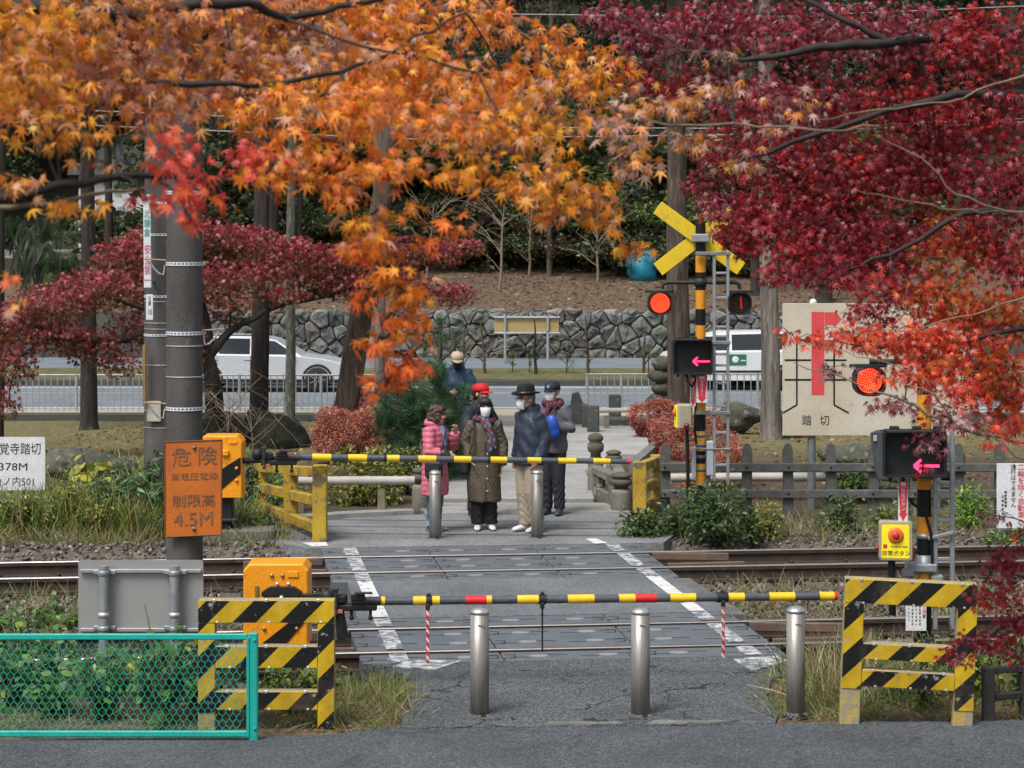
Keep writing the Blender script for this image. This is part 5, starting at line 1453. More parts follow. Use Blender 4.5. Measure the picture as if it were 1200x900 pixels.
mb = MB(); mb.box((2.18, -.80, .66), (.26, .16, .10), b=.03); mb.build('headlight', plain('headlight', (.75, .75, .75), .15), c_, local=True)
mb = MB(); mb.box((2.29, -.45, .42), (.08, .8, .14), b=.02); mb.build('grille', BLACK, c_, local=True)
mb = MB(); mb.box((.72, -.97, 1.0), (.14, .16, .11), b=.03); mb.build('mirror', SILVER, c_, local=True)
mb = MB(); mb.bar((-2.0, -.905, .31), (2.05, -.905, .29), .03, .09); mb.build('side_skirt', BLACK, c_, local=True)
for x in (-.33, -1.18):
    mb = MB(); mb.bar((x, -.892, .36), (x, -.892, .94), .006, .012, up=(1, 0, 0)); mb.build('door_gap', BLACK, c_, local=True)
for x in (-.20, -1.05):
    mb = MB(); mb.bar((x - .12, -.90, .84), (x - .30, -.90, .84), .02, .025, b=.006); mb.build('door_handle', GALV, c_, local=True)
mb = MB(); mb.bar((-1.9, -.62, 1.46), (.1, -.62, 1.45), .03, .03, b=.008); mb.build('roof_rail', BLACK, c_, local=True)
VANW = M('van_white', (.62, .63, .64), (.58, .59, .60), 1, .3, .0, 60, spec=.6)
van_prof = [(-2.0, .45), (-1.95, .25), (1.95, .25), (2.06, .45), (2.05, .75), (1.90, .92), (1.45, 1.02), (-1.9, 1.04), (-2.05, .9)]
van_roof = [(-1.98, 1.0), (1.5, .98), (.85, 1.42), (.5, 1.50), (-1.5, 1.52), (-1.85, 1.46), (-1.95, 1.2)]
v_, R3v, hwv = car('taxi_van', 'white van with a green door panel passing behind the signal post', van_prof, van_roof, (gx(868, 55.6), 56.4, Z_R), True, 4.1, 1.7, VANW, (-1.25, 1.3),
    [[(1.25, 1.04), (.84, 1.38), (.30, 1.44), (.30, 1.04)], [(.22, 1.04), (.22, 1.44), (-.70, 1.46), (-.70, 1.05)], [(-.80, 1.05), (-.80, 1.46), (-1.6, 1.44), (-1.75, 1.1)]], 'van')
GREENP = plain('taxi_green', (.02, .14, .07), .35)
mb = MB(); mb.prism([(-.34, .66), (.14, .66), (.14, .94), (-.34, .94)], .008, face_T((0, -.855, 0))); gp_ = mb.build('green_panel', GREENP, v_, local=True)
mb = MB(); mb.lathe([(.055, 0), (.09, 0), (.09, .004), (.055, .004)], None, 18, M=face_T((-.14, -.863, .80))); mb.box((.06, -.865, .78), (.13, .004, .03)); mb.build('emblem', WHITEP, gp_, local=True)
mb = MB(); mb.bar((-1.9, -.862, .50), (1.9, -.862, .50), .012, .05); mb.build('side_stripe', BLACK, v_, local=True)
mb = MB(); mb.box((1.96, -.72, .78), (.16, .2, .16), b=.04)
mb2 = mb; mb2.v = [Vector((-p.x, p.y, p.z)) for p in mb2.v]; mb2.f = [f[::-1] for f in mb2.f]; mb2.build('headlight', plain('headlight', (.75, .75, .75), .15), v_, local=True)

# ------------------------------------------------------------------ upper left: white house, kerbs and a tarp heap on the slope
Yh = 92.0
hs = root('house', (gx(140, Yh), Yh, terr(-14.5, 90)), 'white walled house glimpsed between trunks at upper left', 'house')
x0, x1 = gx(92, Yh), gx(172, Yh); z0, z1 = gz(282, Yh), gz(205, Yh)
HW = M('house_wall', (.56, .58, .58), (.50, .52, .52), 1.5, .8, .2, 40)
mb = MB(); mb.box(((x0 + x1) / 2, Yh + 2.5, (z0 + z1) / 2 - 2), (x1 - x0, 5, z1 - z0 + 4)); mb.build('wall', HW, hs)
mb = MB(); mb.prism([(x0 - .4, z1), (x1 + .4, z1), (x1 + .2, z1 + .3), ((x0 + x1) / 2, z1 + 1.4), (x0 - .2, z1 + .3)], 5.8, face_T((0, Yh + 5.4, 0))); mb.build('roof', M('roof_grey', (.09, .09, .095), (.06, .06, .065), 3), hs)
for (a, b) in ((112, 124), (137, 146)):
    mb = MB(); mb.box(((gx(a, Yh) + gx(b, Yh)) / 2, Yh - .02, gz(254, Yh)), (gx(b, Yh) - gx(a, Yh), .08, 26 * Yh / F), b=.02); wi = mb.build('window', M('window_frame', (.4, .42, .42)), hs)
    mb = MB(); mb.box(((gx(a, Yh) + gx(b, Yh)) / 2, Yh - .065, gz(254, Yh)), ((gx(b, Yh) - gx(a, Yh)) * .8, .02, 22 * Yh / F)); mb.build('pane', plain('pane_grey', (.22, .25, .26), .2), wi)
mb = MB(); mb.tube([at(117, 250, Yh - .15), at(117, 281, Yh - .15)], .09, 8); mb.build('drainpipe', M('pipe_blue', (.22, .27, .32)), hs)
mb = MB(); mb.box((gx(75, 88), 88, gz(300, 88)), (5.6, 3.2, .5), b=.05); o = mb.build('paved_terrace', M('terrace', (.30, .29, .27), (.24, .23, .22), 2, .9), None, origin=(gx(75, 88), 88, gz(306, 88))); tag(o, kind='structure')
def lump(name, mat, c, r3, label, cat, seed=0, nu=16, nv=10, amp=.22, parent=None, group=None):
    mb = MB(); mb.ball((0, 0, 0), r3, nu, nv); rr = random.Random(seed)
    ph = [rr.uniform(0, 6) for _ in range(6)]
    mb.v = [p * (1 + amp * (math.sin(p.x / r3[0] * 2.3 + ph[0]) * math.sin(p.y / r3[1] * 2.1 + ph[1]) + .5 * math.sin(p.z / r3[2] * 4 + p.x / r3[0] * 3.5 + ph[2])) + rr.uniform(-.07, .07)) for p in mb.v]
    mb.v = [p + Vector(c) for p in mb.v]
    o = mb.build(name, mat, parent, origin=None if parent else c)
    if not parent: tag(o, label, cat, group)
    return o
lump('tarp_heap', M('tarp_blue', (.015, .20, .30), (.01, .14, .22), 4, .45, .6, 9), at(753, 314, 78.6), (.62, .5, .62), 'bright blue tarpaulin heap on the leaf strewn slope left of the crossbuck', 'tarpaulin', 3)
lump('covered_heap', M('cover_grey', (.5, .52, .54), (.36, .38, .4), 3, .6), at(38, 289, 86), (.7, .6, .45), 'pale grey covered heap beside the terrace at far left', 'heap', 5)
# mossy mounds and stacked rocks
MOSS = M('mossy_rock', (.036, .036, .024), (.016, .017, .013), 4, .95, .9, 18, c3=(.07, .07, .045), wear=.6)
lump('mossy_mound', MOSS, at(258, 510, 36), (.55, .45, .42), 'dark mossy mound round the foot of the thick trunk left', 'mound', 1, group='mossy mounds under the trunks')
lump('mossy_mound', MOSS, at(322, 512, 36.2), (.6, .45, .42), 'large dark mossy mound between the thin trunk and the leaning trunk', 'mound', 2, group='mossy mounds under the trunks')
ROCKM = M('lantern_rock', (.085, .083, .06), (.042, .042, .032), 3, .92, .6, 22, c3=(.19, .19, .15), wear=.6)
lt = root('stone_lantern', (gx(777, 43), 43, -.3), 'rough stacked stone lantern at the roadside left of the thick trunk', 'stone lantern')
for k, (py, rx, rz_) in enumerate(((471, 20, 10), (455, 16, 9), (441, 17, 8), (427, 13, 9))):
    lump('stone', ROCKM, at(777 + (-2, 1, -1, 1)[k], py, 43), (rx * 43 / F, .3, rz_ * 43 / F * 1.15), '', '', 11 + k, 14, 8, .12, parent=lt)
for k, (px, py, Y, a, b) in enumerate(((1010, 536, 30, .45, .2), (925, 492, 39, .4, .2), (868, 488, 40, .5, .22), (650, 480, 45, .3, .12), (85, 545, 30, .7, .22), (1080, 540, 30, .6, .35))):
    if k == 3: continue
    lump('boulder', ROCKM, at(px, py, Y), (a, .4, b), nu=22, nv=14, amp=.30, label= ['mossy boulder behind the picket fence under the beige board', 'grey boulder beside the pale thick trunk at right', 'low long boulder by the road railing behind the far ladder', '', 'low dark boulder behind the white name sign', 'large boulder right of the board post'][k], cat='boulder', seed=21 + k, group='boulders in the planting')
# overhead wires across the hillside
for k, (pa, pb) in enumerate((((540, 16), (900, 20)), ((560, 149), (920, 151)), ((480, 163), (850, 158)))):
    mb = MB(); Y = 74 + k; mb.tube([at(pa[0] - 1400, pa[1] - 60, Y), at(*pa, Y), at(*pb, Y), at(pb[0] + 1400, pb[1] - 60, Y)], .02, 5)
    o = mb.build('overhead_wire', WIRE, None, origin=at(*pa, Y)); tag(o, ['highest thin overhead wire against the hillside', 'pale overhead wire behind the orange leaves', 'lowest thin overhead wire beyond the orange leaves'][k], 'wire', 'overhead wires before the hillside')
# ------------------------------------------------------------------ people (each built facing -Y in its own space, then turned)
SKIN = M('skin', (.50, .28, .19), (.44, .235, .155), 9, .5, .1, 120, c3=(.46, .22, .15), wear=.66)
HAIR_D = M('hair_black', (.012, .010, .010), (.022, .018, .016), 30, .45, .5, 160, stretch=(3, 3, .4))
HAIR_B = M('hair_brown', (.085, .045, .028), (.022, .014, .012), 26, .5, .6, 140, stretch=(3, 3, .5))
HAIR_G = M('hair_grey', (.16, .15, .14), (.09, .085, .08), 26, .55, .5, 140)
MASKM = M('mask_white', (.70, .71, .73), (.62, .63, .66), 9, .8, .1, 80)
def cloth(name, c, rough=.75, bmp=.35, c2=None, scale=5): return M(name, c, c2 or tuple(x * .7 for x in c), scale, rough, bmp, 34, spec=.3, dist=.012)
def lerp(a, b, t): return Vector(a) + (Vector(b) - Vector(a)) * t
def body_mesh(r_, J, H, skin=SKIN, turn=0.0, nod=0.0):
    """one continuous body: head with nose, chin, ears; neck; trunk; limbs; hands with five fingers"""
    k = H / 1.7
    mb = MB()
    hp, nk = Vector(J['head']), Vector(J['neck'])
    Rh = Matrix.Rotation(turn, 3, 'Z') @ Matrix.Rotation(nod, 3, 'X')
    kb = k; k = k * 1.10                                       # heads read a little large under hats and hair
    def hd(x, y, z, k=k): return hp + Rh @ (Vector((x, y, z + .006)) * k)
    M4 = Rh.to_4x4()
    mb.ball(hd(0, .008, .022), (.074 * k, .092 * k, .092 * k), 16, 12, M=M4)
    mb.ball(hd(0, -.018, -.045), (.056 * k, .066 * k, .068 * k), 14, 10, M=M4)
    mb.ball(hd(0, -.058, -.088), (.026 * k, .024 * k, .022 * k), 10, 8, M=M4)
    mb.tube([hd(0, -.084, .012), hd(0, -.098, -.020), hd(0, -.092, -.034)], [.010 * k, .015 * k, .013 * k], 8)
    for s in (-1, 1):
        mb.ball(hd(.077 * s, .012, -.008), (.012 * k, .020 * k, .032 * k), 8, 6, M=M4)
        mb.ball(hd(.036 * s, -.070, -.022), (.022 * k, .018 * k, .02 * k), 8, 6, M=M4)
    kh = k; k = kb
    mb.tube([hd(0, .012, -.05), lerp(hp, nk, .6), nk + Vector((0, 0, -.05 * k))], [.052 * k, .054 * k, .066 * k], 12)
    pel = (Vector(J['hipL']) + Vector(J['hipR'])) / 2
    ch = lerp(pel, nk, .72); wa = lerp(pel, nk, .32)
    def ring(c, rx, ry): return [Vector(c) + Vector((rx * k * math.cos(2 * PI * i / 16), ry * k * math.sin(2 * PI * i / 16), 0)) for i in range(16)]
    mb.loft([ring(pel + Vector((0, 0, -.07 * k)), .10, .08), ring(pel, .155, .11), ring(wa, .128, .095), ring(ch, .155, .105), ring(lerp(ch, nk, .6), .13, .085), ring(nk, .06, .055)])
    for s in 'LR':
        sh, el, wr = (Vector(J[q + s]) for q in ('sh', 'el', 'wr'))
        mb.tube([lerp(ch, sh, .5), sh, lerp(sh, el, .5), el, lerp(el, wr, .4), wr], [.06 * k, .056 * k, .048 * k, .040 * k, .038 * k, .026 * k], 10)
        hi, kn, an = (Vector(J[q + s]) for q in ('hip', 'kn', 'an'))
        mb.tube([hi, lerp(hi, kn, .4), kn, lerp(kn, an, .35), an], [.088 * k, .078 * k, .056 * k, .054 * k, .036 * k], 10)
        tf = Vector(J.get('toe' + s, an + Vector((0, -.17 * k, -.04 * k))))
        mb.tube([an, lerp(an, tf, .4) + Vector((0, 0, -.03 * k)), lerp(an, tf, .75)], [.034 * k, .026 * k, .016 * k], 8)
        # hand: palm continues the forearm; fingers fan out and curl, thumb leaves the side of the palm
        d = (wr - el).normalized()
        d = (d + Vector(J.get('hd' + s, (0, 0, 0)))).normalized()
        side = Vector(J.get('side' + s, (0, -1, 0))); side = (side - d * side.dot(d)).normalized(); nrm = d.cross(side)
        curl = J.get('curl' + s, .35)
        pm = wr + d * .045 * k
        mb.loft([[wr + side * (.022 * k * math.cos(a)) + nrm * (.016 * k * math.sin(a)) for a in [2 * PI * i / 10 for i in range(10)]],
                 [pm + side * (.040 * k * math.cos(a)) + nrm * (.014 * k * math.sin(a)) for a in [2 * PI * i / 10 for i in range(10)]],
                 [wr + d * .088 * k + side * (.038 * k * math.cos(a)) + nrm * (.012 * k * math.sin(a)) for a in [2 * PI * i / 10 for i in range(10)]]])
        for q, ln in enumerate((.070, .078, .073, .058)):
            b0 = wr + d * .080 * k + side * ((.030 - .020 * q) * k)
            bd = Vector(J.get('bend' + s, nrm))
            p1 = b0 + (d + bd * curl * .5).normalized() * ln * .45 * k; p2 = p1 + (d + bd * curl * 1.6).normalized() * ln * .32 * k; p3 = p2 + (d * .7 + bd * curl * 2.6).normalized() * ln * .25 * k
            mb.tube([b0 - d * .02 * k, b0, p1, p2, p3], [.0095 * k, .0098 * k, .0092 * k, .0086 * k, .0075 * k], 7)
        t0 = wr + d * .030 * k + side * .026 * k
        mb.tube([t0, t0 + (side * .8 + d * .7) .normalized() * .036 * k, t0 + (side * .6 + d).normalized() * .064 * k], [.013 * k, .0108 * k, .0088 * k], 7)
    o = remesh(mb, 'body', skin, .0088 * max(k, .9), r_, smooth=3)
    return o, hd, M4, kh
def eyes(r_, hd, M4, k, glasses=False):
    for s in (-1, 1):
        mb = MB(); mb.ball(hd(.030 * s, -.080, .012), (.014 * k, .008 * k, .007 * k), 8, 6, M=M4); mb.build('eye', plain('eye_dark', (.02, .015, .012), .2), r_, local=True)
        mb = MB(); mb.bar(hd(.014 * s, -.086, .034), hd(.048 * s, -.076, .033), .010 * k, .008 * k); mb.build('eyebrow', HAIR_D, r_, local=True)
    if glasses:
        mb = MB()
        for s in (-1, 1):
            pts = [hd(.032 * s + .024 * math.cos(2 * PI * i / 14), -.094, .008 + .019 * math.sin(2 * PI * i / 14)) for i in range(15)]
            mb.tube(pts, .0028 * k, 5); mb.tube([hd(.056 * s, -.092, .012), hd(.080 * s, .0, .012)], .0028 * k, 5)
        mb.tube([hd(-.009, -.095, .01), hd(.009, -.095, .01)], .003 * k, 5)
        mb.build('glasses', BLACK, r_, local=True)
def mask(r_, hd, k, mat=MASKM, low=-.108):
    mb = MB()
    def fn(u, v):
        a = (u - .5) * 2.0
        z = .004 + (low - .004) * v
        bul = 1.0 - .20 * abs(v - .42) ** 1.3 * 1.6
        rx = .079 * (1 - .30 * v ** 1.6); ry = .119 * bul
        return hd(rx * math.sin(a), -.002 - ry * math.cos(a) * (.92 if v > .9 else 1) + .012 * 0, z - .006 * math.cos(a) * (0 if v > .1 else -1))
    mb.grid(fn, 14, 8)
    o = mb.build('mask', mat, r_, local=True)
    sm = o.modifiers.new('s', 'SOLIDIFY'); sm.thickness = .004; sm.offset = 1
    for s in (-1, 1):
        mb = MB(); mb.tube([hd(.068 * s, -.045, -.004), hd(.080 * s, .012, .002), hd(.080 * s, .016, -.02), hd(.068 * s, -.045, -.07)], .002, 4); mb.build('ear_loop', mat, r_, local=True)
def tube_part(r_, name, chains, mat, vox=.013, smooth=4, disp=None, extra=None, mats=None, pick=None):
    mb = MB()
    if name in ('coat', 'jacket'):
        for pts, rs in chains:
            ms = MB(); ms.tube(pts, rs, 14); remesh(ms, 'sleeve', mat, vox, r_, smooth, disp)
        chains = []
    for pts, rs in chains: mb.tube(pts, rs, 14)
    if extra: extra(mb)
    return remesh(mb, name, mat, vox, r_, smooth, disp, mats, pick)
def erings(rows, n=20):
    """rows: (cx, cy, z, rx, ry)"""
    return [[Vector((cx + rx * math.cos(2 * PI * i / n), cy + ry * math.sin(2 * PI * i / n), z)) for i in range(n)] for (cx, cy, z, rx, ry) in rows]
def shoe(r_, an, toe, mat, k=1.0, sole=None):
    an, toe = Vector(an), Vector(toe)
    d = Vector((toe.x - an.x, toe.y - an.y, 0)); d.normalize(); L = .255 * k
    heel = Vector((an.x, an.y, 0)) - d * .07 * k; sd = Vector((-d.y, d.x, 0))
    def sec(t, w, h): 
        c = heel + d * L * t
        return [c + sd * (w * k * math.cos(a)) + Vector((0, 0, max(.004, (h * k) * .5 + h * k * .5 * math.sin(a)))) for a in [2 * PI * i / 14 for i in range(14)]]
    mb = MB(); mb.loft([sec(-.01, .022, .05), sec(.08, .036, .085), sec(.3, .040, .095), sec(.5, .042, .075), sec(.75, .047, .058), sec(.93, .038, .046), sec(1.0, .018, .03)])
    mb.tube([Vector((an.x, an.y, .05 * k)), Vector((an.x, an.y, .10 * k))], [.045 * k, .042 * k], 12)
    remesh(mb, 'shoe', mat, .009, r_, 2)
def person(x, Y, rz, label, group='people waiting at the crossing', z=.01):
    return root('person', (x, Y, z), label, 'person', group, rz)
def std_joints(H, stance=.09, lean=0.0):
    k = H / 1.7
    J = {'head': (0, -.03 * k, 1.585 * k), 'neck': (0, .01 * k, 1.44 * k)}
    for s, q in (('L', 1), ('R', -1)):
        J['sh' + s] = (.162 * q * k, .01 * k, 1.362 * k); J['el' + s] = (.235 * q * k, .02 * k, 1.10 * k); J['wr' + s] = (.235 * q * k, -.05 * k, .86 * k)
        J['hip' + s] = (.085 * q * k, 0, .88 * k); J['kn' + s] = (stance * q * k, -.015 * k, .47 * k); J['an' + s] = (stance * q * k, .02 * k, .08 * k)
        J['side' + s] = (0, -1, 0); J['bend' + s] = (-q, 0, 0)
        J['toe' + s] = (stance * q * k * 1.25, -.15 * k, .035 * k)
    return J, k
def trousers(r_, J, k, mat, cuff=None, r=(.105, .095, .082, .078, .075), to=.05):
    ch = []
    for s in 'LR':
        h, kn, an = Vector(J['hip' + s]), Vector(J['kn' + s]), Vector(J['an' + s])
        an = Vector((an.x, an.y, to))
        ch.append(([h + Vector((0, 0, .06 * k)), lerp(h, kn, .5), kn, lerp(kn, an, .5), an], [q * k for q in r]))
    pel = (Vector(J['hipL']) + Vector(J['hipR'])) / 2
    def ex(mb): mb.loft(erings([(pel.x, pel.y, pel.z - .06 * k, .15 * k, .115 * k), (pel.x, pel.y, pel.z + .12 * k, .165 * k, .125 * k)]))
    def wr(co): return .004 * np.sin(co[:, 2] * 70 + 6 * np.sin(co[:, 0] * 25)) * (co[:, 2] < .45 * k)
    return tube_part(r_, 'trousers', ch, mat, .012, 3, wr, ex)
def sleeves(J, k, rs=(.075, .082, .072, .068, .058), wrist=1.0):
    out = []
    for s in 'LR':
        sh, el, wr = (Vector(J[q + s]) for q in ('sh', 'el', 'wr'))
        nk = Vector(J['neck'])
        out.append(([lerp(nk, sh, .55) + Vector((0, 0, -.05 * k)), sh, lerp(sh, el, .5), el, lerp(el, wr, .5), lerp(el, wr, wrist)], [q * k for q in (rs[0], rs[1], rs[2], rs[2] * .98, rs[3], rs[4])]))
    return out

# --- woman in the pink quilted coat: turned to the right, one hand raised to her chin
J, k = std_joints(1.50, .075)
J['head'] = (.0, -.045 * k, 1.57 * k)
J['elR'] = (-.23 * k, -.03 * k, 1.10 * k); J['wrR'] = (-.13 * k, -.23 * k, 1.06 * k)
J['elL'] = (.21 * k, -.18 * k, 1.14 * k); J['wrL'] = (.05 * k, -.285 * k, 1.345 * k); J['sideL'] = (-.6, .3, .2); J['bendL'] = (-.25, .6, .35); J['curlL'] = .75
J['sideR'] = (.2, -.2, 1); J['bendR'] = (.3, .2, -.6); J['curlR'] = .8
pk = person(gx(509.5, 25.75), 25.75, R(66), 'woman in a pink quilted long coat and jeans raising a hand to her chin')
b_, hd, M4, kh = body_mesh(pk, J, 1.50, turn=R(12), nod=R(4)); eyes(pk, hd, M4, kh)
mb = MB(); mb.ball(hd(0, -.098, -.062), (.020 * kh, .006 * kh, .006 * kh), 8, 6, M=M4); mb.build('mouth', M('lips', (.40, .13, .11)), pk, local=True)
PINKM = cloth('pink_quilt', (.56, .15, .21), .5, .5, (.48, .12, .17), 4)
def pinkd(co):
    ph = co[:, 2] / .066 + .25 * np.sin(co[:, 0] * 9 + co[:, 1] * 7)
    f = np.abs(np.sin(ph * np.pi)); low = co[:, 2] < .62
    g = np.minimum(f, np.abs(np.sin((np.arctan2(co[:, 1], co[:, 0]) * 4.5 + (np.floor(ph) % 2) * 1.57))) * 1.3)
    return .011 * np.where(low, np.minimum(1, g), f) ** .6 - .004
def ex(mb):
    mb.loft(erings([(0, 0, .50 * k, .195 * k, .165 * k), (0, 0, .51 * k, .215 * k, .18 * k), (0, -.005, .66 * k, .212 * k, .178 * k), (0, 0, .9 * k, .198 * k, .16 * k), (0, 0, 1.15 * k, .198 * k, .15 * k), (0, .005, 1.33 * k, .19 * k, .13 * k), (0, .01, 1.42 * k, .12 * k, .10 * k), (0, .0, 1.48 * k, .095 * k, .085 * k)]))
    mb.tube([Vector((.085 * math.sin(a) * k, .03 * k + .075 * math.cos(a) * k, 1.46 * k + .02 * math.cos(a) * k)) for a in [2.5 * (i / 8 - .5) * 2 for i in range(9)]], .045 * k, 10)
tube_part(pk, 'coat', sleeves(J, k, (.085, .092, .082, .076, .062), .97), PINKM, .0115, 2, pinkd, ex)
trousers(pk, J, k, cloth('jeans_blue', (.055, .125, .20), .8, .3), r=(.10, .09, .078, .072, .070), to=.075)
for s in 'LR':
    a = Vector(J['an' + s]); mb = MB(); mb.tube([(a.x, a.y, .075), (a.x, a.y, .135)], .076 * k, 14); mb.build('jeans_cuff', cloth('denim_pale', (.22, .29, .34)), pk, local=True)
    shoe(pk, J['an' + s], J['toe' + s], M('shoe_grey', (.14, .14, .15), (.10, .10, .11), 12, .7, c3=(.5, .5, .5), wear=.6, wscale=16), k)
mb = MB(); mb.ball(hd(0, .022, .034), (.098 * kh, .104 * kh, .094 * kh), 16, 12, M=M4); mb.ball(hd(0, .06, -.045), (.096 * kh, .075 * kh, .125 * kh), 14, 10, M=M4); mb.ball(hd(0, -.045, .085), (.072 * kh, .05 * kh, .03 * kh), 12, 8, M=M4)
for s in (-1, 1): mb.ball(hd(.074 * s, .0, -.02), (.026 * kh, .058 * kh, .085 * kh), 10, 8, M=M4)
remesh(mb, 'hair', HAIR_B, .009, pk, 2, lambda co: .007 * np.sin(co[:, 0] * 120 + co[:, 1] * 95 + 3 * np.sin(co[:, 2] * 30)) + .004 * np.sin(co[:, 2] * 90 + co[:, 0] * 60))
mb = MB(); mb.tube([(.0, -.085 * k, 1.43 * k), (0, -.145 * k, 1.3 * k), (0, -.155 * k, 1.15 * k)], [.05 * k, .045 * k, .03 * k], 10); remesh(mb, 'jumper', cloth('jumper_lilac', (.20, .22, .36)), .011, pk, 2)
# bag, strap, dark glove-like camera case: carried things stay top level
def worn(name, label, cat, rt, build):
    t = root(name, rt.location, label, cat, None, rt.rotation_euler[2]); build(t); return t
BAG = M('bag_black', (.016, .017, .020), (.026, .027, .03), 8, .45, .3, 60)
def bag1(t):
    mb = MB(); mb.box((-.235 * k, -.10 * k, .86 * k), (.10, .23, .22), b=.035); remesh(mb, 'bag_body', BAG, .012, t, 3)
    mb = MB(); mb.box((-.29 * k, -.10 * k, .90 * k), (.012, .19, .10), b=.004); mb.build('flap', BAG, t, local=True)
    mb = MB(); mb.tube([(-.22 * k, -.19 * k, .97 * k), (-.21 * k, -.19 * k, 1.12 * k), (-.10 * k, -.185 * k, 1.27 * k), (.06 * k, -.15 * k, 1.42 * k), (.13 * k, -.02, 1.46 * k), (.10 * k, .12 * k, 1.40 * k), (-.08 * k, .18 * k, 1.2 * k), (-.20 * k, .10 * k, 1.0 * k), (-.23 * k, -.02 * k, .96 * k)], .010, 6); mb.build('strap', BAG, t, local=True)
worn('shoulder_bag', 'small black shoulder bag hanging across the pink coat', 'bag', pk, bag1)
def case1(t):
    mb = MB(); mb.ball((-.155 * k, -.215 * k, 1.07 * k), (.075, .07, .07), 12, 8); mb.ball((-.16 * k, -.26 * k, 1.055 * k), (.05, .05, .045), 10, 8); remesh(mb, 'case_body', BAG, .012, t, 2)
    mb = MB(); mb.tube([(-.15 * k, -.2 * k, 1.13 * k), (-.13 * k, -.2 * k, 1.2 * k)], .008, 6); mb.build('strap', BAG, t, local=True)
worn('black_pouch', 'round black pouch held at the waist above the black shoulder bag', 'pouch', pk, case1)

# --- woman in the long olive coat, facing the camera
J, k = std_joints(1.57, .085)
J['elL'] = (.235 * k, .03 * k, 1.10 * k); J['wrL'] = (.225 * k, -.05 * k, .83 * k)
J['elR'] = (-.245 * k, .03 * k, 1.11 * k); J['wrR'] = (-.19 * k, -.13 * k, .93 * k); J['curlR'] = .9; J['curlL'] = .55
ol = person(gx(567.5, 25.9), 25.9, R(6), 'woman in a long olive quilted coat with plaid scarf, white mask and black bob')
b_, hd, M4, kh = body_mesh(ol, J, 1.57, turn=R(8), nod=R(2)); eyes(ol, hd, M4, kh); mask(ol, hd, kh)
OLIVE = cloth('olive_quilt', (.098, .082, .056), .6, .4, (.078, .065, .043), 4)
def olived(co):
    a = np.arctan2(co[:, 1], co[:, 0]) * .2
    u = (a + co[:, 2] * .8) / .052; v = (a - co[:, 2] * .8) / .052
    f = np.minimum(np.abs(np.sin(u * np.pi)), np.abs(np.sin(v * np.pi)))
    return .008 * np.minimum(1, f * 1.8) - .005 + .006 * np.sin(co[:, 2] * 11 + 5 * np.sin(co[:, 0] * 9))
def ex(mb):
    mb.loft(erings([(0, 0, .37 * k, .20 * k, .165 * k), (0, 0, .38 * k, .222 * k, .185 * k), (0, 0, .6 * k, .222 * k, .178 * k), (0, 0, .9 * k, .208 * k, .162 * k), (0, 0, 1.15 * k, .20 * k, .145 * k), (0, .005, 1.33 * k, .188 * k, .125 * k), (0, .01, 1.42 * k, .12 * k, .095 * k), (0, .01, 1.46 * k, .085 * k, .075 * k)]))
tube_part(ol, 'coat', sleeves(J, k, (.08, .086, .080, .078, .070), .97), OLIVE, .0115, 2, olived, ex)
mb = MB()
for z in (.52, .68, .84, 1.0): mb.ball((.02, -.185 * k, z * k), .011, 8, 5)
mb.build('button', plain('button_pale', (.45, .42, .36), .4), ol, local=True)
mb = MB(); mb.bar((.0, -.186 * k, .40 * k), (.0, -.150 * k, 1.15 * k), .012, .006, up=(0, 1, 0)); mb.build('placket', cloth('olive_dark', (.045, .037, .024)), ol, local=True)
trousers(ol, J, k, cloth('trousers_black', (.014, .014, .016)), r=(.11, .10, .088, .088, .092), to=.07)
for s in 'LR': shoe(ol, J['an' + s], J['toe' + s], M('shoe_white', (.62, .62, .60), (.5, .5, .49), 10, .6), k)
mb = MB(); mb.ball(hd(0, .020, .034), (.096 * kh, .100 * kh, .094 * kh), 16, 12, M=M4); mb.ball(hd(0, .05, -.05), (.092 * kh, .066 * kh, .10 * kh), 14, 10, M=M4); mb.ball(hd(0, -.062, .070), (.074 * kh, .038 * kh, .046 * kh), 12, 8, M=M4)
for s in (-1, 1): mb.ball(hd(.080 * s, -.012, -.035), (.026 * kh, .056 * kh, .095 * kh), 10, 8, M=M4)
remesh(mb, 'hair', HAIR_D, .009, ol, 2, lambda co: .003 * np.sin(co[:, 0] * 230 + co[:, 1] * 190))
def plaid_mat(name, ca, cb, cc, s=15):
    m, t, p, tc = base(name); v = tc.outputs['Object']
    sx_ = nd(t, 'ShaderNodeSeparateXYZ'); t.links.new(v, sx_.inputs[0])
    a = math_(t, 'LESS_THAN', math_(t, 'FRACT', math_(t, 'MULTIPLY_ADD', math_(t, 'ADD', sx_.outputs[0], math_(t, 'MULTIPLY', sx_.outputs[2], .25)), s, .1)), .45)
    b = math_(t, 'LESS_THAN', math_(t, 'FRACT', math_(t, 'MULTIPLY', math_(t, 'SUBTRACT', sx_.outputs[2], math_(t, 'MULTIPLY', sx_.outputs[0], .3)), s * .7)), .42)
    c = mixc(t, b, mixc(t, a, ca, cb), mixc(t, a, cc, ca))
    c = mixc(t, 1.0, c, ramp(t, noise(t, v, 60, 3), [(.3, (.65,) * 3), (.7, (1.2,) * 3)]), 'MULTIPLY')
    t.links.new(c, p.inputs['Base Color']); p.inputs['Roughness'].default_value = .9
    bump(t, p, noise(t, v, 90, 3), .5, .006)
    return m
PLAID = plaid_mat('plaid', (.035, .045, .07), (.28, .025, .04), (.11, .13, .17))
mb = MB(); mb.tube([Vector((.105 * math.sin(a) * k, .01 + .10 * math.cos(a) * k, 1.435 * k + .025 * math.sin(a * 2))) for a in [2 * PI * i / 14 for i in range(15)]], .052 * k, 10)
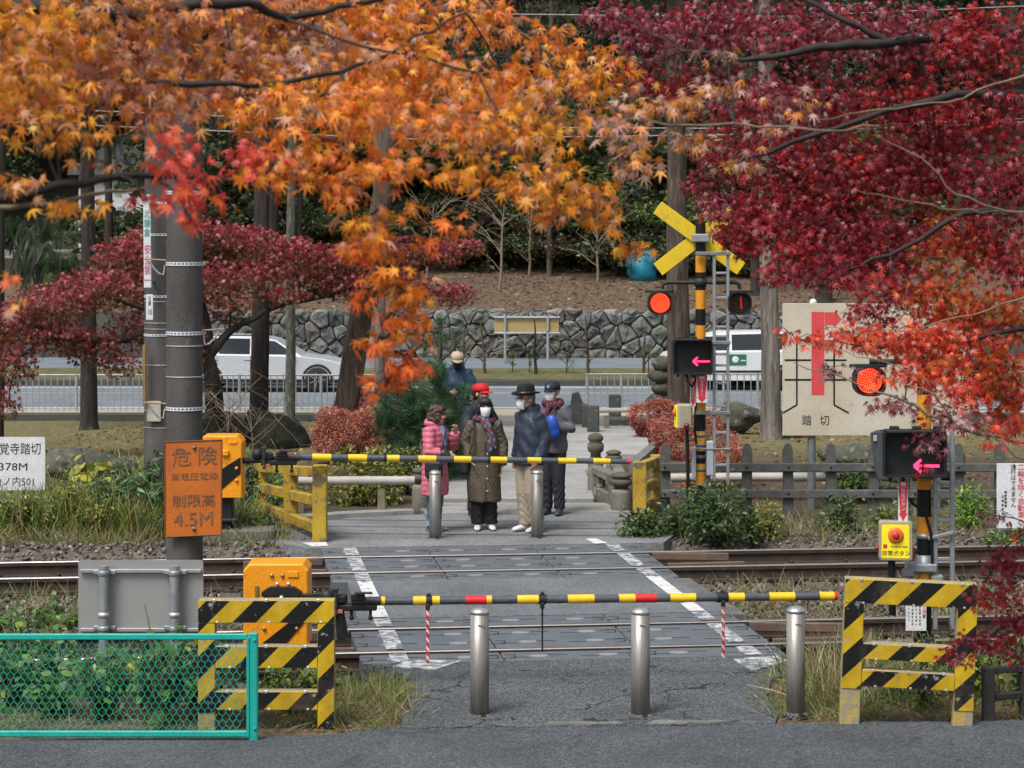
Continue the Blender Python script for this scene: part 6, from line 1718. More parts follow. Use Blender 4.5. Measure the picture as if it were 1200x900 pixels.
mb.tube([(.03 * k, -.10 * k, 1.44 * k), (.05 * k, -.165 * k, 1.34 * k), (.055 * k, -.185 * k, 1.18 * k), (.06 * k, -.20 * k, 1.02 * k)], [.05 * k, .058 * k, .06 * k, .055 * k], 10, ry=.45)
mb.tube([(-.04 * k, -.10 * k, 1.44 * k), (.0, -.16 * k, 1.36 * k), (.09 * k, -.19 * k, 1.22 * k), (.105 * k, -.19 * k, 1.06 * k)], [.05 * k, .05 * k, .052 * k, .05 * k], 10, ry=.5)
remesh(mb, 'scarf', PLAID, .0115, ol, 3)
def bag2(t):
    mb = MB(); mb.box((-.275 * k, -.06, .84 * k), (.15, .12, .23), b=.04); remesh(mb, 'bag_body', BAG, .012, t, 3)
    mb = MB(); mb.bar((-.145 * k, -.115 * k, 1.38 * k), (-.17 * k, -.175 * k, 1.12 * k), .012, .03, up=(0, 1, 0)); mb.bar((-.17 * k, -.175 * k, 1.12 * k), (-.24 * k, -.13 * k, .93 * k), .012, .03, up=(0, 1, 0)); mb.bar((-.145 * k, -.115 * k, 1.385 * k), (-.14 * k, .05 * k, 1.45 * k), .03, .012); mb.build('strap', BAG, t, local=True)
worn('shoulder_bag', 'black shoulder bag at the hip of the woman in the olive coat', 'bag', ol, bag2)

# --- man in the black hat and navy padded jacket, turned to the left
J, k = std_joints(1.70, .085)
J['head'] = (.0, -.055 * k, 1.575 * k)
J['elL'] = (.225 * k, .07 * k, 1.09 * k); J['wrL'] = (.205 * k, -.045 * k, .87 * k); J['elR'] = (-.225 * k, .07 * k, 1.09 * k); J['wrR'] = (-.205 * k, -.045 * k, .87 * k)
J['knL'] = (.09 * k, -.03 * k, .47 * k); J['anL'] = (.10 * k, .05 * k, .08 * k); J['toeL'] = (.12 * k, -.13 * k, .035 * k)
hm = person(gx(620.5, 25.75), 25.75, R(-52), 'man in a wide black hat, navy padded jacket and beige trousers with white shoes')
b_, hd, M4, kh = body_mesh(hm, J, 1.70, turn=R(-4), nod=R(3)); eyes(hm, hd, M4, kh, True); mask(hm, hd, kh)
NAVY = cloth('navy_padded', (.019, .026, .044), .5, .45, (.026, .034, .056), 5)
def navyd(co): return .0045 * np.sin(co[:, 2] * 34 + 3 * np.sin(co[:, 0] * 9 + co[:, 1] * 7)) + .0035 * np.sin(co[:, 0] * 38 + co[:, 1] * 30 + co[:, 2] * 22)
def ex(mb):
    mb.loft(erings([(0, 0, .80 * k, .20 * k, .165 * k), (0, 0, .81 * k, .222 * k, .185 * k), (0, 0, 1.0 * k, .222 * k, .178 * k), (0, 0, 1.2 * k, .222 * k, .165 * k), (0, .01, 1.34 * k, .20 * k, .14 * k), (0, .01, 1.43 * k, .135 * k, .11 * k), (0, -.005, 1.50 * k, .098 * k, .10 * k)]))
    mb.tube([Vector((.085 * math.sin(a) * k, .015 * k + .082 * math.cos(a) * k, 1.47 * k + .02 * math.cos(a) * k)) for a in [2.7 * (i / 8 - .5) * 2 for i in range(9)]], .042 * k, 10)
tube_part(hm, 'jacket', sleeves(J, k, (.088, .09, .084, .080, .068), 1.0), NAVY, .0125, 3, navyd, ex)
trousers(hm, J, k, cloth('trousers_beige', (.34, .285, .215), .85, .3, (.29, .24, .18)), r=(.115, .11, .095, .09, .088), to=.07)
for s in 'LR': shoe(hm, J['an' + s], J['toe' + s], M('shoe_white', (.62, .62, .60)), 1.05)
mb = MB(); mb.ball(hd(0, .026, .020), (.084 * kh, .090 * kh, .085 * kh), 14, 10, M=M4); mb.ball(hd(0, .058, -.03), (.072 * kh, .05 * kh, .06 * kh), 12, 8, M=M4); remesh(mb, 'hair', HAIR_G, .01, hm, 2)
FELT = cloth('felt_black', (.012, .012, .014), .85, .2)
def hat(r_, hd, k, mat, base_z=.062, brim=.155, crown=.098, h=.105, tilt=0.0):
    mb = MB(); T = Matrix.Translation(hd(0, .005, base_z)) @ M4 @ Matrix.Rotation(tilt, 4, 'X')
    mb.lathe([(crown * k, -.012), (crown * 1.0 * k, .03 * k), (crown * .94 * k, h * .75 * k), (crown * .80 * k, h * .97 * k), (crown * .45 * k, h * .94 * k), (.01, h * .88 * k)], None, 24, M=T, sx=.93, sy=1.08); hc = mb.build('hat', mat, r_, local=True)
    mb = MB(); n = 28; R_in = crown * k * .97
    vs = []
    for rr, dz in ((R_in, .0), ((brim + crown) / 2 * k, -.006), (brim * k, .006), (brim * k, -.002), ((brim + crown) / 2 * k, -.014), (R_in, -.008)):
        for i in range(n):
            a = 2 * PI * i / n; vs.append(T @ Vector((rr * math.cos(a) * .95, rr * math.sin(a) * 1.08, dz + .018 * abs(math.cos(a)) ** 2 * (1 if rr > R_in else 0))))
    fs = [(j * n + i, j * n + (i + 1) % n, (j + 1) * n + (i + 1) % n, (j + 1) * n + i) for j in range(5) for i in range(n)] + [(5 * n + i, 5 * n + (i + 1) % n, (i + 1) % n, i) for i in range(n)]
    mb.add(vs, [f[::-1] for f in fs], 0, True); mb.build('hat_brim', mat, hc, local=True)
    mb = MB(); mb.lathe([(crown * 1.015 * k, .0), (crown * 1.02 * k, .028 * k)], None, 24, M=T, sx=.93, sy=1.08); mb.build('hat_band', plain('band_satin', (.02, .02, .022), .35), hc, local=True)
hat(hm, hd, kh, FELT)

# --- man in the navy cap behind, with red plaid scarf and a blue bag
J, k = std_joints(1.66, .085)
J['elL'] = (.25 * k, -.02 * k, 1.12 * k); J['wrL'] = (.07 * k, -.20 * k, 1.16 * k); J['sideL'] = (0, -.3, 1); J['bendL'] = (-.5, .5, 0); J['curlL'] = .8
J['elR'] = (-.24 * k, .0, 1.1 * k); J['wrR'] = (-.14 * k, -.19 * k, 1.05 * k); J['sideR'] = (0, -.3, 1); J['bendR'] = (.5, .5, 0); J['curlR'] = .8
nc = person(gx(648, 27.3), 27.3, R(-20), 'man in a navy cap, mask and grey purple jacket behind the black hat')
b_, hd, M4, kh = body_mesh(nc, J, 1.66, turn=R(-10), nod=R(0)); eyes(nc, hd, M4, kh, True); mask(nc, hd, kh)
PURP = cloth('jacket_grey_purple', (.125, .115, .14), .7, .3, (.07, .064, .08), 4)
def ex(mb):
    mb.loft(erings([(0, 0, .80 * k, .18 * k, .145 * k), (0, 0, .81 * k, .195 * k, .155 * k), (0, 0, 1.0 * k, .195 * k, .15 * k), (0, 0, 1.2 * k, .20 * k, .145 * k), (0, .01, 1.34 * k, .19 * k, .125 * k), (0, .01, 1.42 * k, .12 * k, .095 * k), (0, 0, 1.46 * k, .09 * k, .085 * k)]))
tube_part(nc, 'jacket', sleeves(J, k, (.085, .09, .08, .076, .06), .95), PURP, .0125, 3, navyd, ex)
trousers(nc, J, k, cloth('trousers_plum', (.030, .028, .042)), to=.07)
for s in 'LR': shoe(nc, J['an' + s], J['toe' + s], M('shoe_blue', (.03, .055, .085), (.02, .03, .045), 10, .6), 1.05)
mb = MB(); mb.ball(hd(0, .028, .018), (.082 * kh, .088 * kh, .08 * kh), 14, 10, M=M4); remesh(mb, 'hair', HAIR_G, .01, nc, 2)
def cap(r_, hd, M4, k, mat, emblem=None):
    mb = MB(); T = Matrix.Translation(hd(0, .008, .040)) @ M4
    mb.lathe([(.094 * k, -.012), (.098 * k, .01 * k), (.094 * k, .04 * k), (.076 * k, .068 * k), (.04 * k, .085 * k), (.008, .09 * k)], None, 22, M=T, sx=.95, sy=1.08); cp = mb.build('cap', mat, r_, local=True)
    mb = MB(); out = [Vector((.088 * k * math.sin(a), -.092 * k * math.cos(a), 0)) for a in [(-1.15 + 2.3 * i / 10) for i in range(11)]]; tip = [Vector((.085 * k * math.sin(a) * 1.02, -.092 * k * math.cos(a) - .075 * k * math.cos(a * 1.3), -.022 * k)) for a in [(-1.15 + 2.3 * i / 10) for i in range(11)]]
    vs = [T @ p for p in out] + [T @ p for p in tip] + [T @ (p + Vector((0, 0, -.005))) for p in tip] + [T @ (p + Vector((0, 0, -.007))) for p in out]
    fs = [(j * 11 + i, (j + 1) * 11 + i, (j + 1) * 11 + i + 1, j * 11 + i + 1) for j in range(3) for i in range(10)] + [(33 + i, i, i + 1, 33 + i + 1) for i in range(10)]
    mb.add(vs, fs, 0, True); mb.build('peak', mat, cp, local=True)
    if emblem:
        mb = MB(); mb.lathe([(.020 * k, 0), (.020 * k, .004), (.012 * k, .004), (.012 * k, 0)], None, 14, M=T @ Matrix.Translation((0, -.105 * k, .026 * k)) @ Matrix.Rotation(R(90), 4, 'X')); mb.build('badge', emblem, cp, local=True)
cap(nc, hd, M4, kh, cloth('cap_navy', (.012, .018, .032), .7, .2), plain('badge_grey', (.3, .33, .36)))
mb = MB(); mb.tube([Vector((.10 * math.sin(a) * k, .0 + .095 * math.cos(a) * k, 1.435 * k + .02 * math.sin(a * 2))) for a in [2 * PI * i / 14 for i in range(15)]], .055 * k, 10)
mb.tube([(-.01, -.10 * k, 1.43 * k), (-.02, -.15 * k, 1.33 * k), (-.02, -.165 * k, 1.22 * k)], [.055 * k, .06 * k, .045 * k], 10, ry=.6)
remesh(mb, 'scarf', plaid_mat('plaid_red', (.02, .02, .03), (.30, .02, .03), (.06, .03, .045), 22), .0115, nc, 3)
def bag3(t):
    mb = MB(); mb.ball((.06 * k, -.235 * k, 1.17 * k), (.10, .07, .145), 14, 10); mb.ball((.09 * k, -.23 * k, 1.09 * k), (.08, .065, .10), 12, 8); remesh(mb, 'bag_body', M('bag_blue', (.012, .085, .42), (.01, .06, .32), 6, .4, .3, 40), .013, t, 3)
    mb = MB(); mb.tube([(.02 * k, -.22 * k, 1.26 * k), (.05 * k, -.18 * k, 1.34 * k), (.08 * k, -.12 * k, 1.40 * k)], .012, 6); mb.build('strap', BAG, t, local=True)
worn('blue_bag', 'bright blue bag held to the chest by the man in the navy cap', 'bag', nc, bag3)

# --- person in the red cap, mostly hidden behind the olive coat
J, k = std_joints(1.65, .10)
J['elL'] = (.24 * k, -.05 * k, 1.1 * k); J['wrL'] = (.16 * k, -.17 * k, .95 * k); J['elR'] = (-.25 * k, .0, 1.10 * k); J['wrR'] = (-.22 * k, -.1 * k, .88 * k)
rc = person(gx(562, 27.1), 27.1, R(42), 'person in a bright red cap and dark navy jacket hidden behind the olive coat')
b_, hd, M4, kh = body_mesh(rc, J, 1.65, turn=R(20)); eyes(rc, hd, M4, kh)
mb = MB(); mb.ball(hd(0, -.098, -.062), (.020 * kh, .006 * kh, .006 * kh), 8, 6, M=M4); mb.build('mouth', M('lips', (.40, .13, .11)), rc, local=True)
def ex(mb):
    mb.loft(erings([(0, 0, .78 * k, .18 * k, .145 * k), (0, 0, .79 * k, .20 * k, .16 * k), (0, 0, 1.0 * k, .20 * k, .15 * k), (0, 0, 1.2 * k, .20 * k, .145 * k), (0, .01, 1.34 * k, .19 * k, .125 * k), (0, .01, 1.43 * k, .12 * k, .1 * k), (0, 0, 1.48 * k, .09 * k, .085 * k)]))
tube_part(rc, 'jacket', sleeves(J, k, (.085, .09, .085, .08, .062), .95), cloth('jacket_navy', (.016, .022, .036), .6, .3), .013, 3, navyd, ex)
trousers(rc, J, k, cloth('trousers_dark', (.02, .022, .03)), to=.07)
for s in 'LR': shoe(rc, J['an' + s], J['toe' + s], M('shoe_dark', (.02, .028, .04), (.03, .04, .05), 10, .6), 1.05)
mb = MB(); mb.ball(hd(0, .028, .016), (.084 * kh, .09 * kh, .085 * kh), 14, 10, M=M4); mb.ball(hd(0, .055, -.03), (.07 * kh, .05 * kh, .06 * kh), 12, 8, M=M4); remesh(mb, 'hair', HAIR_D, .01, rc, 2)
cap(rc, hd, M4, kh, cloth('cap_red', (.55, .012, .02), .6, .2))

# --- man in the beige cap beyond the pine, looking down
J, k = std_joints(1.70, .09)
J['head'] = (0, -.075 * k, 1.565 * k)
J['elL'] = (.25 * k, -.04 * k, 1.12 * k); J['wrL'] = (.10 * k, -.24 * k, 1.12 * k); J['elR'] = (-.25 * k, -.04 * k, 1.12 * k); J['wrR'] = (-.10 * k, -.24 * k, 1.10 * k)
for s, q in (('L', 1), ('R', -1)): J['side' + s] = (0, 0, 1); J['bend' + s] = (-q * .6, .3, 0); J['curl' + s] = .7
bc = person(gx(535.5, 33.0), 33.0, R(5), 'man in a beige cap and blue jacket looking down behind the pine', z=.05)
b_, hd, M4, kh = body_mesh(bc, J, 1.70, nod=R(16)); eyes(bc, hd, M4, kh)
def ex(mb):
    mb.loft(erings([(0, 0, .78 * k, .18 * k, .145 * k), (0, 0, .79 * k, .205 * k, .165 * k), (0, 0, 1.0 * k, .21 * k, .16 * k), (0, 0, 1.2 * k, .215 * k, .15 * k), (0, .01, 1.34 * k, .20 * k, .13 * k), (0, .01, 1.43 * k, .125 * k, .1 * k), (0, 0, 1.48 * k, .10 * k, .09 * k)]))
    mb.tube([Vector((.09 * math.sin(a) * k, .02 * k + .085 * math.cos(a) * k, 1.46 * k)) for a in [2.6 * (i / 8 - .5) * 2 for i in range(9)]], .045 * k, 8)
tube_part(bc, 'jacket', sleeves(J, k, (.09, .10, .09, .08, .065), .95), cloth('jacket_blue', (.022, .048, .10), .55, .4), .013, 3, navyd, ex)
trousers(bc, J, k, cloth('trousers_dark', (.02, .022, .03)), to=.07)
for s in 'LR': shoe(bc, J['an' + s], J['toe' + s], M('shoe_dark', (.02, .028, .04)), 1.05)
mask(bc, hd, kh, cloth('mask_black', (.012, .012, .016)))
mb = MB(); mb.ball(hd(0, .028, .016), (.083 * kh, .089 * kh, .085 * kh), 14, 10, M=M4); remesh(mb, 'hair', HAIR_D, .01, bc, 2)
cap(bc, hd, M4, kh, cloth('cap_beige', (.42, .35, .24), .8, .2))
# ------------------------------------------------------------------ leaves
def maple_T(fine=True, curl=.25, fold=0.0, lobes=7):
    """star shaped maple leaf, tip along +Y, upper face +Z, lobe length 1"""
    if lobes == 7: L = [(0, 1.0), (38, .92), (78, .72), (122, .38)]
    else: L = [(0, 1.0), (48, .85), (100, .5)]
    half = []
    for k, (a, l) in enumerate(L):
        if k:
            am = (a + L[k - 1][0]) / 2; half.append((am, .30 * min(1, l + .2), 0))
        w = 8 if l > .5 else 7
        if fine: half.append((a - w, l * .58, 1) if k else None)
        half.append((a, l, 2))
        if fine: half.append((a + w, l * .58, 1))
    half = [h for h in half if h]
    right = [(R(a), l) for a, l, q in half]
    left = [(-a, l) for a, l in right[::-1] if a > 1e-6]
    pts = left + right
    P = [(0.0, 0.0)] + [(l * math.sin(a), l * math.cos(a)) for a, l in pts] 
    V = []
    for x, y in P:
        r = math.hypot(x, y)
        V.append((x, y, -curl * r * r + fold * abs(x)))
    n = len(pts)
    T = [(0, i + 1, i) for i in range(1, n)] + [(0, 1, n)]
    b = len(V)                                              # leaf stalk
    V += [(-.018, 0, 0), (.018, 0, 0), (.0, -.55, .10)]
    T.append((b, b + 1, b + 2))
    return np.array(V), np.array(T)
MAPLE_F = [maple_T(True, c, f, l) for c, f, l in ((.10, 0, 7), (.30, .05, 7), (.5, -.1, 7), (.2, .25, 7), (.75, .15, 7), (.35, .1, 5), (.9, -.15, 7))]
MAPLE_C = [maple_T(False, c, f) for c, f in ((.1, 0), (.35, .05), (.5, .2))]
def blade_T(w=.35, bend=.2, n=3):
    V, T = [], []
    for i in range(n + 1):
        t = i / n; ww = w * math.sin(PI * (.12 + .80 * t)) * .5
        V += [(-ww, t, -bend * t * t), (ww, t, -bend * t * t)]
    for i in range(n): T += [(2 * i, 2 * i + 1, 2 * i + 3), (2 * i, 2 * i + 3, 2 * i + 2)]
    return np.array(V), np.array(T)
OVAL = [blade_T(.5, .25), blade_T(.42, .45), blade_T(.6, .1)]
HEART = [blade_T(.85, .2), blade_T(.95, .4)]
GRASS = [blade_T(.026, .35, 3), blade_T(.022, .7, 3), blade_T(.030, .12, 3)]
def clump_T(n, spread, w, ln, seed):
    """a handful of small leaves round one point"""
    rr = np.random.default_rng(seed); Vs, Ts, o = [], [], 0
    for k in range(n):
        d = rr.normal(size=3); d /= np.linalg.norm(d); c = rr.normal(size=3) * spread
        s = np.cross(d, rr.normal(size=3)); s /= np.linalg.norm(s); l = ln * rr.uniform(.6, 1.2)
        Vs += [c, c + d * l * .5 + s * w * l, c + d * l, c + d * l * .5 - s * w * l]
        Ts += [(o, o + 1, o + 2), (o, o + 2, o + 3)]; o += 4
    return np.array(Vs), np.array(Ts)
CLUMP = [clump_T(7, .45, .28, .8, s) for s in (1, 2, 3)]
def tuft_T(n, seed, up=.0):
    rr = np.random.default_rng(seed); Vs, Ts, o = [], [], 0
    for k in range(n):
        d = rr.normal(size=3) + np.array([0, 0, up]); d /= np.linalg.norm(d)
        s = np.cross(d, rr.normal(size=3)); s /= np.linalg.norm(s); l = rr.uniform(.75, 1.1)
        e = d * l + np.array([0, 0, -.10 * l])
        Vs += [s * .019, -s * .019, e]; Ts.append((o, o + 1, o + 2)); o += 3
    return np.array(Vs), np.array(Ts)
TUFT = [tuft_T(60, s, .5) for s in (5, 6, 7)]
def frond_T(seed):
    rr = np.random.default_rng(seed); Vs, Ts, o = [], [], 0
    for k in range(9):
        t = k / 9
        for s in (-1, 1):
            b = np.array([0, t, -.35 * t * t]); e = b + np.array([s * .30 * (1 - .7 * t), .16, -.12 - .1 * t])
            Vs += [b, b + np.array([0, .1, -.03]), e]; Ts.append((o, o + 1, o + 2)); o += 3
    return np.array(Vs), np.array(Ts)
FROND = [frond_T(1)]
def nz(v): return v / np.maximum(np.linalg.norm(v, axis=1, keepdims=True), 1e-9)
def frames(n, droop=.5, tilt=.5, face=0.0, up=1.0, out=None, outw=.0):
    """leaf axes: tip directions that droop, upper faces that look up with some tilt; a share faces the street side"""
    az = rng.uniform(0, 2 * PI, n)
    t = np.stack([np.cos(az), np.sin(az), -droop + rng.normal(size=n) * .35], 1)
    if out is not None: t = t + out * outw
    t = nz(t)
    nr = np.stack([rng.normal(size=n) * tilt, rng.normal(size=n) * tilt - .15, np.full(n, up)], 1)
    f = rng.random(n) < face
    m = f.sum()
    t[f] = nz(np.stack([rng.normal(size=m) * .55, rng.normal(size=m) * .25 - .1, -np.ones(m)], 1))
    nr[f] = np.stack([rng.normal(size=m) * .5, -np.ones(m), .35 + rng.normal(size=m) * .4], 1)
    nr = nr - t * (nr * t).sum(1, keepdims=True); nr = nz(nr)
    x = np.cross(t, nr)
    return np.stack([x, t, nr], axis=2)
def blob(n, c, r, shell=.55):
    u = nz(rng.normal(size=(n, 3))); q = rng.random((n, 1)) ** shell
    return np.array(c) + u * q * np.array(r), u
LEAF = leaf_mat('leaf_foliage', .30, .45)
LEAF_M = leaf_mat('leaf_maple', .38, .42, spec=.45)
LEAF_P = leaf_mat('leaf_piece', .38, .42, use_obj=True, spec=.45)
NEEDLE = leaf_mat('leaf_needle', .15, .5, spec=.3)
BARK_D = M('bark_dark', (.045, .035, .029), (.020, .016, .014), 5, .95, .9, 16, stretch=(4, 4, .5), dist=.03, c3=(.095, .085, .07), wear=.64)
BARK_G = M('bark_grey', (.225, .20, .17), (.075, .066, .056), 5, .95, .8, 16, stretch=(2.4, 2.4, .28), dist=.03, c3=(.28, .26, .22), wear=.62)
BARK_B = M('bark_brown', (.115, .085, .062), (.036, .027, .021), 5, .95, .9, 14, stretch=(2.2, 2.2, .28), dist=.035, c3=(.16, .125, .095), wear=.6)
BARK_L = M('bark_lichen', (.12, .125, .095), (.07, .072, .055), 5, .95, .7, 20, stretch=(3, 3, .7), dist=.02, c3=(.20, .21, .165), wear=.56)
TWIG = M('twig_dark', (.026, .019, .017), (.015, .011, .010), 12, .8, .3)
TWIG_P = M('twig_pale', (.22, .17, .11), (.15, .11, .075), 12, .8, .3)
def wob(pts, n=4, amp=.06):
    """finer, slightly crooked version of a polyline"""
    out = [Vector(pts[0])]
    for a, b in zip(pts[:-1], pts[1:]):
        a, b = Vector(a), Vector(b); L = (b - a).length
        for i in range(1, n + 1):
            p = a + (b - a) * i / n
            if i < n: p += Vector((random.uniform(-1, 1), random.uniform(-1, 1), random.uniform(-1, 1))) * amp * L * .5
            out.append(p)
    return out
def taper(r0, r1, n): return [r0 + (r1 - r0) * i / (n - 1) for i in range(n)]
def foliage(name, parent, mat, tmpl, P, Rm, S, C, kind=None):
    V, T, c = scatter(tmpl, P, Rm, S, C)
    inv = wm(parent).inverted(); A = np.array(inv)[:3, :3]; b = np.array(inv)[:3, 3]
    o = mesh_obj(name, np_mesh(name, V @ A.T + b, T, c, mat), parent)
    if kind: o['kind'] = kind
    return o

# ------------------------------------------------------------------ forest on the hillside
def forest_tree(label, base, H, tr, pal, crown_z, crown_r, n, size, tmpl=CLUMP, bark=BARK_D, name='evergreen_tree', conic=False, lean=(0, 0), group='trees of the wooded hillside', nl=7):
    base = Vector(base)
    r_ = root(name, base, label, 'tree', group)
    tops = base + Vector((lean[0], lean[1], H))
    pts = wob([base - Vector((0, 0, .4)), base + (tops - base) * .5, tops], 4, .015)
    mb = MB(); mb.tube(pts, taper(tr, tr * .35, len(pts)), 10); mb.build('trunk', bark, r_)
    Ps, us = [], []
    per = n // (nl + 1)
    for k in range(nl):
        f = (k + .5) / nl; zz = crown_z[0] + (crown_z[1] - crown_z[0]) * f
        wid = crown_r * ((1 - f * .75) if conic else math.sin(PI * (.18 + .74 * f)) ** .6)
        a = random.uniform(0, 2 * PI); rr = wid * random.uniform(.35, .75)
        c = base + (tops - base) * min(1, zz / H) + Vector((math.cos(a) * rr, math.sin(a) * rr, random.uniform(-.3, .3)))
        s = base + (tops - base) * min(.97, max(.1, (zz - .8) / H))
        mb = MB(); w_ = wob([s, (s + c) / 2 + Vector((0, 0, .15)), c], 2, .06); mb.tube(w_, taper(tr * .32, tr * .08, len(w_)), 5); mb.build('branch', bark, r_)
        p, u = blob(per, c, (wid * .75, wid * .75, (crown_z[1] - crown_z[0]) / nl * .95), .5); Ps.append(p); us.append(u)
    P = np.concatenate(Ps); n_ = len(P)
    foliage('crown', r_, LEAF, tmpl, P, rand_rot(n_) if tmpl is CLUMP else frames(n_, .7, .4), rng.uniform(size * .7, size * 1.2, n_), palette(n_, pal, .3))
    return r_
EG = [(.028, .050, .018), (.045, .068, .022), (.018, .030, .013), (.075, .088, .030), (.040, .042, .024), (.07, .055, .035)]
EG2 = [(.060, .10, .020), (.095, .13, .030), (.035, .055, .018)]
BRN = [(.085, .055, .032), (.12, .075, .042), (.06, .05, .03), (.05, .06, .025)]
LMARK = [(0, 'the left edge'), (60, 'the name sign'), (125, 'the white house'), (190, 'the rear pole'), (235, 'the thick pole'), (270, 'the car tail'), (305, 'the thick dark trunk'), (345, 'the lichen trunk'), (395, 'the leaning trunk'), (450, 'the pale trunk'), (515, 'the pine top'), (560, 'the olive coat'), (600, 'the notice board left end'), (650, 'the notice board right end'), (690, 'the pale sapling'), (740, 'the blue tarp'), (790, 'the brown trunk'), (821, 'the crossbuck'), (865, 'the white van'), (905, 'the pale grey trunk'), (950, 'the board left half'), (1010, 'the board middle'), (1083, 'the near signal post'), (1150, 'the rule sign'), (1200, 'the right edge')]
USED = set()
def name_back(o, what):
    x, y = o.location[0], o.location[1]; px = CX + F * x / y
    row = 'front row' if y < 92 else 'second row' if y < 100 else 'third row' if y < 114 else 'top row'
    for d, nm in sorted((abs(px - p), n_) for p, n_ in LMARK):
        for w in ('above', 'just left of' if px < 600 else 'just right of'):
            lb = '%s on the wooded slope, %s %s' % (what, row + ' ' + w, nm)
            if lb not in USED: USED.add(lb); o['label'] = lb; return
protos = [forest_tree('broad dark evergreen on the hillside', at(700, 330, 92), 9, .2, EG, (1.0, 9), 3.0, 1700, .34),
          forest_tree('olive green evergreen on the hillside', at(560, 330, 94), 10, .22, EG2 + EG, (1.2, 10), 2.8, 1700, .32),
          forest_tree('brownish half bare tree on the hillside', at(650, 320, 90), 7, .14, BRN, (2.0, 7), 2.4, 700, .20)]
protos[1].location = (gx(432, 92), 92, terr(gx(432, 92), 92)); protos[2].location = (gx(655, 90), 90, terr(gx(655, 90), 90)); protos[0].location = (gx(700, 91), 91, terr(gx(700, 91), 91))
fl = [(40, 104), (-30, 100), (225, 98), (290, 92), (350, 96), (480, 99), (520, 92), (575, 103), (610, 96), (760, 95), (800, 103), (850, 92), (900, 98), (960, 93), (1020, 97), (1080, 92), (1150, 97), (1220, 95), (90, 118), (180, 113), (260, 110), (330, 116), (405, 109), (470, 117), (545, 113), (630, 112), (690, 118), (755, 113), (840, 115), (930, 110), (1010, 118), (1100, 112), (1180, 117), (20, 112), (150, 126), (380, 128), (520, 130), (660, 131), (780, 127), (900, 128), (10, 97), (85, 100), (165, 101), (120, 108), (60, 116), (-15, 108)]
for k, (px, Y) in enumerate(fl):
    q = 0 if k % 3 == 0 else (1 if k % 3 == 1 else (2 if Y < 100 and k % 2 else 0)); x = gx(px, Y)
    o = dup(protos[q], (x, Y, terr(x, Y) - .1), random.uniform(0, 6.28))
    s = random.uniform(.85, 1.35) * (1.35 if Y > 108 else 1); o.scale = (s, s, s * random.uniform(.9, 1.2))
    name_back(o, ['broad dark evergreen', 'olive green evergreen', 'brownish half bare tree'][q])
for q, o in enumerate(protos): name_back(o, ['broad dark evergreen', 'olive green evergreen', 'brownish half bare tree'][q])
BG_ = [(.10, .16, .03), (.15, .2, .04)]
# low shrubs along the foot of the wood
SH = forest_tree('dark shrub at the foot of the wooded slope', at(560, 335, 86), 1.5, .05, EG + EG2, (.1, 1.6), 1.3, 800, .18, name='shrub', group='shrubs at the foot of the wood', nl=5)
SH2 = forest_tree('s', at(300, 335, 86), 1.7, .05, BRN + [(.16, .11, .06)], (.1, 1.7), 1.2, 420, .15, name='shrub', group='shrubs at the foot of the wood', nl=5)
SH3 = forest_tree('s', at(380, 335, 86), 1.6, .05, EG2 + BG_, (.1, 1.6), 1.2, 620, .15, name='shrub', group='shrubs at the foot of the wood', nl=5)
for k, px in enumerate(list(range(185, 1080, 30)) + list(range(200, 1060, 44))):
    Y = (random.uniform(80.2, 82.5) if 700 < px < 800 else random.uniform(79.3, 82.5)) if k < 30 else random.uniform(84, 88); x = gx(px + random.uniform(-12, 12), Y)
    o = dup((SH, SH, SH2, SH3)[(k * 7 + 3) % 4], (x, Y, terr(x, Y) - .1), random.uniform(0, 6)); s = random.uniform(.7, 1.5) if k < 30 else random.uniform(2.0, 2.8); o.scale = (s * 1.25, s * 1.25, s)
    name_back(o, 'leafy shrub' if k < 30 else 'taller leafy shrub')
x = gx(170, 99); SH.location = (x, 99, terr(x, 99) - .1); name_back(SH, 'leafy shrub')
for o, px in ((SH2, 262), (SH3, 415)): x = gx(px, 83.2); o.location = (x, 83.2, terr(x, 83.2) - .1); name_back(o, 'leafy shrub')
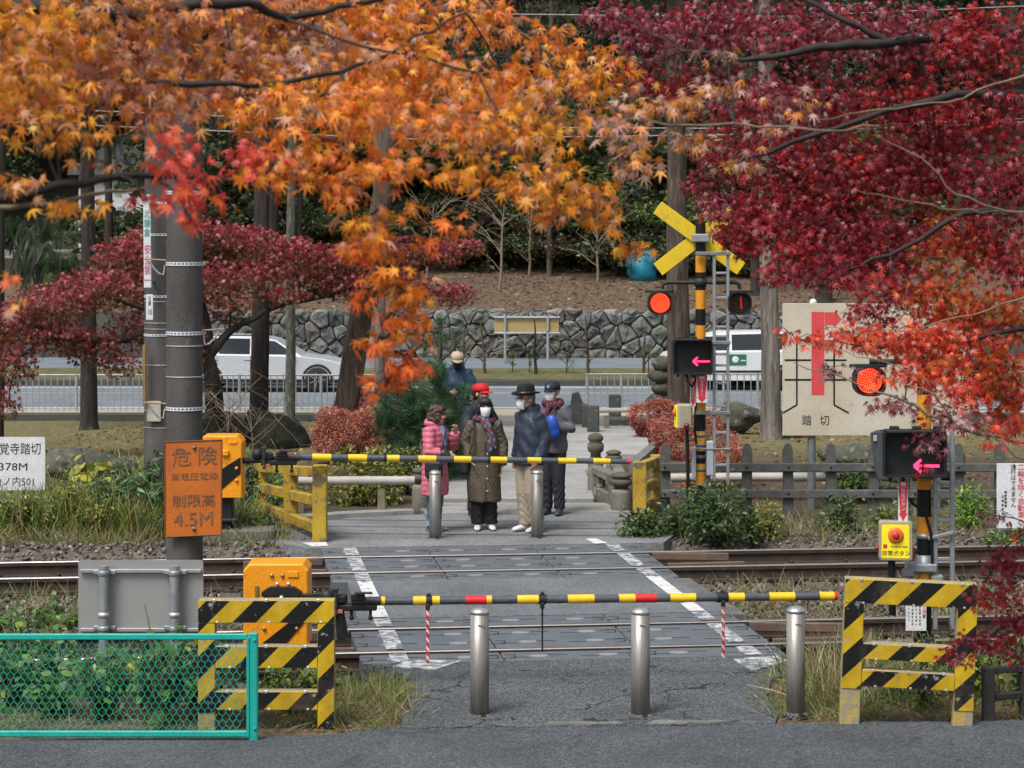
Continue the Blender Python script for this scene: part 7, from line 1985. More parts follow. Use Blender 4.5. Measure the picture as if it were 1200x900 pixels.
# tall bare trunks of cedars and thin trees
def tall_trunk(px, Y, w, label, bark=BARK_D, H=13, px_top=None, name='cedar_tree', fronds=True, base_z=None, n=700, low=.55, pal=EG):
    x = gx(px, Y); zb = terr(x, Y) if base_z is None else base_z
    H_ = H; dx = (gx(px_top, Y) - x) if px_top else random.uniform(-.15, .15)
    r_ = root(name, (x, Y, zb), label, 'tree')
    r0 = w * .5 * Y / F
    pts = wob([(x, Y, zb - .3), (x + dx * .08, Y, zb + .35), (x + dx * .35, Y, zb + H_ * .3), (x + dx * .7, Y, zb + H_ * .65), (x + dx, Y, zb + H_)], 3, .010)
    rs = []
    for i in range(len(pts)):
        f = i / (len(pts) - 1); rs.append(r0 * (1.0 - .55 * f) * (1.5 if i == 0 else (1.22 if i == 1 else 1)))
    mb = MB(); mb.tube(pts, rs, 18)
    mb.v = [p + Vector((random.uniform(-1, 1), random.uniform(-1, 1), 0)) * r0 * .07 for p in mb.v]
    mb.build('trunk', bark, r_)
    P = []
    for k in range(9):
        f = low + (1 - low) * k / 9; s = Vector(pts[0]).lerp(Vector(pts[-1]), f); a = random.uniform(0, 6.28); ln = 1.9 * (1.15 - f)+.5
        e = s + Vector((math.cos(a) * ln, math.sin(a) * ln, -.25)); mb = MB(); w_ = wob([s, (s + e) / 2 + Vector((0, 0, .12)), e], 2, .05); mb.tube(w_, taper(r0 * .22, .012, len(w_)), 5); mb.build('branch', bark, r_)
        p, u = blob(n // 9, (s + e) / 2 + Vector((0, 0, -.15)), (ln * .6, ln * .6, .55), .6); P.append(p)
    P = np.concatenate(P); n_ = len(P)
    foliage('crown', r_, LEAF, FROND if fronds else CLUMP, P, frames(n_, 1.1, .4) if fronds else rand_rot(n_), rng.uniform(.25, .5, n_) * (1 if fronds else .5), palette(n_, pal, .25))
    return r_
tall_trunk(104, 43, 23, 'straight dark trunked tree behind the white name sign at left', low=.50)
tall_trunk(302, 37, 26, 'thick dark trunked tree in front of the silver car', low=.62, px_top=315)
tall_trunk(339, 38.5, 14, 'thin lichen covered trunk between the thick trunk and the leaning tree', BARK_L, low=.7, px_top=345, fronds=False)
tall_trunk(392, 36.3, 34, 'brown leaning trunk beside the red azaleas', BARK_B, low=.72, px_top=520, fronds=False, H=11)
tall_trunk(447, 45, 19, 'pale straight trunk behind the hanging orange leaves', BARK_G, low=.62)
tall_trunk(797, 42, 33, 'tall brown trunk right behind the far signal post', BARK_B, low=.66, px_top=788)
tall_trunk(904, 38, 27, 'thick pale grey trunk left of the beige board', BARK_G, low=.68, px_top=893)
tall_trunk(-3, 36, 16, 'dark trunk cut by the left edge of the view', low=.62)
for k, (px, Y, w, bk) in enumerate(((205, 78, 20, BARK_D), (128, 82, 12, BARK_D), (318, 79, 20, BARK_D), (352, 80, 9, BARK_D), (272, 84, 12, BARK_D), (596, 84, 13, BARK_D), (644, 80, 8, BARK_B), (728, 82, 8, BARK_B), (886, 74, 14, BARK_D), (965, 72, 22, BARK_D), (540, 86, 9, BARK_D), (470, 82, 11, BARK_D))):
    tall_trunk(px, Y, w, ['dark straight trunk behind the utility poles', 'dark trunk in front of the white house', 'dark trunk on the slope above the silver car', 'slim dark trunk on the slope above the lichen trunk', 'slim dark trunk right of the utility poles on the slope', 'dark trunk on the slope left of the notice board', 'thin brown trunk on the leaf covered slope above the notice board', 'thin brown trunk on the slope left of the crossbuck', 'dark trunk right behind the crossbuck', 'dark trunk behind the beige board', 'slim dark trunk above the pine tree top', 'dark trunk above the hanging orange leaves'][k], bk, H=14, low=.38, n=500, fronds=k % 2 == 0)
# cedar fronds hanging at upper left
P, u = blob(260, at(60, 310, 44), (1.0, .6, .5), .7); P2, u2 = blob(120, at(118, 315, 43), (.35, .3, .45), .7); P3, _ = blob(160, at(30, 270, 45), (.9, .5, .35), .7); P = np.concatenate([P, P2, P3]); n_ = len(P)
cf = [o for o in col.objects if o.name.startswith('cedar_tree') and o.get('label', '').startswith('straight dark')][0]
foliage('frond', cf, LEAF, FROND, P, frames(n_, 2.0, .4), rng.uniform(.22, .42, n_), palette(n_, [(.03, .055, .018), (.055, .085, .025), (.02, .035, .014)], .25))

# ------------------------------------------------------------------ slender bare shrubs and saplings
def bare_tree(name, label, base, H, spread, r, mat, nb=7, sub=4, group=None, cat='tree', arch=0.0, leaves=0, pal=None):
    base = Vector(base); r_ = root(name, base, label, cat, group)
    mb = MB(); top_ = base + Vector((random.uniform(-.1, .1) * H, 0, H)); w_ = wob([base - Vector((0, 0, .1)), (base + top_) / 2, top_], 3, .05); mb.tube(w_, taper(r, r * .3, len(w_)), 6); mb.build('trunk', mat, r_)
    tips = []
    for k in range(nb):
        f = random.uniform(.15, .85); s = base.lerp(top_, f); a = random.uniform(0, 6.28); ln = spread * random.uniform(.5, 1.1)
        e = s + Vector((math.cos(a) * ln, math.sin(a) * ln * .7, ln * random.uniform(.4, 1.1) * (1 - arch) - arch * ln * .5)); m_ = (s + e) / 2 + Vector((0, 0, ln * (.12 + .5 * arch)))
        mb = MB(); w_ = wob([s, m_, e], 3, .08); mb.tube(w_, taper(r * .45, r * .12, len(w_)), 4)
        for q in range(sub):
            i = random.randint(1, len(w_) - 1); p = w_[i]; d = Vector((random.uniform(-1, 1), random.uniform(-1, 1) * .6, random.uniform(-.2, 1))) * ln * .4
            mb.tube([p, p + d * .5 + Vector((0, 0, .03)), p + d], [r * .16, r * .12, r * .07], 3); tips.append(p + d)
        mb.build('branch', mat, r_)
    if leaves:
        P = np.array([tips[i % len(tips)] + Vector((random.gauss(0, 1), random.gauss(0, 1), random.gauss(0, 1))) * spread * .12 for i in range(leaves)])
        foliage('foliage', r_, LEAF, OVAL, P, frames(leaves, .3, .6), rng.uniform(.05, .10, leaves) * spread ** .3, palette(leaves, pal, .25))
    return r_
for k, (px, py, Y, H, sp) in enumerate(((585, 345, 76, 3.0, 1.5), (700, 344, 78, 2.6, 1.4), (620, 340, 80, 3.2, 1.6), (500, 345, 78, 2.8, 1.4), (545, 338, 82, 3.0, 1.5))):
    x = gx(px, Y); bare_tree('bare_tree', 'leafless pale twiggy tree on the leaf strewn slope ' + ['behind the notice board left post', 'above the pale sapling', 'behind the notice board middle', 'above the pine top', 'between pine top and notice board'][k], (x, Y, terr(x, Y)), H, sp, .06, TWIG_P, 9, 6, 'leafless trees on the slope')
for k, (px, Y, top_) in enumerate(((569, 59.2, 378), (628, 59.0, 374), (690, 59.3, 368), (753, 59.0, 385), (843, 59.2, 392), (541, 59.4, 384))):
    x = gx(px, Y); z = Z_R + .17; bare_tree('sapling', ['slim sapling on the verge beneath the left end of the notice board', 'thin dark sapling in front of the middle of the notice board', 'pale branching sapling right of the notice board', 'slim sapling on the verge left of the far arrow box', 'slim sapling on the verge in front of the white van', 'slim sapling on the verge behind the beige cap'][k], (x, Y, z), gz(top_, Y) - z, .4, .05, TWIG if k == 1 else BARK_B, 6, 3, None, 'sapling', leaves=0)
for k, (px, Y, a) in enumerate(((621, 59.5, .55), (664, 59.2, .75), (600, 59.6, .45), (760, 59.5, .5))):
    x = gx(px, Y); bare_tree('verge_bush', ['small green bush on the verge just left of the dark sapling', 'largest green bush on the verge, left of the pale sapling', 'small bush on the verge under the notice board post', 'small bush on the verge beside the far signal'][k], (x, Y, Z_R + .17), a * 1.3, a * .6, .02, TWIG, 7, 4, None, 'bush', leaves=130, pal=[(.10, .15, .03), (.16, .2, .045), (.07, .10, .025)])
for k, (px, Y, H) in enumerate(((262, 31, 1.3), (300, 30.5, 1.25), (235, 31.5, 1.2))):
    x = gx(px, Y); bare_tree('bare_shrub', ['arching bare pale shrub between the pole and the thick trunk', 'arching bare pale shrub in front of the thick trunk', 'arching bare pale shrub just right of the thick pole'][k], (x, Y, -.05), H, 1.0, .014, TWIG_P, 12, 5, None, 'shrub', arch=.55)

# ------------------------------------------------------------------ red maple grove in the middle distance
def mid_maple(label, trunk, limbs, clusters, size, pal_top, pal_low, r0, gname='red maples beyond the tracks'):
    r_ = root('maple_tree', trunk[0], label, 'maple tree')
    w_ = wob(trunk, 3, .03); mb = MB(); mb.tube(w_, taper(r0 * 1.25, r0 * .6, len(w_)), 10); mb.build('trunk', BARK_D, r_)
    for lb in limbs:
        w_ = wob(lb, 3, .05); mb = MB(); mb.tube(w_, taper(r0 * .55, r0 * .14, len(w_)), 7); mb.build('branch', BARK_D, r_)
    Ps, Cs = [], []
    for (px, py, Y, hw, hh, n) in clusters:
        p, u = blob(n, at(px, py, Y), (hw * Y / F, hw * Y / F * .8, hh * Y / F), .45)
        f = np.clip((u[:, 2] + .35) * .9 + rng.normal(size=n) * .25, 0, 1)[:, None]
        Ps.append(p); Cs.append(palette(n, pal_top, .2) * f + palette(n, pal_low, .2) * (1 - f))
        c = Vector(at(px, py, Y)); near = min([q for lb in limbs for q in lb[1:]], key=lambda q: (Vector(q) - c).length)
        mb = MB(); w_ = wob([near, (Vector(near) + c) / 2 + Vector((0, 0, .05)), c], 2, .08); mb.tube(w_, taper(r0 * .16, r0 * .05, len(w_)), 4); mb.build('twig', BARK_D, r_)
    P = np.concatenate(Ps); keep = rng.random(len(P)) < .66; P = P[keep]; Cs = [np.concatenate(Cs)[keep]]; n_ = len(P)
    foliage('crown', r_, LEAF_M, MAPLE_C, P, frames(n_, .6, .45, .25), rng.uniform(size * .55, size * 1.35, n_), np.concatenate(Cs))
    return r_
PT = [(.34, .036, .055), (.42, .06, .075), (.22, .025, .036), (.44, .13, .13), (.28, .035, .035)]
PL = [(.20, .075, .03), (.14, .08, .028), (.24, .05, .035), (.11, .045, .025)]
Ym = 35.0
mid_maple('large dark red maple behind the utility poles, its crown spread low', [gp(248, 508, -.03), at(250, 455, Ym), at(243, 415, Ym)],
    [[at(243, 415, Ym), at(215, 385, Ym - .4), at(170, 362, Ym - .8), at(120, 345, Ym - 1)], [at(243, 420, Ym), at(270, 388, Ym), at(310, 365, Ym), at(352, 350, Ym + .3)], [at(246, 410, Ym), at(235, 350, Ym), at(255, 305, Ym + .2)], [at(215, 385, Ym - .4), at(120, 400, Ym - 1), at(60, 395, Ym - 1.3), at(20, 420, Ym - 1.4)], [at(352, 350, Ym + .3), at(390, 345, Ym + .5), at(420, 335, Ym + .6)], [at(352, 350, Ym + .3), at(400, 328, Ym + .5), at(450, 312, Ym + .6), at(520, 303, Ym + .7)], [at(420, 335, Ym + .6), at(470, 342, Ym + .5), at(520, 346, Ym + .4)]],
    [(150, 305, 35, 50, 30, 2000), (190, 285, 35.3, 50, 26, 2000), (240, 275, 35.4, 45, 24, 1200), (285, 288, 35.5, 55, 28, 2000), (345, 305, 35.3, 48, 30, 1900), (375, 330, 35.3, 26, 22, 700), (300, 325, 35.2, 60, 24, 1500), (110, 340, 34.2, 60, 28, 1900), (60, 358, 33.8, 55, 28, 1700), (20, 375, 33.8, 40, 28, 1200), (60, 395, 33.8, 50, 24, 1100), (20, 425, 33.6, 28, 28, 650), (180, 340, 34.8, 60, 30, 1800), (240, 330, 35, 50, 30, 1500), (270, 360, 35, 30, 22, 500), (105, 405, 34, 40, 26, 900), (170, 385, 34.6, 50, 28, 1400), (220, 400, 34.8, 26, 34, 700), (10, 470, 33.6, 18, 24, 220), (140, 425, 34.2, 34, 20, 480), (200, 440, 34.6, 22, 24, 260), (330, 348, 35, 34, 14, 420), (-5, 400, 33.8, 30, 35, 600), (395, 310, 35.4, 34, 26, 1300), (432, 295, 35.6, 34, 22, 1200), (475, 297, 35.6, 38, 22, 1300), (515, 298, 35.7, 34, 18, 900), (550, 290, 35.8, 20, 11, 380), (535, 345, 35.4, 26, 15, 560), (415, 337, 35.4, 40, 20, 1000), (470, 330, 35.5, 40, 18, 900), (500, 345, 35.5, 30, 15, 460)], .062, PT, PL, .16)

# ------------------------------------------------------------------ pine, azaleas and clipped shrubs
pn = root('pine_tree', (gx(513, 31), 31, -.02), 'long needled green pine tree left of the waiting people', 'pine tree')
mb = MB(); w_ = wob([(gx(513, 31), 31, -.2), at(514, 500, 31), at(516, 430, 31), at(516.5, 372, 31)], 3, .02); mb.tube(w_, taper(.075, .018, len(w_)), 10); mb.build('trunk', BARK_B, pn)
Ps = []
tips = [(516, 378, 0), (508, 392, .1), (527, 394, -.1), (500, 402, 0), (535, 404, .1), (517, 408, -.2)]
for k in range(270):
    py = 425 + 170 * random.random() ** .85; hw = 16 + 52 * min(1, (py - 415) / 55); px = 508 + random.uniform(-1, 1) * hw
    if px > 556 or (px > 540 and py > 470 and random.random() < .5): px = random.uniform(460, 535)
    tips.append((px, py, random.uniform(-.75, .75)))
for k in range(80): tips.append((random.uniform(505, 557), random.uniform(462, 560), random.uniform(-.5, .9)))
for k in range(110): tips.append((random.uniform(446, 520), random.uniform(455, 590), random.uniform(-.6, .5)))
for k, (px, py, dy) in enumerate(tips):
    if 521 < px < 553 and py < 455 and dy < .9 and k > 5: continue
    p = at(px, py, 31 + dy); Ps.append(p)
    s = at(514, min(560, py + 22), 31); mb = MB(); mb.tube([s, (s + p) / 2 + Vector((0, 0, -.02)), p], [.016, .012, .007], 4); mb.build('branch', BARK_B, pn)
P = np.array(Ps); P = np.concatenate([P, P + rng.normal(size=P.shape) * .07]); n_ = len(P)
foliage('needles', pn, NEEDLE, TUFT, P, np.repeat(np.eye(3)[None], n_, 0), rng.uniform(.14, .22, n_), palette(n_, [(.040, .10, .050), (.060, .13, .055), (.028, .07, .040), (.09, .15, .06)], .2))
def shrub(label, px, py, Y, hw, hh, n, size, pal, tmpl=OVAL, name='shrub', cat='shrub', group=None, flat=.7, zb=None, stems=8, droop=.1, depth=None, pal_in=None, shell=.4):
    if cat == 'azalea': shell = .10
    c = at(px, py, Y); r3 = (hw * Y / F, depth or hw * Y / F * .7, hh * Y / F)
    zb = terr(c.x, Y) if zb is None else zb
    r_ = root(name, (c.x, Y, zb), label, cat, group)
    p, u = blob(n, c, r3, shell)
    ph = rng.uniform(0, 6, 3); p = p + u * (np.sin(u[:, 0:1] * 5 + ph[0]) * np.sin(u[:, 2:3] * 4 + ph[1]) * (.26 if cat == 'azalea' else .16) * np.array(r3))
    p = p + rng.normal(size=p.shape) * np.array(r3) * .05
    p[:, 2] = np.maximum(p[:, 2], zb + .01)
    foliage('foliage', r_, LEAF, tmpl, p, frames(n, droop, .6, out=u, outw=1.2), rng.uniform(size * .6, size * 1.25, n), palette(n, pal, .25))
    mb = MB()
    for k in range(stems):
        b = Vector((c.x + random.uniform(-.3, .3) * r3[0], Y + random.uniform(-.3, .3) * r3[1], zb - .05)); i = random.randrange(n)
        mb.tube(wob([b, (b + Vector(p[i])) / 2, Vector(p[i])], 2, .06), [.012, .011, .009, .007, .004], 4)
    mb.build('stem', TWIG, r_); r_.children[-1]['kind'] = 'stuff'
    return r_
AZ = [(.38, .125, .075), (.45, .16, .095), (.29, .09, .06), (.48, .21, .11), (.40, .11, .08)]
AZ2 = [(.36, .07, .06), (.44, .10, .085), (.28, .05, .05)]
SP = [blade_T(.30, .3), blade_T(.26, .1)]
shrub('rust red clipped azalea mound sloping down beside the leaning trunk', 414, 508, 33.5, 46, 30, 15000, .036, AZ, OVAL, 'azalea', 'azalea', 'red azaleas')
shrub('darker red azalea clump behind the rust coloured mound', 428, 476, 36.5, 36, 15, 8000, .038, AZ2, OVAL, 'azalea', 'azalea', 'red azaleas')
shrub('pinkish red azalea clump touching the pine at its left', 441, 488, 34.5, 24, 20, 6000, .036, AZ2 + AZ, OVAL, 'azalea', 'azalea', 'red azaleas')
shrub('dense red azalea clump at the right edge of the bridge path', 775, 496, 37.5, 36, 26, 13000, .036, AZ2 + AZ, OVAL, 'azalea', 'azalea', 'red azaleas')
shrub('red azalea hedge behind the far signal post', 808, 522, 34.5, 50, 36, 14000, .034, AZ + AZ2, OVAL, 'azalea', 'azalea', 'red azaleas')
shrub('orange tinted azalea behind the picket fence near the ladder', 838, 550, 30.5, 36, 26, 8000, .034, AZ + [(.42, .18, .06)], OVAL, 'azalea', 'azalea', 'red azaleas')
YG = [(.19, .22, .03), (.26, .26, .035), (.12, .16, .028), (.34, .28, .05), (.08, .12, .025)]
DG = [(.045, .095, .026), (.07, .13, .034), (.028, .055, .018), (.10, .16, .04)]
BG = [(.14, .28, .03), (.21, .36, .04), (.09, .18, .025)]
shrub('yellow green leafy shrub left of the pale pipe rail post', 428, 562, 28.6, 46, 40, 2600, .06, YG, OVAL)
shrub('green shrub with orange tips under the leaning trunk', 480, 548, 29.6, 26, 26, 900, .06, YG + DG, OVAL)
shrub('low bright green plants behind the yellow fence at left', 325, 585, 27.9, 34, 40, 1100, .06, BG + DG, OVAL)
shrub('small bright green shrub beside the plinth of the far machine', 305, 618, 25.5, 26, 16, 520, .06, BG + DG, OVAL)
shrub('tall thin evergreen shrub between far machine and yellow fence', 292, 575, 26.6, 10, 38, 500, .06, DG, OVAL)
for k, (px, py, Y, hw, hh, n, pal, lb) in enumerate((
        (752, 617, 25.4, 32, 22, 1100, DG, 'dark green leafy bush at the right edge of the landing'),
        (836, 600, 25.3, 44, 38, 2000, DG, 'largest dark green bush below the far signal post'),
        (790, 612, 25.6, 24, 24, 700, DG, 'dark bush between the landing bush and the largest bush'),
        (898, 612, 25.5, 20, 24, 420, YG, 'yellowish thin bush right of the largest dark bush'),
        (880, 618, 25.2, 12, 22, 320, DG, 'small upright dark bush in front of the picket fence'),
        (986, 604, 25.9, 30, 26, 700, DG, 'loose dark bush before the picket fence under the board'),
        (1040, 612, 25.9, 26, 24, 520, DG + YG, 'mixed green bush behind the emergency button'),
        (1000, 560, 28.6, 34, 22, 800, BG + DG, 'light green bush behind the fence below the board'),
        (975, 545, 30, 22, 20, 450, BG, 'bright green bush right of the board post'),
        (1072, 580, 28.6, 34, 26, 700, BG + DG, 'light green bush behind the near signal post'),
        (1135, 600, 26.2, 28, 34, 900, BG, 'bright green bush left of the white rule sign'),
        (1180, 640, 24.6 + .9, 34, 20, 600, BG + DG, 'low green bush under the white rule sign'))):
    shrub(lb, px, py, Y, hw, hh, n, .055, pal, OVAL, shell=.6)

# ------------------------------------------------------------------ weeds at the left
FERN = [(.08, .16, .065), (.12, .20, .075), (.055, .105, .045)]
def stem_plant(label, px, Y, H, n, spread, ls, pal, tmpl=OVAL, zb=None, name='weed_plant', per=14, group=None):
    x = gx(px, Y); zb = terr(x, Y) if zb is None else zb
    r_ = root(name, (x, Y, zb), label, 'plant', group)
    mb = MB(); Ps, us = [], []
    for k in range(n):
        a = random.uniform(0, 6.28); s = random.uniform(.3, 1) * spread; h = H * random.uniform(.6, 1.05)
        w_ = wob([(x, Y, zb - .03), (x + math.cos(a) * s * .4, Y + math.sin(a) * s * .4, zb + h * .6), (x + math.cos(a) * s, Y + math.sin(a) * s, zb + h)], 3, .05)
        mb.tube(w_, taper(.010, .003, len(w_)), 4)
        for q in range(per):
            f = random.uniform(.25, 1); p = w_[min(len(w_) - 1, int(f * (len(w_) - 1)))]; Ps.append(p + Vector((random.gauss(0, .03), random.gauss(0, .03), random.gauss(0, .03)))); us.append((math.cos(a), math.sin(a), .2))
    mb.build('stem', M('stem_green', (.10, .11, .04), (.14, .11, .06), 9, .8), r_)
    P = np.array(Ps); n_ = len(P)
    foliage('foliage', r_, LEAF, tmpl, P, frames(n_, .35, .5, out=np.array(us), outw=.3), rng.uniform(ls * .6, ls * 1.2, n_), palette(n_, pal, .25))
    return r_
for k, (px, Y, H, lb) in enumerate(((165, 26.2, 1.05, 'tall bush of feathery blue green leaves left of the rear pole'), (188, 25.7, .8, 'lower feathery bush at the foot of the rear pole'), (140, 26.0, .75, 'feathery green weed left of the tall bush'))):
    stem_plant(lb, px, Y, H, 12, .55, .13, FERN, SP + [blade_T(.3, .2)], per=42)
stem_plant('weed with large yellow heart shaped leaves above the name sign', 105, 27.5, 1.15, 6, .6, .17, [(.50, .40, .04), (.42, .36, .05), (.30, .30, .05)], HEART, per=5)
for k, (px, Y, H, pal, lb) in enumerate(((95, 25.9, .85, YG + DG, 'tall leggy green weed midway between the name sign and the poles'), (125, 25.6, .75, DG, 'dark leggy weed left of the feathery bush'), (48, 25.4, .5, DG + YG, 'leggy green weed at the right corner of the name sign'), (75, 25.6, .7, YG, 'leggy olive weed right of the name sign'), (20, 25.4, .6, YG + DG, 'leggy weed below the name sign'), (110, 25.3, .55, YG, 'short olive weed in the tall grass at left'), (205, 25.2, .4, DG, 'small dark weed at the foot of the poles'))):
    stem_plant(lb, px, Y, H, 14, .3, .05, pal, OVAL, per=34)
# creeper behind the teal fence and round the road sign
KZ = [(.06, .15, .025), (.095, .21, .035), (.04, .10, .02), (.16, .25, .045), (.05, .12, .022)]
for k, (px, Y, H, n, sp, ls, lb) in enumerate(((60, 16.1, .50, 16, .5, .085, 'leafy creeper behind the teal mesh, leftmost clump'), (125, 16.0, .55, 16, .45, .085, 'leafy creeper behind the mesh below the left sign post'), (185, 15.9, .62, 18, .42, .095, 'leafy creeper behind the mesh below the right sign post'), (245, 16.0, .5, 14, .4, .08, 'leafy creeper behind the mesh next to the striped frame'), (15, 16.3, .6, 14, .5, .09, 'leafy creeper at the left end of the mesh fence'), (230, 17.0, .42, 14, .5, .075, 'low green weeds under the right end of the road sign'), (150, 17.1, .46, 16, .6, .08, 'low green weeds behind the road sign posts'), (55, 17.2, .48, 16, .6, .08, 'low green weeds beside the left track end'), (10, 19.9, .5, 14, .5, .07, 'green weeds between the tracks at the left edge'), (70, 20.4, .4, 12, .5, .06, 'low green weeds between the tracks left of the road sign'), (38, 19.0, .5, 14, .5, .07, 'green weeds on the near rails left of the road sign'), (20, 18.2, .55, 14, .6, .085, 'green weeds on the bank left of the road sign'), (75, 17.3, .45, 12, .5, .08, 'green weeds at the left edge of the road sign'))):
    stem_plant(lb, px, Y, H, n, sp, ls, KZ if k != 2 else KZ + [(.45, .38, .03)], HEART + OVAL, per=17, name='creeper')
stem_plant('broad green leaves reaching over the top of the road sign', 188, 15.7, .88, 5, .22, .10, KZ, HEART, per=7, name='creeper')
for k, (px, Y, H, lb) in enumerate(((338, 16.2, .42, 'green weeds inside the left striped frame'), (375, 16.6, .30, 'low weeds at the right foot of the left striped frame'), (1148, 16.6, .6, 'green bush behind the low dark fence'), (1190, 16.4, .7, 'green bush at the right edge behind the dark fence'), (1075, 16.4, .38, 'weeds inside the right striped frame'), (1105, 16.8, .5, 'weeds at the foot of the near signal post'))):
    stem_plant(lb, px, Y, H, 12, .32, .065, KZ + YG, OVAL, per=18)

# ------------------------------------------------------------------ grass, straw, leaf litter: nobody could count these
def grass(name, label, regions, pal, h0, h1, w=1.0, tilt=.35):
    Ps, Rs, Ss, n = [], [], [], 0
    for (xa, xb, ya, yb, m) in regions:
        x = rng.uniform(xa, xb, m); y = rng.uniform(ya, yb, m)
        # tufts
        t = rng.integers(0, max(1, m // 14), m); ox = rng.uniform(xa, xb, max(1, m // 14)); oy = rng.uniform(ya, yb, max(1, m // 14))
        x = ox[t] + rng.normal(size=m) * .06; y = oy[t] + rng.normal(size=m) * .06
        z = np.array([terr(a, b) for a, b in zip(x, y)])
        Ps.append(np.stack([x, y, z - .01], 1)); n += m
    P = np.concatenate(Ps)
    t = nz(np.stack([rng.normal(size=n) * tilt, rng.normal(size=n) * tilt, np.ones(n)], 1))
    nr = rng.normal(size=(n, 3)); nr[:, 1] -= .8; nr = nz(nr - t * (nr * t).sum(1, keepdims=True)); xx = np.cross(t, nr)
    V, T, c = scatter(GRASS, P, np.stack([xx, t, nr], 2), rng.uniform(h0, h1, n), palette(n, pal, .25))
    tag(mesh_obj(name, np_mesh(name, V, T, c, LEAF)), kind='stuff', label=label)
STRAW = [(.27, .20, .105), (.34, .26, .14), (.20, .145, .08), (.24, .19, .09), (.38, .31, .19)]
GRN = [(.11, .18, .03), (.17, .23, .045), (.07, .12, .025), (.24, .25, .07)]
grass('dry_grass', 'tall dry straw coloured grass at the left beyond the track', [(-6.6, -3.6, 25.3, 26.5, 4600), (-4.0, -3.0, 25.3, 26.4, 500), (-6.4, -4.0, 27.3, 31, 1500), (-5.7, -4.0, 25.3, 26.6, 4200)], STRAW[:2] + GRN + GRN + YG + GRN, .16, .58, tilt=.35)
grass('verge_grass', 'short dry grass and straw along the near road edge', [(-4.6, -2.5, 17.4, 20.5, 2600), (-4.2, -.9, 15.5, 17.3, 3000), (-1.5, -.75, 15.7, 17.6, 1400), (1.95, 2.7, 15.95, 17.7, 1500), (2.3, 4.8, 15.9, 17.5, 3800)], STRAW[:3] + GRN + GRN + GRN, .06, .22, tilt=1.0)
grass('tall_grass', 'tall pale green grass beside the right striped frame', [(2.2, 3.3, 16.4, 17.8, 1000), (2.5, 4.2, 16.5, 17.6, 700)], GRN + STRAW, .16, .42, tilt=.45)
grass('track_grass', 'dry weeds growing between the two tracks', [(2.0, 5.6, 20.0, 22.8, 4600), (-6.2, -2.6, 20.0, 22.4, 2600), (1.6, 5.8, 25.3, 26.2, 1600), (1.7, 6, 26, 27.4, 900), (-6.5, -2.6, 24.8, 25.6, 3400)], STRAW + STRAW + GRN + GRN, .07, .31, tilt=.8)
grass('lawn_grass', 'short yellow green lawn beyond the poles', [(-9.5, -2.6, 31, 46, 5000), (2.5, 9, 29, 46, 3600)], GRN + STRAW[:3], .05, .13, tilt=.7)
grass('verge_tufts', 'green tufts of grass on the highway verge', [(-14, 14, 58, 60.4, 2000)], GRN, .12, .3, tilt=.5)
grass('straw', 'flattened pale straw along both edges of the apron', [(-1.25, -.70, 15.75, 17.75, 900), (1.86, 2.6, 15.85, 17.9, 1300), (2.6, 4.4, 15.85, 16.6, 700)], [(.40, .31, .19), (.33, .245, .145), (.46, .37, .24), (.26, .19, .12)], .07, .2, tilt=5)
n = 2600
x = np.concatenate([rng.uniform(-1.6, -.75, 900), rng.uniform(1.9, 4.8, 1100), rng.uniform(-4, -1, 600)]); y = np.concatenate([rng.uniform(15.5, 17.8, 900), rng.uniform(15.8, 17.8, 1100), rng.uniform(15.4, 17, 600)])
P = np.stack([x, y, np.array([terr(a, b) for a, b in zip(x, y)]) + .012 + rng.random(n) * .02], 1)
V, T, c = scatter(MAPLE_C + OVAL, P, frames(n, .1, .5), rng.uniform(.016, .036, n), palette(n, [(.20, .10, .05), (.28, .13, .06), (.30, .05, .04), (.35, .24, .12), (.12, .08, .05)], .25))
tag(mesh_obj('leaf_litter', np_mesh('leaf_litter', V, T, c, LEAF)), kind='stuff', label='fallen brown and red leaves along the road edge')
n = 3500
x = np.where(rng.random(n) < .6, rng.uniform(-8, -2.2, n), rng.uniform(2, 8, n)); y = rng.uniform(29, 47, n); P = np.stack([x, y, np.array([terr(a, b) for a, b in zip(x, y)]) + .02], 1)
V, T, c = scatter(OVAL + MAPLE_C, P, frames(n, .1, .7), rng.uniform(.04, .09, n), palette(n, [(.22, .11, .06), (.30, .06, .04), (.34, .22, .10), (.14, .09, .06)], .25))
tag(mesh_obj('lawn_litter', np_mesh('lawn_litter', V, T, c, LEAF)), kind='stuff', label='fallen brown and red leaves scattered on the lawn under the trees')
n = 9000
x = rng.uniform(-14, 14, n); y = rng.uniform(69.3, 84, n); P = np.stack([x, y, np.array([terr(a, b) for a, b in zip(x, y)]) + .02], 1)
V, T, c = scatter(OVAL, P, frames(n, .1, .7), rng.uniform(.08, .17, n), palette(n, [(.14, .09, .055), (.21, .14, .09), (.09, .06, .04), (.27, .19, .12), (.07, .048, .032)], .25))
tag(mesh_obj('slope_litter', np_mesh('slope_litter', V, T, c, LEAF)), kind='stuff', label='brown fallen leaves covering the slope above the stone wall')

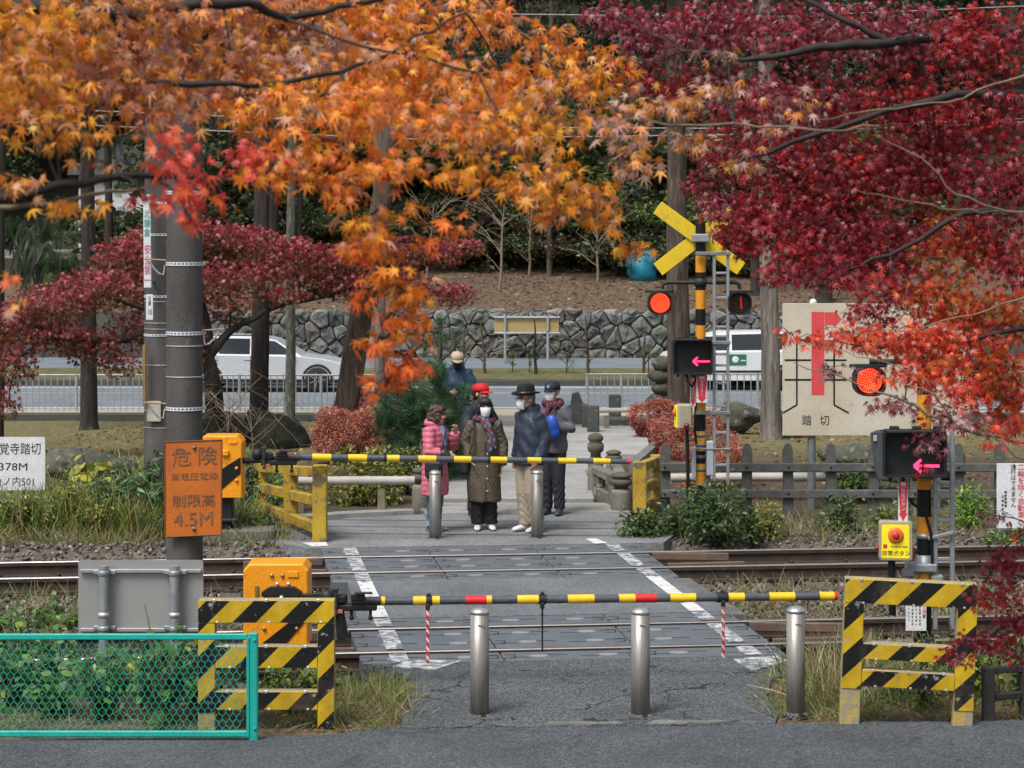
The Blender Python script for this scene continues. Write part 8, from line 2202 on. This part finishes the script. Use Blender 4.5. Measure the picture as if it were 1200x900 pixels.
# ------------------------------------------------------------------ the two foreground maples
PAL = {
    'amber': [(.74, .265, .020), (.78, .32, .024), (.66, .21, .018), (.80, .38, .03), (.54, .16, .025), (.58, .27, .12)],
    'brown': [(.54, .165, .03), (.62, .22, .035), (.42, .115, .035), (.68, .27, .03), (.56, .29, .19), (.28, .08, .04), (.46, .20, .15)],
    'orange': [(.82, .25, .022), (.85, .31, .026), (.76, .20, .02), (.86, .38, .035), (.62, .15, .025), (.70, .36, .20)],
    'deep': [(.86, .19, .022), (.82, .15, .024), (.88, .25, .03), (.70, .11, .025)],
    'coral': [(.74, .10, .055), (.68, .075, .05), (.76, .15, .05), (.72, .09, .07)],
    'pale': [(.60, .33, .24), (.52, .26, .20), (.66, .42, .33), (.72, .30, .06), (.70, .25, .04)],  # the pale tones carry the sky sheen of edge-on leaves as colour
    'plum': [(.24, .022, .042), (.30, .04, .065), (.42, .17, .20), (.40, .015, .03), (.15, .014, .028)],  # the pale pink tone is a whitish sheen highlight put into leaf colour
    'crimson': [(.46, .012, .022), (.34, .010, .018), (.20, .010, .018), (.62, .03, .03), (.28, .035, .05), (.40, .15, .15), (.14, .010, .016), (.40, .05, .03)],
    'dark': [(.22, .010, .018), (.14, .010, .015), (.34, .012, .02), (.24, .03, .045)],
    'scarlet': [(.74, .075, .022), (.64, .045, .025), (.78, .14, .03), (.54, .035, .03), (.62, .16, .12)],
    'rust': [(.56, .055, .018), (.62, .12, .018), (.40, .025, .018), (.46, .12, .02), (.22, .10, .02), (.28, .016, .018)],
    'pinkish': [(.34, .12, .14), (.22, .03, .05), (.42, .20, .20)],
}
def big_maple(name, label, trunk, r0, limbs, sprays, leaf_size, cover, tilt, face, bark):
    r_ = root(name, trunk[0], label, 'maple tree')
    w_ = wob(trunk, 3, .02); mb = MB(); mb.tube(w_, taper(r0 * 1.2, r0 * .7, len(w_)), 14); mb.build('trunk', bark, r_)
    nodes = []
    for (pts, ra, rb, mat) in limbs:
        w_ = wob([at(*p) for p in pts], 4, .07); mb = MB(); mb.tube(w_, [q * random.uniform(.82, 1.1) * .8 for q in taper(ra, rb, len(w_))], 8); mb.build('branch', mat, r_); nodes += w_[2:]
    Ps, Cs, Rs, fr = [], [], [], []
    tw = MB()
    for (px, py, Y, hw, hh, pal, cv) in sprays:
        span = leaf_size * 1.75 * F / Y
        n = max(3, int(4 * hw * hh * .8 / (.36 * span * span) * cover * cv))
        c = Vector(at(px, py, Y)); s = Y / F
        p, u = blob(n, c, (hw * s * 1.08, max(hw * s * .75, .25), hh * s * 1.08), .62)
        Ps.append(p); Cs.append(palette(n, PAL[pal], .16)); Rs.append(frames(n, .55, tilt, face, out=u, outw=.35))
        q = min(nodes, key=lambda v: (v - c).length)
        w_ = wob([q, (q + c) / 2 + Vector((0, 0, .02)), c], 3, .07); L = (q - c).length
        tw.tube(w_, taper(.0042, .0022, len(w_)), 4)
        for k in range(max(3, int(hw / 14))):
            e = Vector(p[random.randrange(n)]); st = w_[random.randrange(len(w_) // 2, len(w_))]
            tw.tube(wob([st, (st + e) / 2 + Vector((0, 0, .015)), e], 2, .08), [.0022, .002, .0018, .0016, .0012], 3)
    o = tw.build('twig', TWIG, r_); o['kind'] = 'stuff'
    P = np.concatenate(Ps); C = np.concatenate(Cs); Rm = np.concatenate(Rs); n = len(P)
    S = rng.uniform(leaf_size * .62, leaf_size * 1.2, n)
    # the leaves that show largest in the view are single pieces, the rest one mass
    px = CX + F * P[:, 0] / P[:, 1]; py = HY + F * (CH - P[:, 2]) / P[:, 1]
    inside = (px > 5) & (px < 1195) & (py > 5) & (py < 890)
    key = np.where(inside, S / P[:, 1], 0); order = np.argsort(-key); big = order[:300]; rest = order[300:]
    foliage('foliage', r_, LEAF_M, MAPLE_F, P[rest], Rm[rest], S[rest], C[rest], kind='stuff')
    tm = [np_mesh('leaf', v, t, None, LEAF_P) for v, t in MAPLE_F]
    inv = wm(r_).inverted()
    for k, i in enumerate(big):
        o = bpy.data.objects.new('leaf', tm[k % len(tm)]); col.objects.link(o); o.parent = r_
        M4_ = Matrix(Rm[i].tolist()).to_4x4(); M4_.translation = Vector(P[i]); M4_ = inv @ M4_
        o.location = M4_.translation; o.rotation_euler = M4_.to_euler(); o.scale = (S[i],) * 3
        o.color = (*C[i].tolist(), 1)
    return r_, n
OL = [([(-885, 150, 5.6), (-300, 190, 5.4), (0, 233, 5.2), (70, 216, 5.2), (160, 205, 5.3), (240, 208, 5.4), (300, 214, 5.5)], .020, .007, TWIG),
      ([(-885, -120, 5.6), (-200, -30, 6.0), (165, 17, 6.0), (230, 5, 6.0), (290, 3, 6.1), (335, 22, 6.2), (420, 5, 6.3), (520, -30, 6.4)], .030, .008, TWIG),
      ([(-885, 50, 5.6), (-200, 120, 5.6), (20, 110, 5.6), (140, 92, 5.7), (250, 98, 5.7), (330, 98, 5.8), (400, 85, 5.9), (470, 55, 6.0), (545, 15, 6.1)], .018, .004, TWIG),
      ([(335, 22, 6.2), (450, 60, 6.0), (560, 85, 5.9), (620, 190, 5.8), (650, 235, 5.8)], .006, .002, TWIG),
      ([(400, 85, 5.9), (396, 150, 5.6), (420, 220, 5.6), (437, 300, 5.6), (447, 380, 5.6), (452, 452, 5.6)], .005, .0018, TWIG),
      ([(520, -30, 6.4), (640, 60, 6.6), (730, 140, 6.7), (830, 147, 6.8), (950, 152, 6.9), (1030, 148, 7.0)], .008, .004, TWIG_P),
      ([(-885, 210, 5.6), (-300, 250, 5.3), (0, 243, 5.25), (60, 240, 5.2), (120, 226, 5.3), (170, 220, 5.35)], .012, .005, TWIG_P),
      ([(640, 60, 6.6), (680, 150, 6.4), (735, 230, 6.3), (765, 290, 6.3)], .004, .0016, TWIG)]
OS = [(60, 5, 6.6, 90, 26, 'brown', 1.1), (200, 2, 7.0, 90, 24, 'brown', 1.0), (330, 0, 7.2, 90, 24, 'orange', 1.0), (470, 5, 7.2, 90, 24, 'brown', .8), (110, 75, 6.8, 110, 40, 'brown', .9), (260, 100, 7.0, 110, 40, 'brown', .8), (420, 100, 7.0, 110, 44, 'orange', .8), (560, 125, 7.0, 100, 44, 'pale', .7), (20, 80, 5.2, 50, 60, 'amber', .8), (60, 35, 5.6, 75, 42, 'amber', 1.3), (190, 30, 6.0, 80, 38, 'brown', 1.3), (320, 30, 6.4, 80, 38, 'brown', 1.3), (450, 25, 6.4, 80, 36, 'orange', 1.2), (560, 25, 6.5, 60, 34, 'orange', .9), (640, 45, 6.6, 50, 28, 'orange', .6),
      (40, 105, 5.4, 70, 42, 'amber', 1.3), (150, 100, 5.7, 70, 40, 'brown', 1.2), (270, 75, 6.0, 75, 34, 'brown', 1.2), (390, 60, 6.2, 70, 32, 'pale', 1.0), (480, 80, 6.1, 80, 36, 'orange', 1.2), (590, 95, 6.2, 70, 36, 'orange', 1.1), (690, 85, 6.6, 60, 34, 'orange', 1.0),
      (60, 150, 5.2, 70, 26, 'amber', .8), (190, 140, 5.5, 60, 26, 'brown', .7), (300, 125, 5.8, 75, 30, 'orange', .9), (410, 130, 5.7, 75, 36, 'orange', 1.2), (520, 145, 5.8, 75, 36, 'orange', 1.2), (620, 150, 5.9, 70, 36, 'amber', 1.1), (715, 145, 6.4, 55, 30, 'pale', .8),
      (350, 175, 5.6, 60, 28, 'orange', 1.0), (450, 195, 5.6, 70, 28, 'orange', 1.0), (560, 200, 5.7, 60, 28, 'amber', .8), (640, 215, 5.7, 55, 30, 'amber', 1.1), (690, 235, 6.0, 45, 26, 'amber', 1.0), (640, 250, 5.8, 34, 14, 'orange', .8), (735, 292, 6.3, 30, 12, 'amber', .7), (715, 262, 6.2, 24, 12, 'orange', .6), (740, 190, 6.4, 40, 22, 'pale', .7),
      (205, 185, 5.3, 38, 34, 'coral', .9), (220, 225, 5.2, 34, 24, 'coral', 1.0), (225, 258, 5.2, 20, 16, 'coral', .8), (295, 185, 5.4, 44, 26, 'coral', .8), (330, 205, 5.4, 50, 24, 'orange', .7), (172, 235, 5.2, 22, 10, 'coral', .6), (265, 235, 5.3, 18, 16, 'deep', .4),
      (400, 225, 5.6, 38, 20, 'orange', 1.20), (420, 262, 5.6, 34, 16, 'orange', 1.05), (445, 285, 5.6, 44, 24, 'orange', .8), (465, 330, 5.6, 44, 22, 'orange', .5), (470, 395, 5.6, 44, 20, 'orange', .35), (470, 438, 5.7, 44, 16, 'deep', .4), (430, 295, 5.6, 30, 16, 'deep', 1.20), (452, 318, 5.6, 26, 14, 'deep', .9), (480, 345, 5.6, 30, 14, 'orange', 1.35), (470, 372, 5.6, 36, 14, 'deep', 1.20), (425, 352, 5.6, 18, 12, 'deep', 0.75), (440, 405, 5.6, 30, 14, 'deep', 1.05), (480, 425, 5.7, 26, 14, 'deep', 1.20), (455, 450, 5.7, 32, 12, 'deep', 0.75), (520, 262, 5.7, 34, 16, 'deep', 0.52), (500, 285, 5.7, 20, 12, 'deep', 0.60), (552, 268, 5.7, 9, 9, 'orange', 0.75), (460, 250, 5.6, 40, 12, 'amber', 0.75),
      (25, 215, 5.1, 34, 14, 'amber', .8), (75, 240, 5.1, 46, 14, 'amber', .6), (10, 325, 5.0, 10, 14, 'deep', .4), (25, 360, 4.9, 16, 10, 'pale', .3), (130, 195, 5.3, 40, 12, 'brown', .35),
      (770, 120, 6.8, 50, 22, 'pale', .7), (840, 105, 7.0, 55, 20, 'pale', .45), (800, 165, 6.8, 45, 18, 'pale', .55), (870, 190, 7.0, 45, 18, 'pale', .3), (940, 120, 7.0, 45, 16, 'pale', .35), (905, 150, 7.0, 50, 10, 'pale', .3), (850, 60, 7.0, 34, 14, 'pale', .2)]
om, n1_ = big_maple('maple_tree', 'orange leaved maple whose branches hang across the upper left foreground', [Vector((-3.3, 5.6, -.05)), Vector((-3.3, 5.6, 2)), Vector((-3.35, 5.6, 4.6))], .16, OL, OS, .034, 4.6, .65, .36, BARK_B)
RL = [([(1650, -60, 11.5), (1300, 15, 11.3), (1180, 40, 11.0), (1040, 50, 10.8), (960, 55, 10.8), (890, 68, 10.8), (800, 60, 11.2)], .055, .012, TWIG),
      ([(1040, 49, 10.8), (1000, 28, 10.8), (945, 0, 10.9), (920, -40, 11)], .022, .012, TWIG),
      ([(1650, 110, 11.5), (1300, 125, 11), (1120, 110, 10.6), (1010, 140, 10.7), (900, 180, 10.9), (835, 200, 11.2)], .04, .006, TWIG),
      ([(1650, 240, 11.2), (1300, 240, 10.6), (1130, 250, 10.4), (1060, 290, 10.4), (990, 318, 10.5), (920, 332, 10.6)], .03, .004, TWIG),
      ([(1650, 330, 10.8), (1300, 380, 10), (1180, 388, 9.8), (1100, 405, 9.8), (1030, 408, 9.7), (930, 396, 9.6)], .022, .003, TWIG),
      ([(1650, 430, 10.2), (1300, 520, 9.6), (1190, 518, 9.5), (1120, 500, 9.4), (1060, 470, 9.4), (1000, 448, 9.4), (930, 425, 9.4)], .016, .003, TWIG_P),
      ([(1120, 500, 9.4), (1080, 440, 9.3), (1020, 420, 9.3), (960, 405, 9.4)], .006, .002, TWIG_P),
      ([(1650, 680, 12), (1300, 710, 11.9), (1200, 722, 11.8), (1140, 760, 11.7), (1098, 776, 11.6)], .02, .003, TWIG),
      ([(1300, 520, 9.6), (1230, 600, 10.6), (1180, 640, 11.6), (1150, 690, 11.8)], .010, .003, TWIG),
      ([(1400, 300, 8.2), (1250, 256, 7.8), (1180, 248, 7.6), (1120, 228, 7.5), (1080, 185, 7.5), (1030, 160, 7.5)], .009, .0025, TWIG_P),
      ([(1260, 60, 8.5), (1180, 95, 8.3), (1110, 120, 8.2), (1030, 128, 8.2), (960, 140, 8.2)], .006, .002, TWIG_P), ([(1260, 330, 9), (1190, 352, 8.9), (1120, 372, 8.8), (1060, 388, 8.8), (985, 392, 8.8)], .006, .0018, TWIG_P), ([(1250, 560, 9.4), (1190, 535, 9.3), (1130, 480, 9.2), (1080, 455, 9.2), (1010, 432, 9.2)], .006, .002, TWIG_P), ([(1180, 248, 7.6), (1120, 246, 7.5), (1060, 235, 7.5), (1000, 222, 7.5)], .004, .0015, TWIG_P)]
RS = [(715, 18, 12.2, 40, 22, 'plum', 1.0), (770, 40, 12, 55, 34, 'plum', 1.1), (850, 30, 11.6, 70, 38, 'plum', 1.2), (950, 40, 11.2, 75, 42, 'plum', 1.2), (1050, 40, 11, 75, 42, 'plum', 1.2), (1150, 50, 10.8, 75, 48, 'crimson', 1.2),
      (790, 105, 12, 45, 34, 'crimson', .9), (860, 110, 11.6, 60, 38, 'plum', 1.0), (950, 115, 11.2, 70, 40, 'plum', 1.1), (1050, 120, 11, 70, 42, 'crimson', 1.2), (1150, 135, 10.8, 75, 46, 'crimson', 1.2), (745, 90, 12.2, 30, 20, 'crimson', .5),
      (850, 180, 11.5, 45, 34, 'crimson', 1.1), (868, 248, 11.3, 22, 26, 'plum', 1.1), (905, 235, 11.2, 40, 40, 'crimson', 1.1), (950, 225, 11.2, 50, 40, 'crimson', 1.0), (935, 295, 10.9, 45, 30, 'crimson', 1.0), (995, 250, 11, 50, 44, 'dark', 1.0), (1010, 300, 10.8, 50, 34, 'dark', 1.0), (960, 160, 11.2, 60, 44, 'plum', .9), (885, 130, 11.5, 50, 40, 'crimson', .8), (1080, 170, 10.9, 60, 44, 'dark', .8), (872, 285, 11.3, 22, 20, 'crimson', 1.0), (815, 215, 11.6, 18, 22, 'plum', .7), (920, 190, 11.2, 60, 38, 'crimson', 1.2), (1010, 200, 11, 70, 42, 'crimson', 1.2), (1100, 210, 10.8, 70, 44, 'dark', 1.2), (1180, 215, 10.6, 55, 46, 'dark', 1.2),
      (845, 235, 11.4, 32, 30, 'plum', 1.1), (880, 265, 11.2, 46, 34, 'crimson', 1.2), (950, 265, 11, 60, 36, 'dark', 1.1), (1040, 280, 10.8, 65, 38, 'dark', 1.1), (1130, 290, 10.6, 65, 40, 'rust', 1.2), (1190, 310, 10.4, 40, 40, 'crimson', 1.1), (1150, 265, 10.5, 60, 30, 'dark', .7),
      (915, 322, 10.6, 34, 17, 'dark', .9), (975, 320, 10.5, 50, 22, 'dark', 1.0), (1045, 335, 10.3, 55, 26, 'crimson', 1.1), (1110, 350, 10.1, 60, 32, 'rust', 1.2), (1180, 370, 10, 45, 36, 'rust', 1.2), (1020, 365, 10, 40, 20, 'dark', .9),
      (925, 392, 9.6, 16, 10, 'scarlet', .9), (960, 400, 9.6, 30, 13, 'scarlet', .9), (1005, 395, 9.7, 40, 20, 'scarlet', 1.1), (1055, 400, 9.8, 45, 26, 'scarlet', 1.4), (1110, 405, 9.8, 50, 30, 'scarlet', 1.3), (1165, 425, 9.8, 45, 32, 'rust', 1.4), (1130, 380, 10, 60, 36, 'rust', 1.0), (1180, 470, 9.9, 34, 34, 'rust', .9), (1090, 440, 9.6, 44, 16, 'scarlet', .8), (1185, 460, 9.7, 26, 20, 'rust', .8),
      (975, 435, 9.5, 30, 10, 'pinkish', .5), (1065, 440, 9.5, 46, 18, 'scarlet', .55), (1120, 460, 9.5, 42, 24, 'scarlet', .8), (1155, 445, 9.6, 40, 26, 'rust', 1.0), (1100, 425, 9.6, 40, 20, 'rust', .8), (1040, 475, 9.4, 40, 14, 'pinkish', .5), (1110, 490, 9.4, 50, 16, 'pinkish', .7), (1165, 505, 9.5, 36, 18, 'scarlet', .8), (1085, 520, 9.5, 30, 14, 'pinkish', .5), (1190, 490, 9.6, 20, 20, 'scarlet', .9), (1080, 545, 9.6, 12, 10, 'crimson', .5),
      (1165, 605, 11, 22, 8, 'pinkish', .5), (1195, 625, 11.4, 12, 12, 'scarlet', .7), (1180, 660, 11.8, 34, 24, 'dark', 1.0), (1165, 700, 11.8, 34, 22, 'crimson', 1.0), (1192, 730, 11.8, 24, 24, 'dark', 1.0), (1150, 752, 11.7, 34, 14, 'dark', 1.0), (1120, 772, 11.6, 24, 10, 'crimson', .9), (1185, 765, 11.7, 26, 12, 'dark', .8)]
rm, n2_ = big_maple('maple_tree', 'deep red maple filling the upper right foreground with dark branches', [Vector((4.75, 11.4, -.05)), Vector((4.75, 11.4, 2.2)), Vector((4.8, 11.5, 5.6))], .2, RL, RS, .033, 4.3, .65, .36, BARK_D)
print('leaves', n1_, n2_)
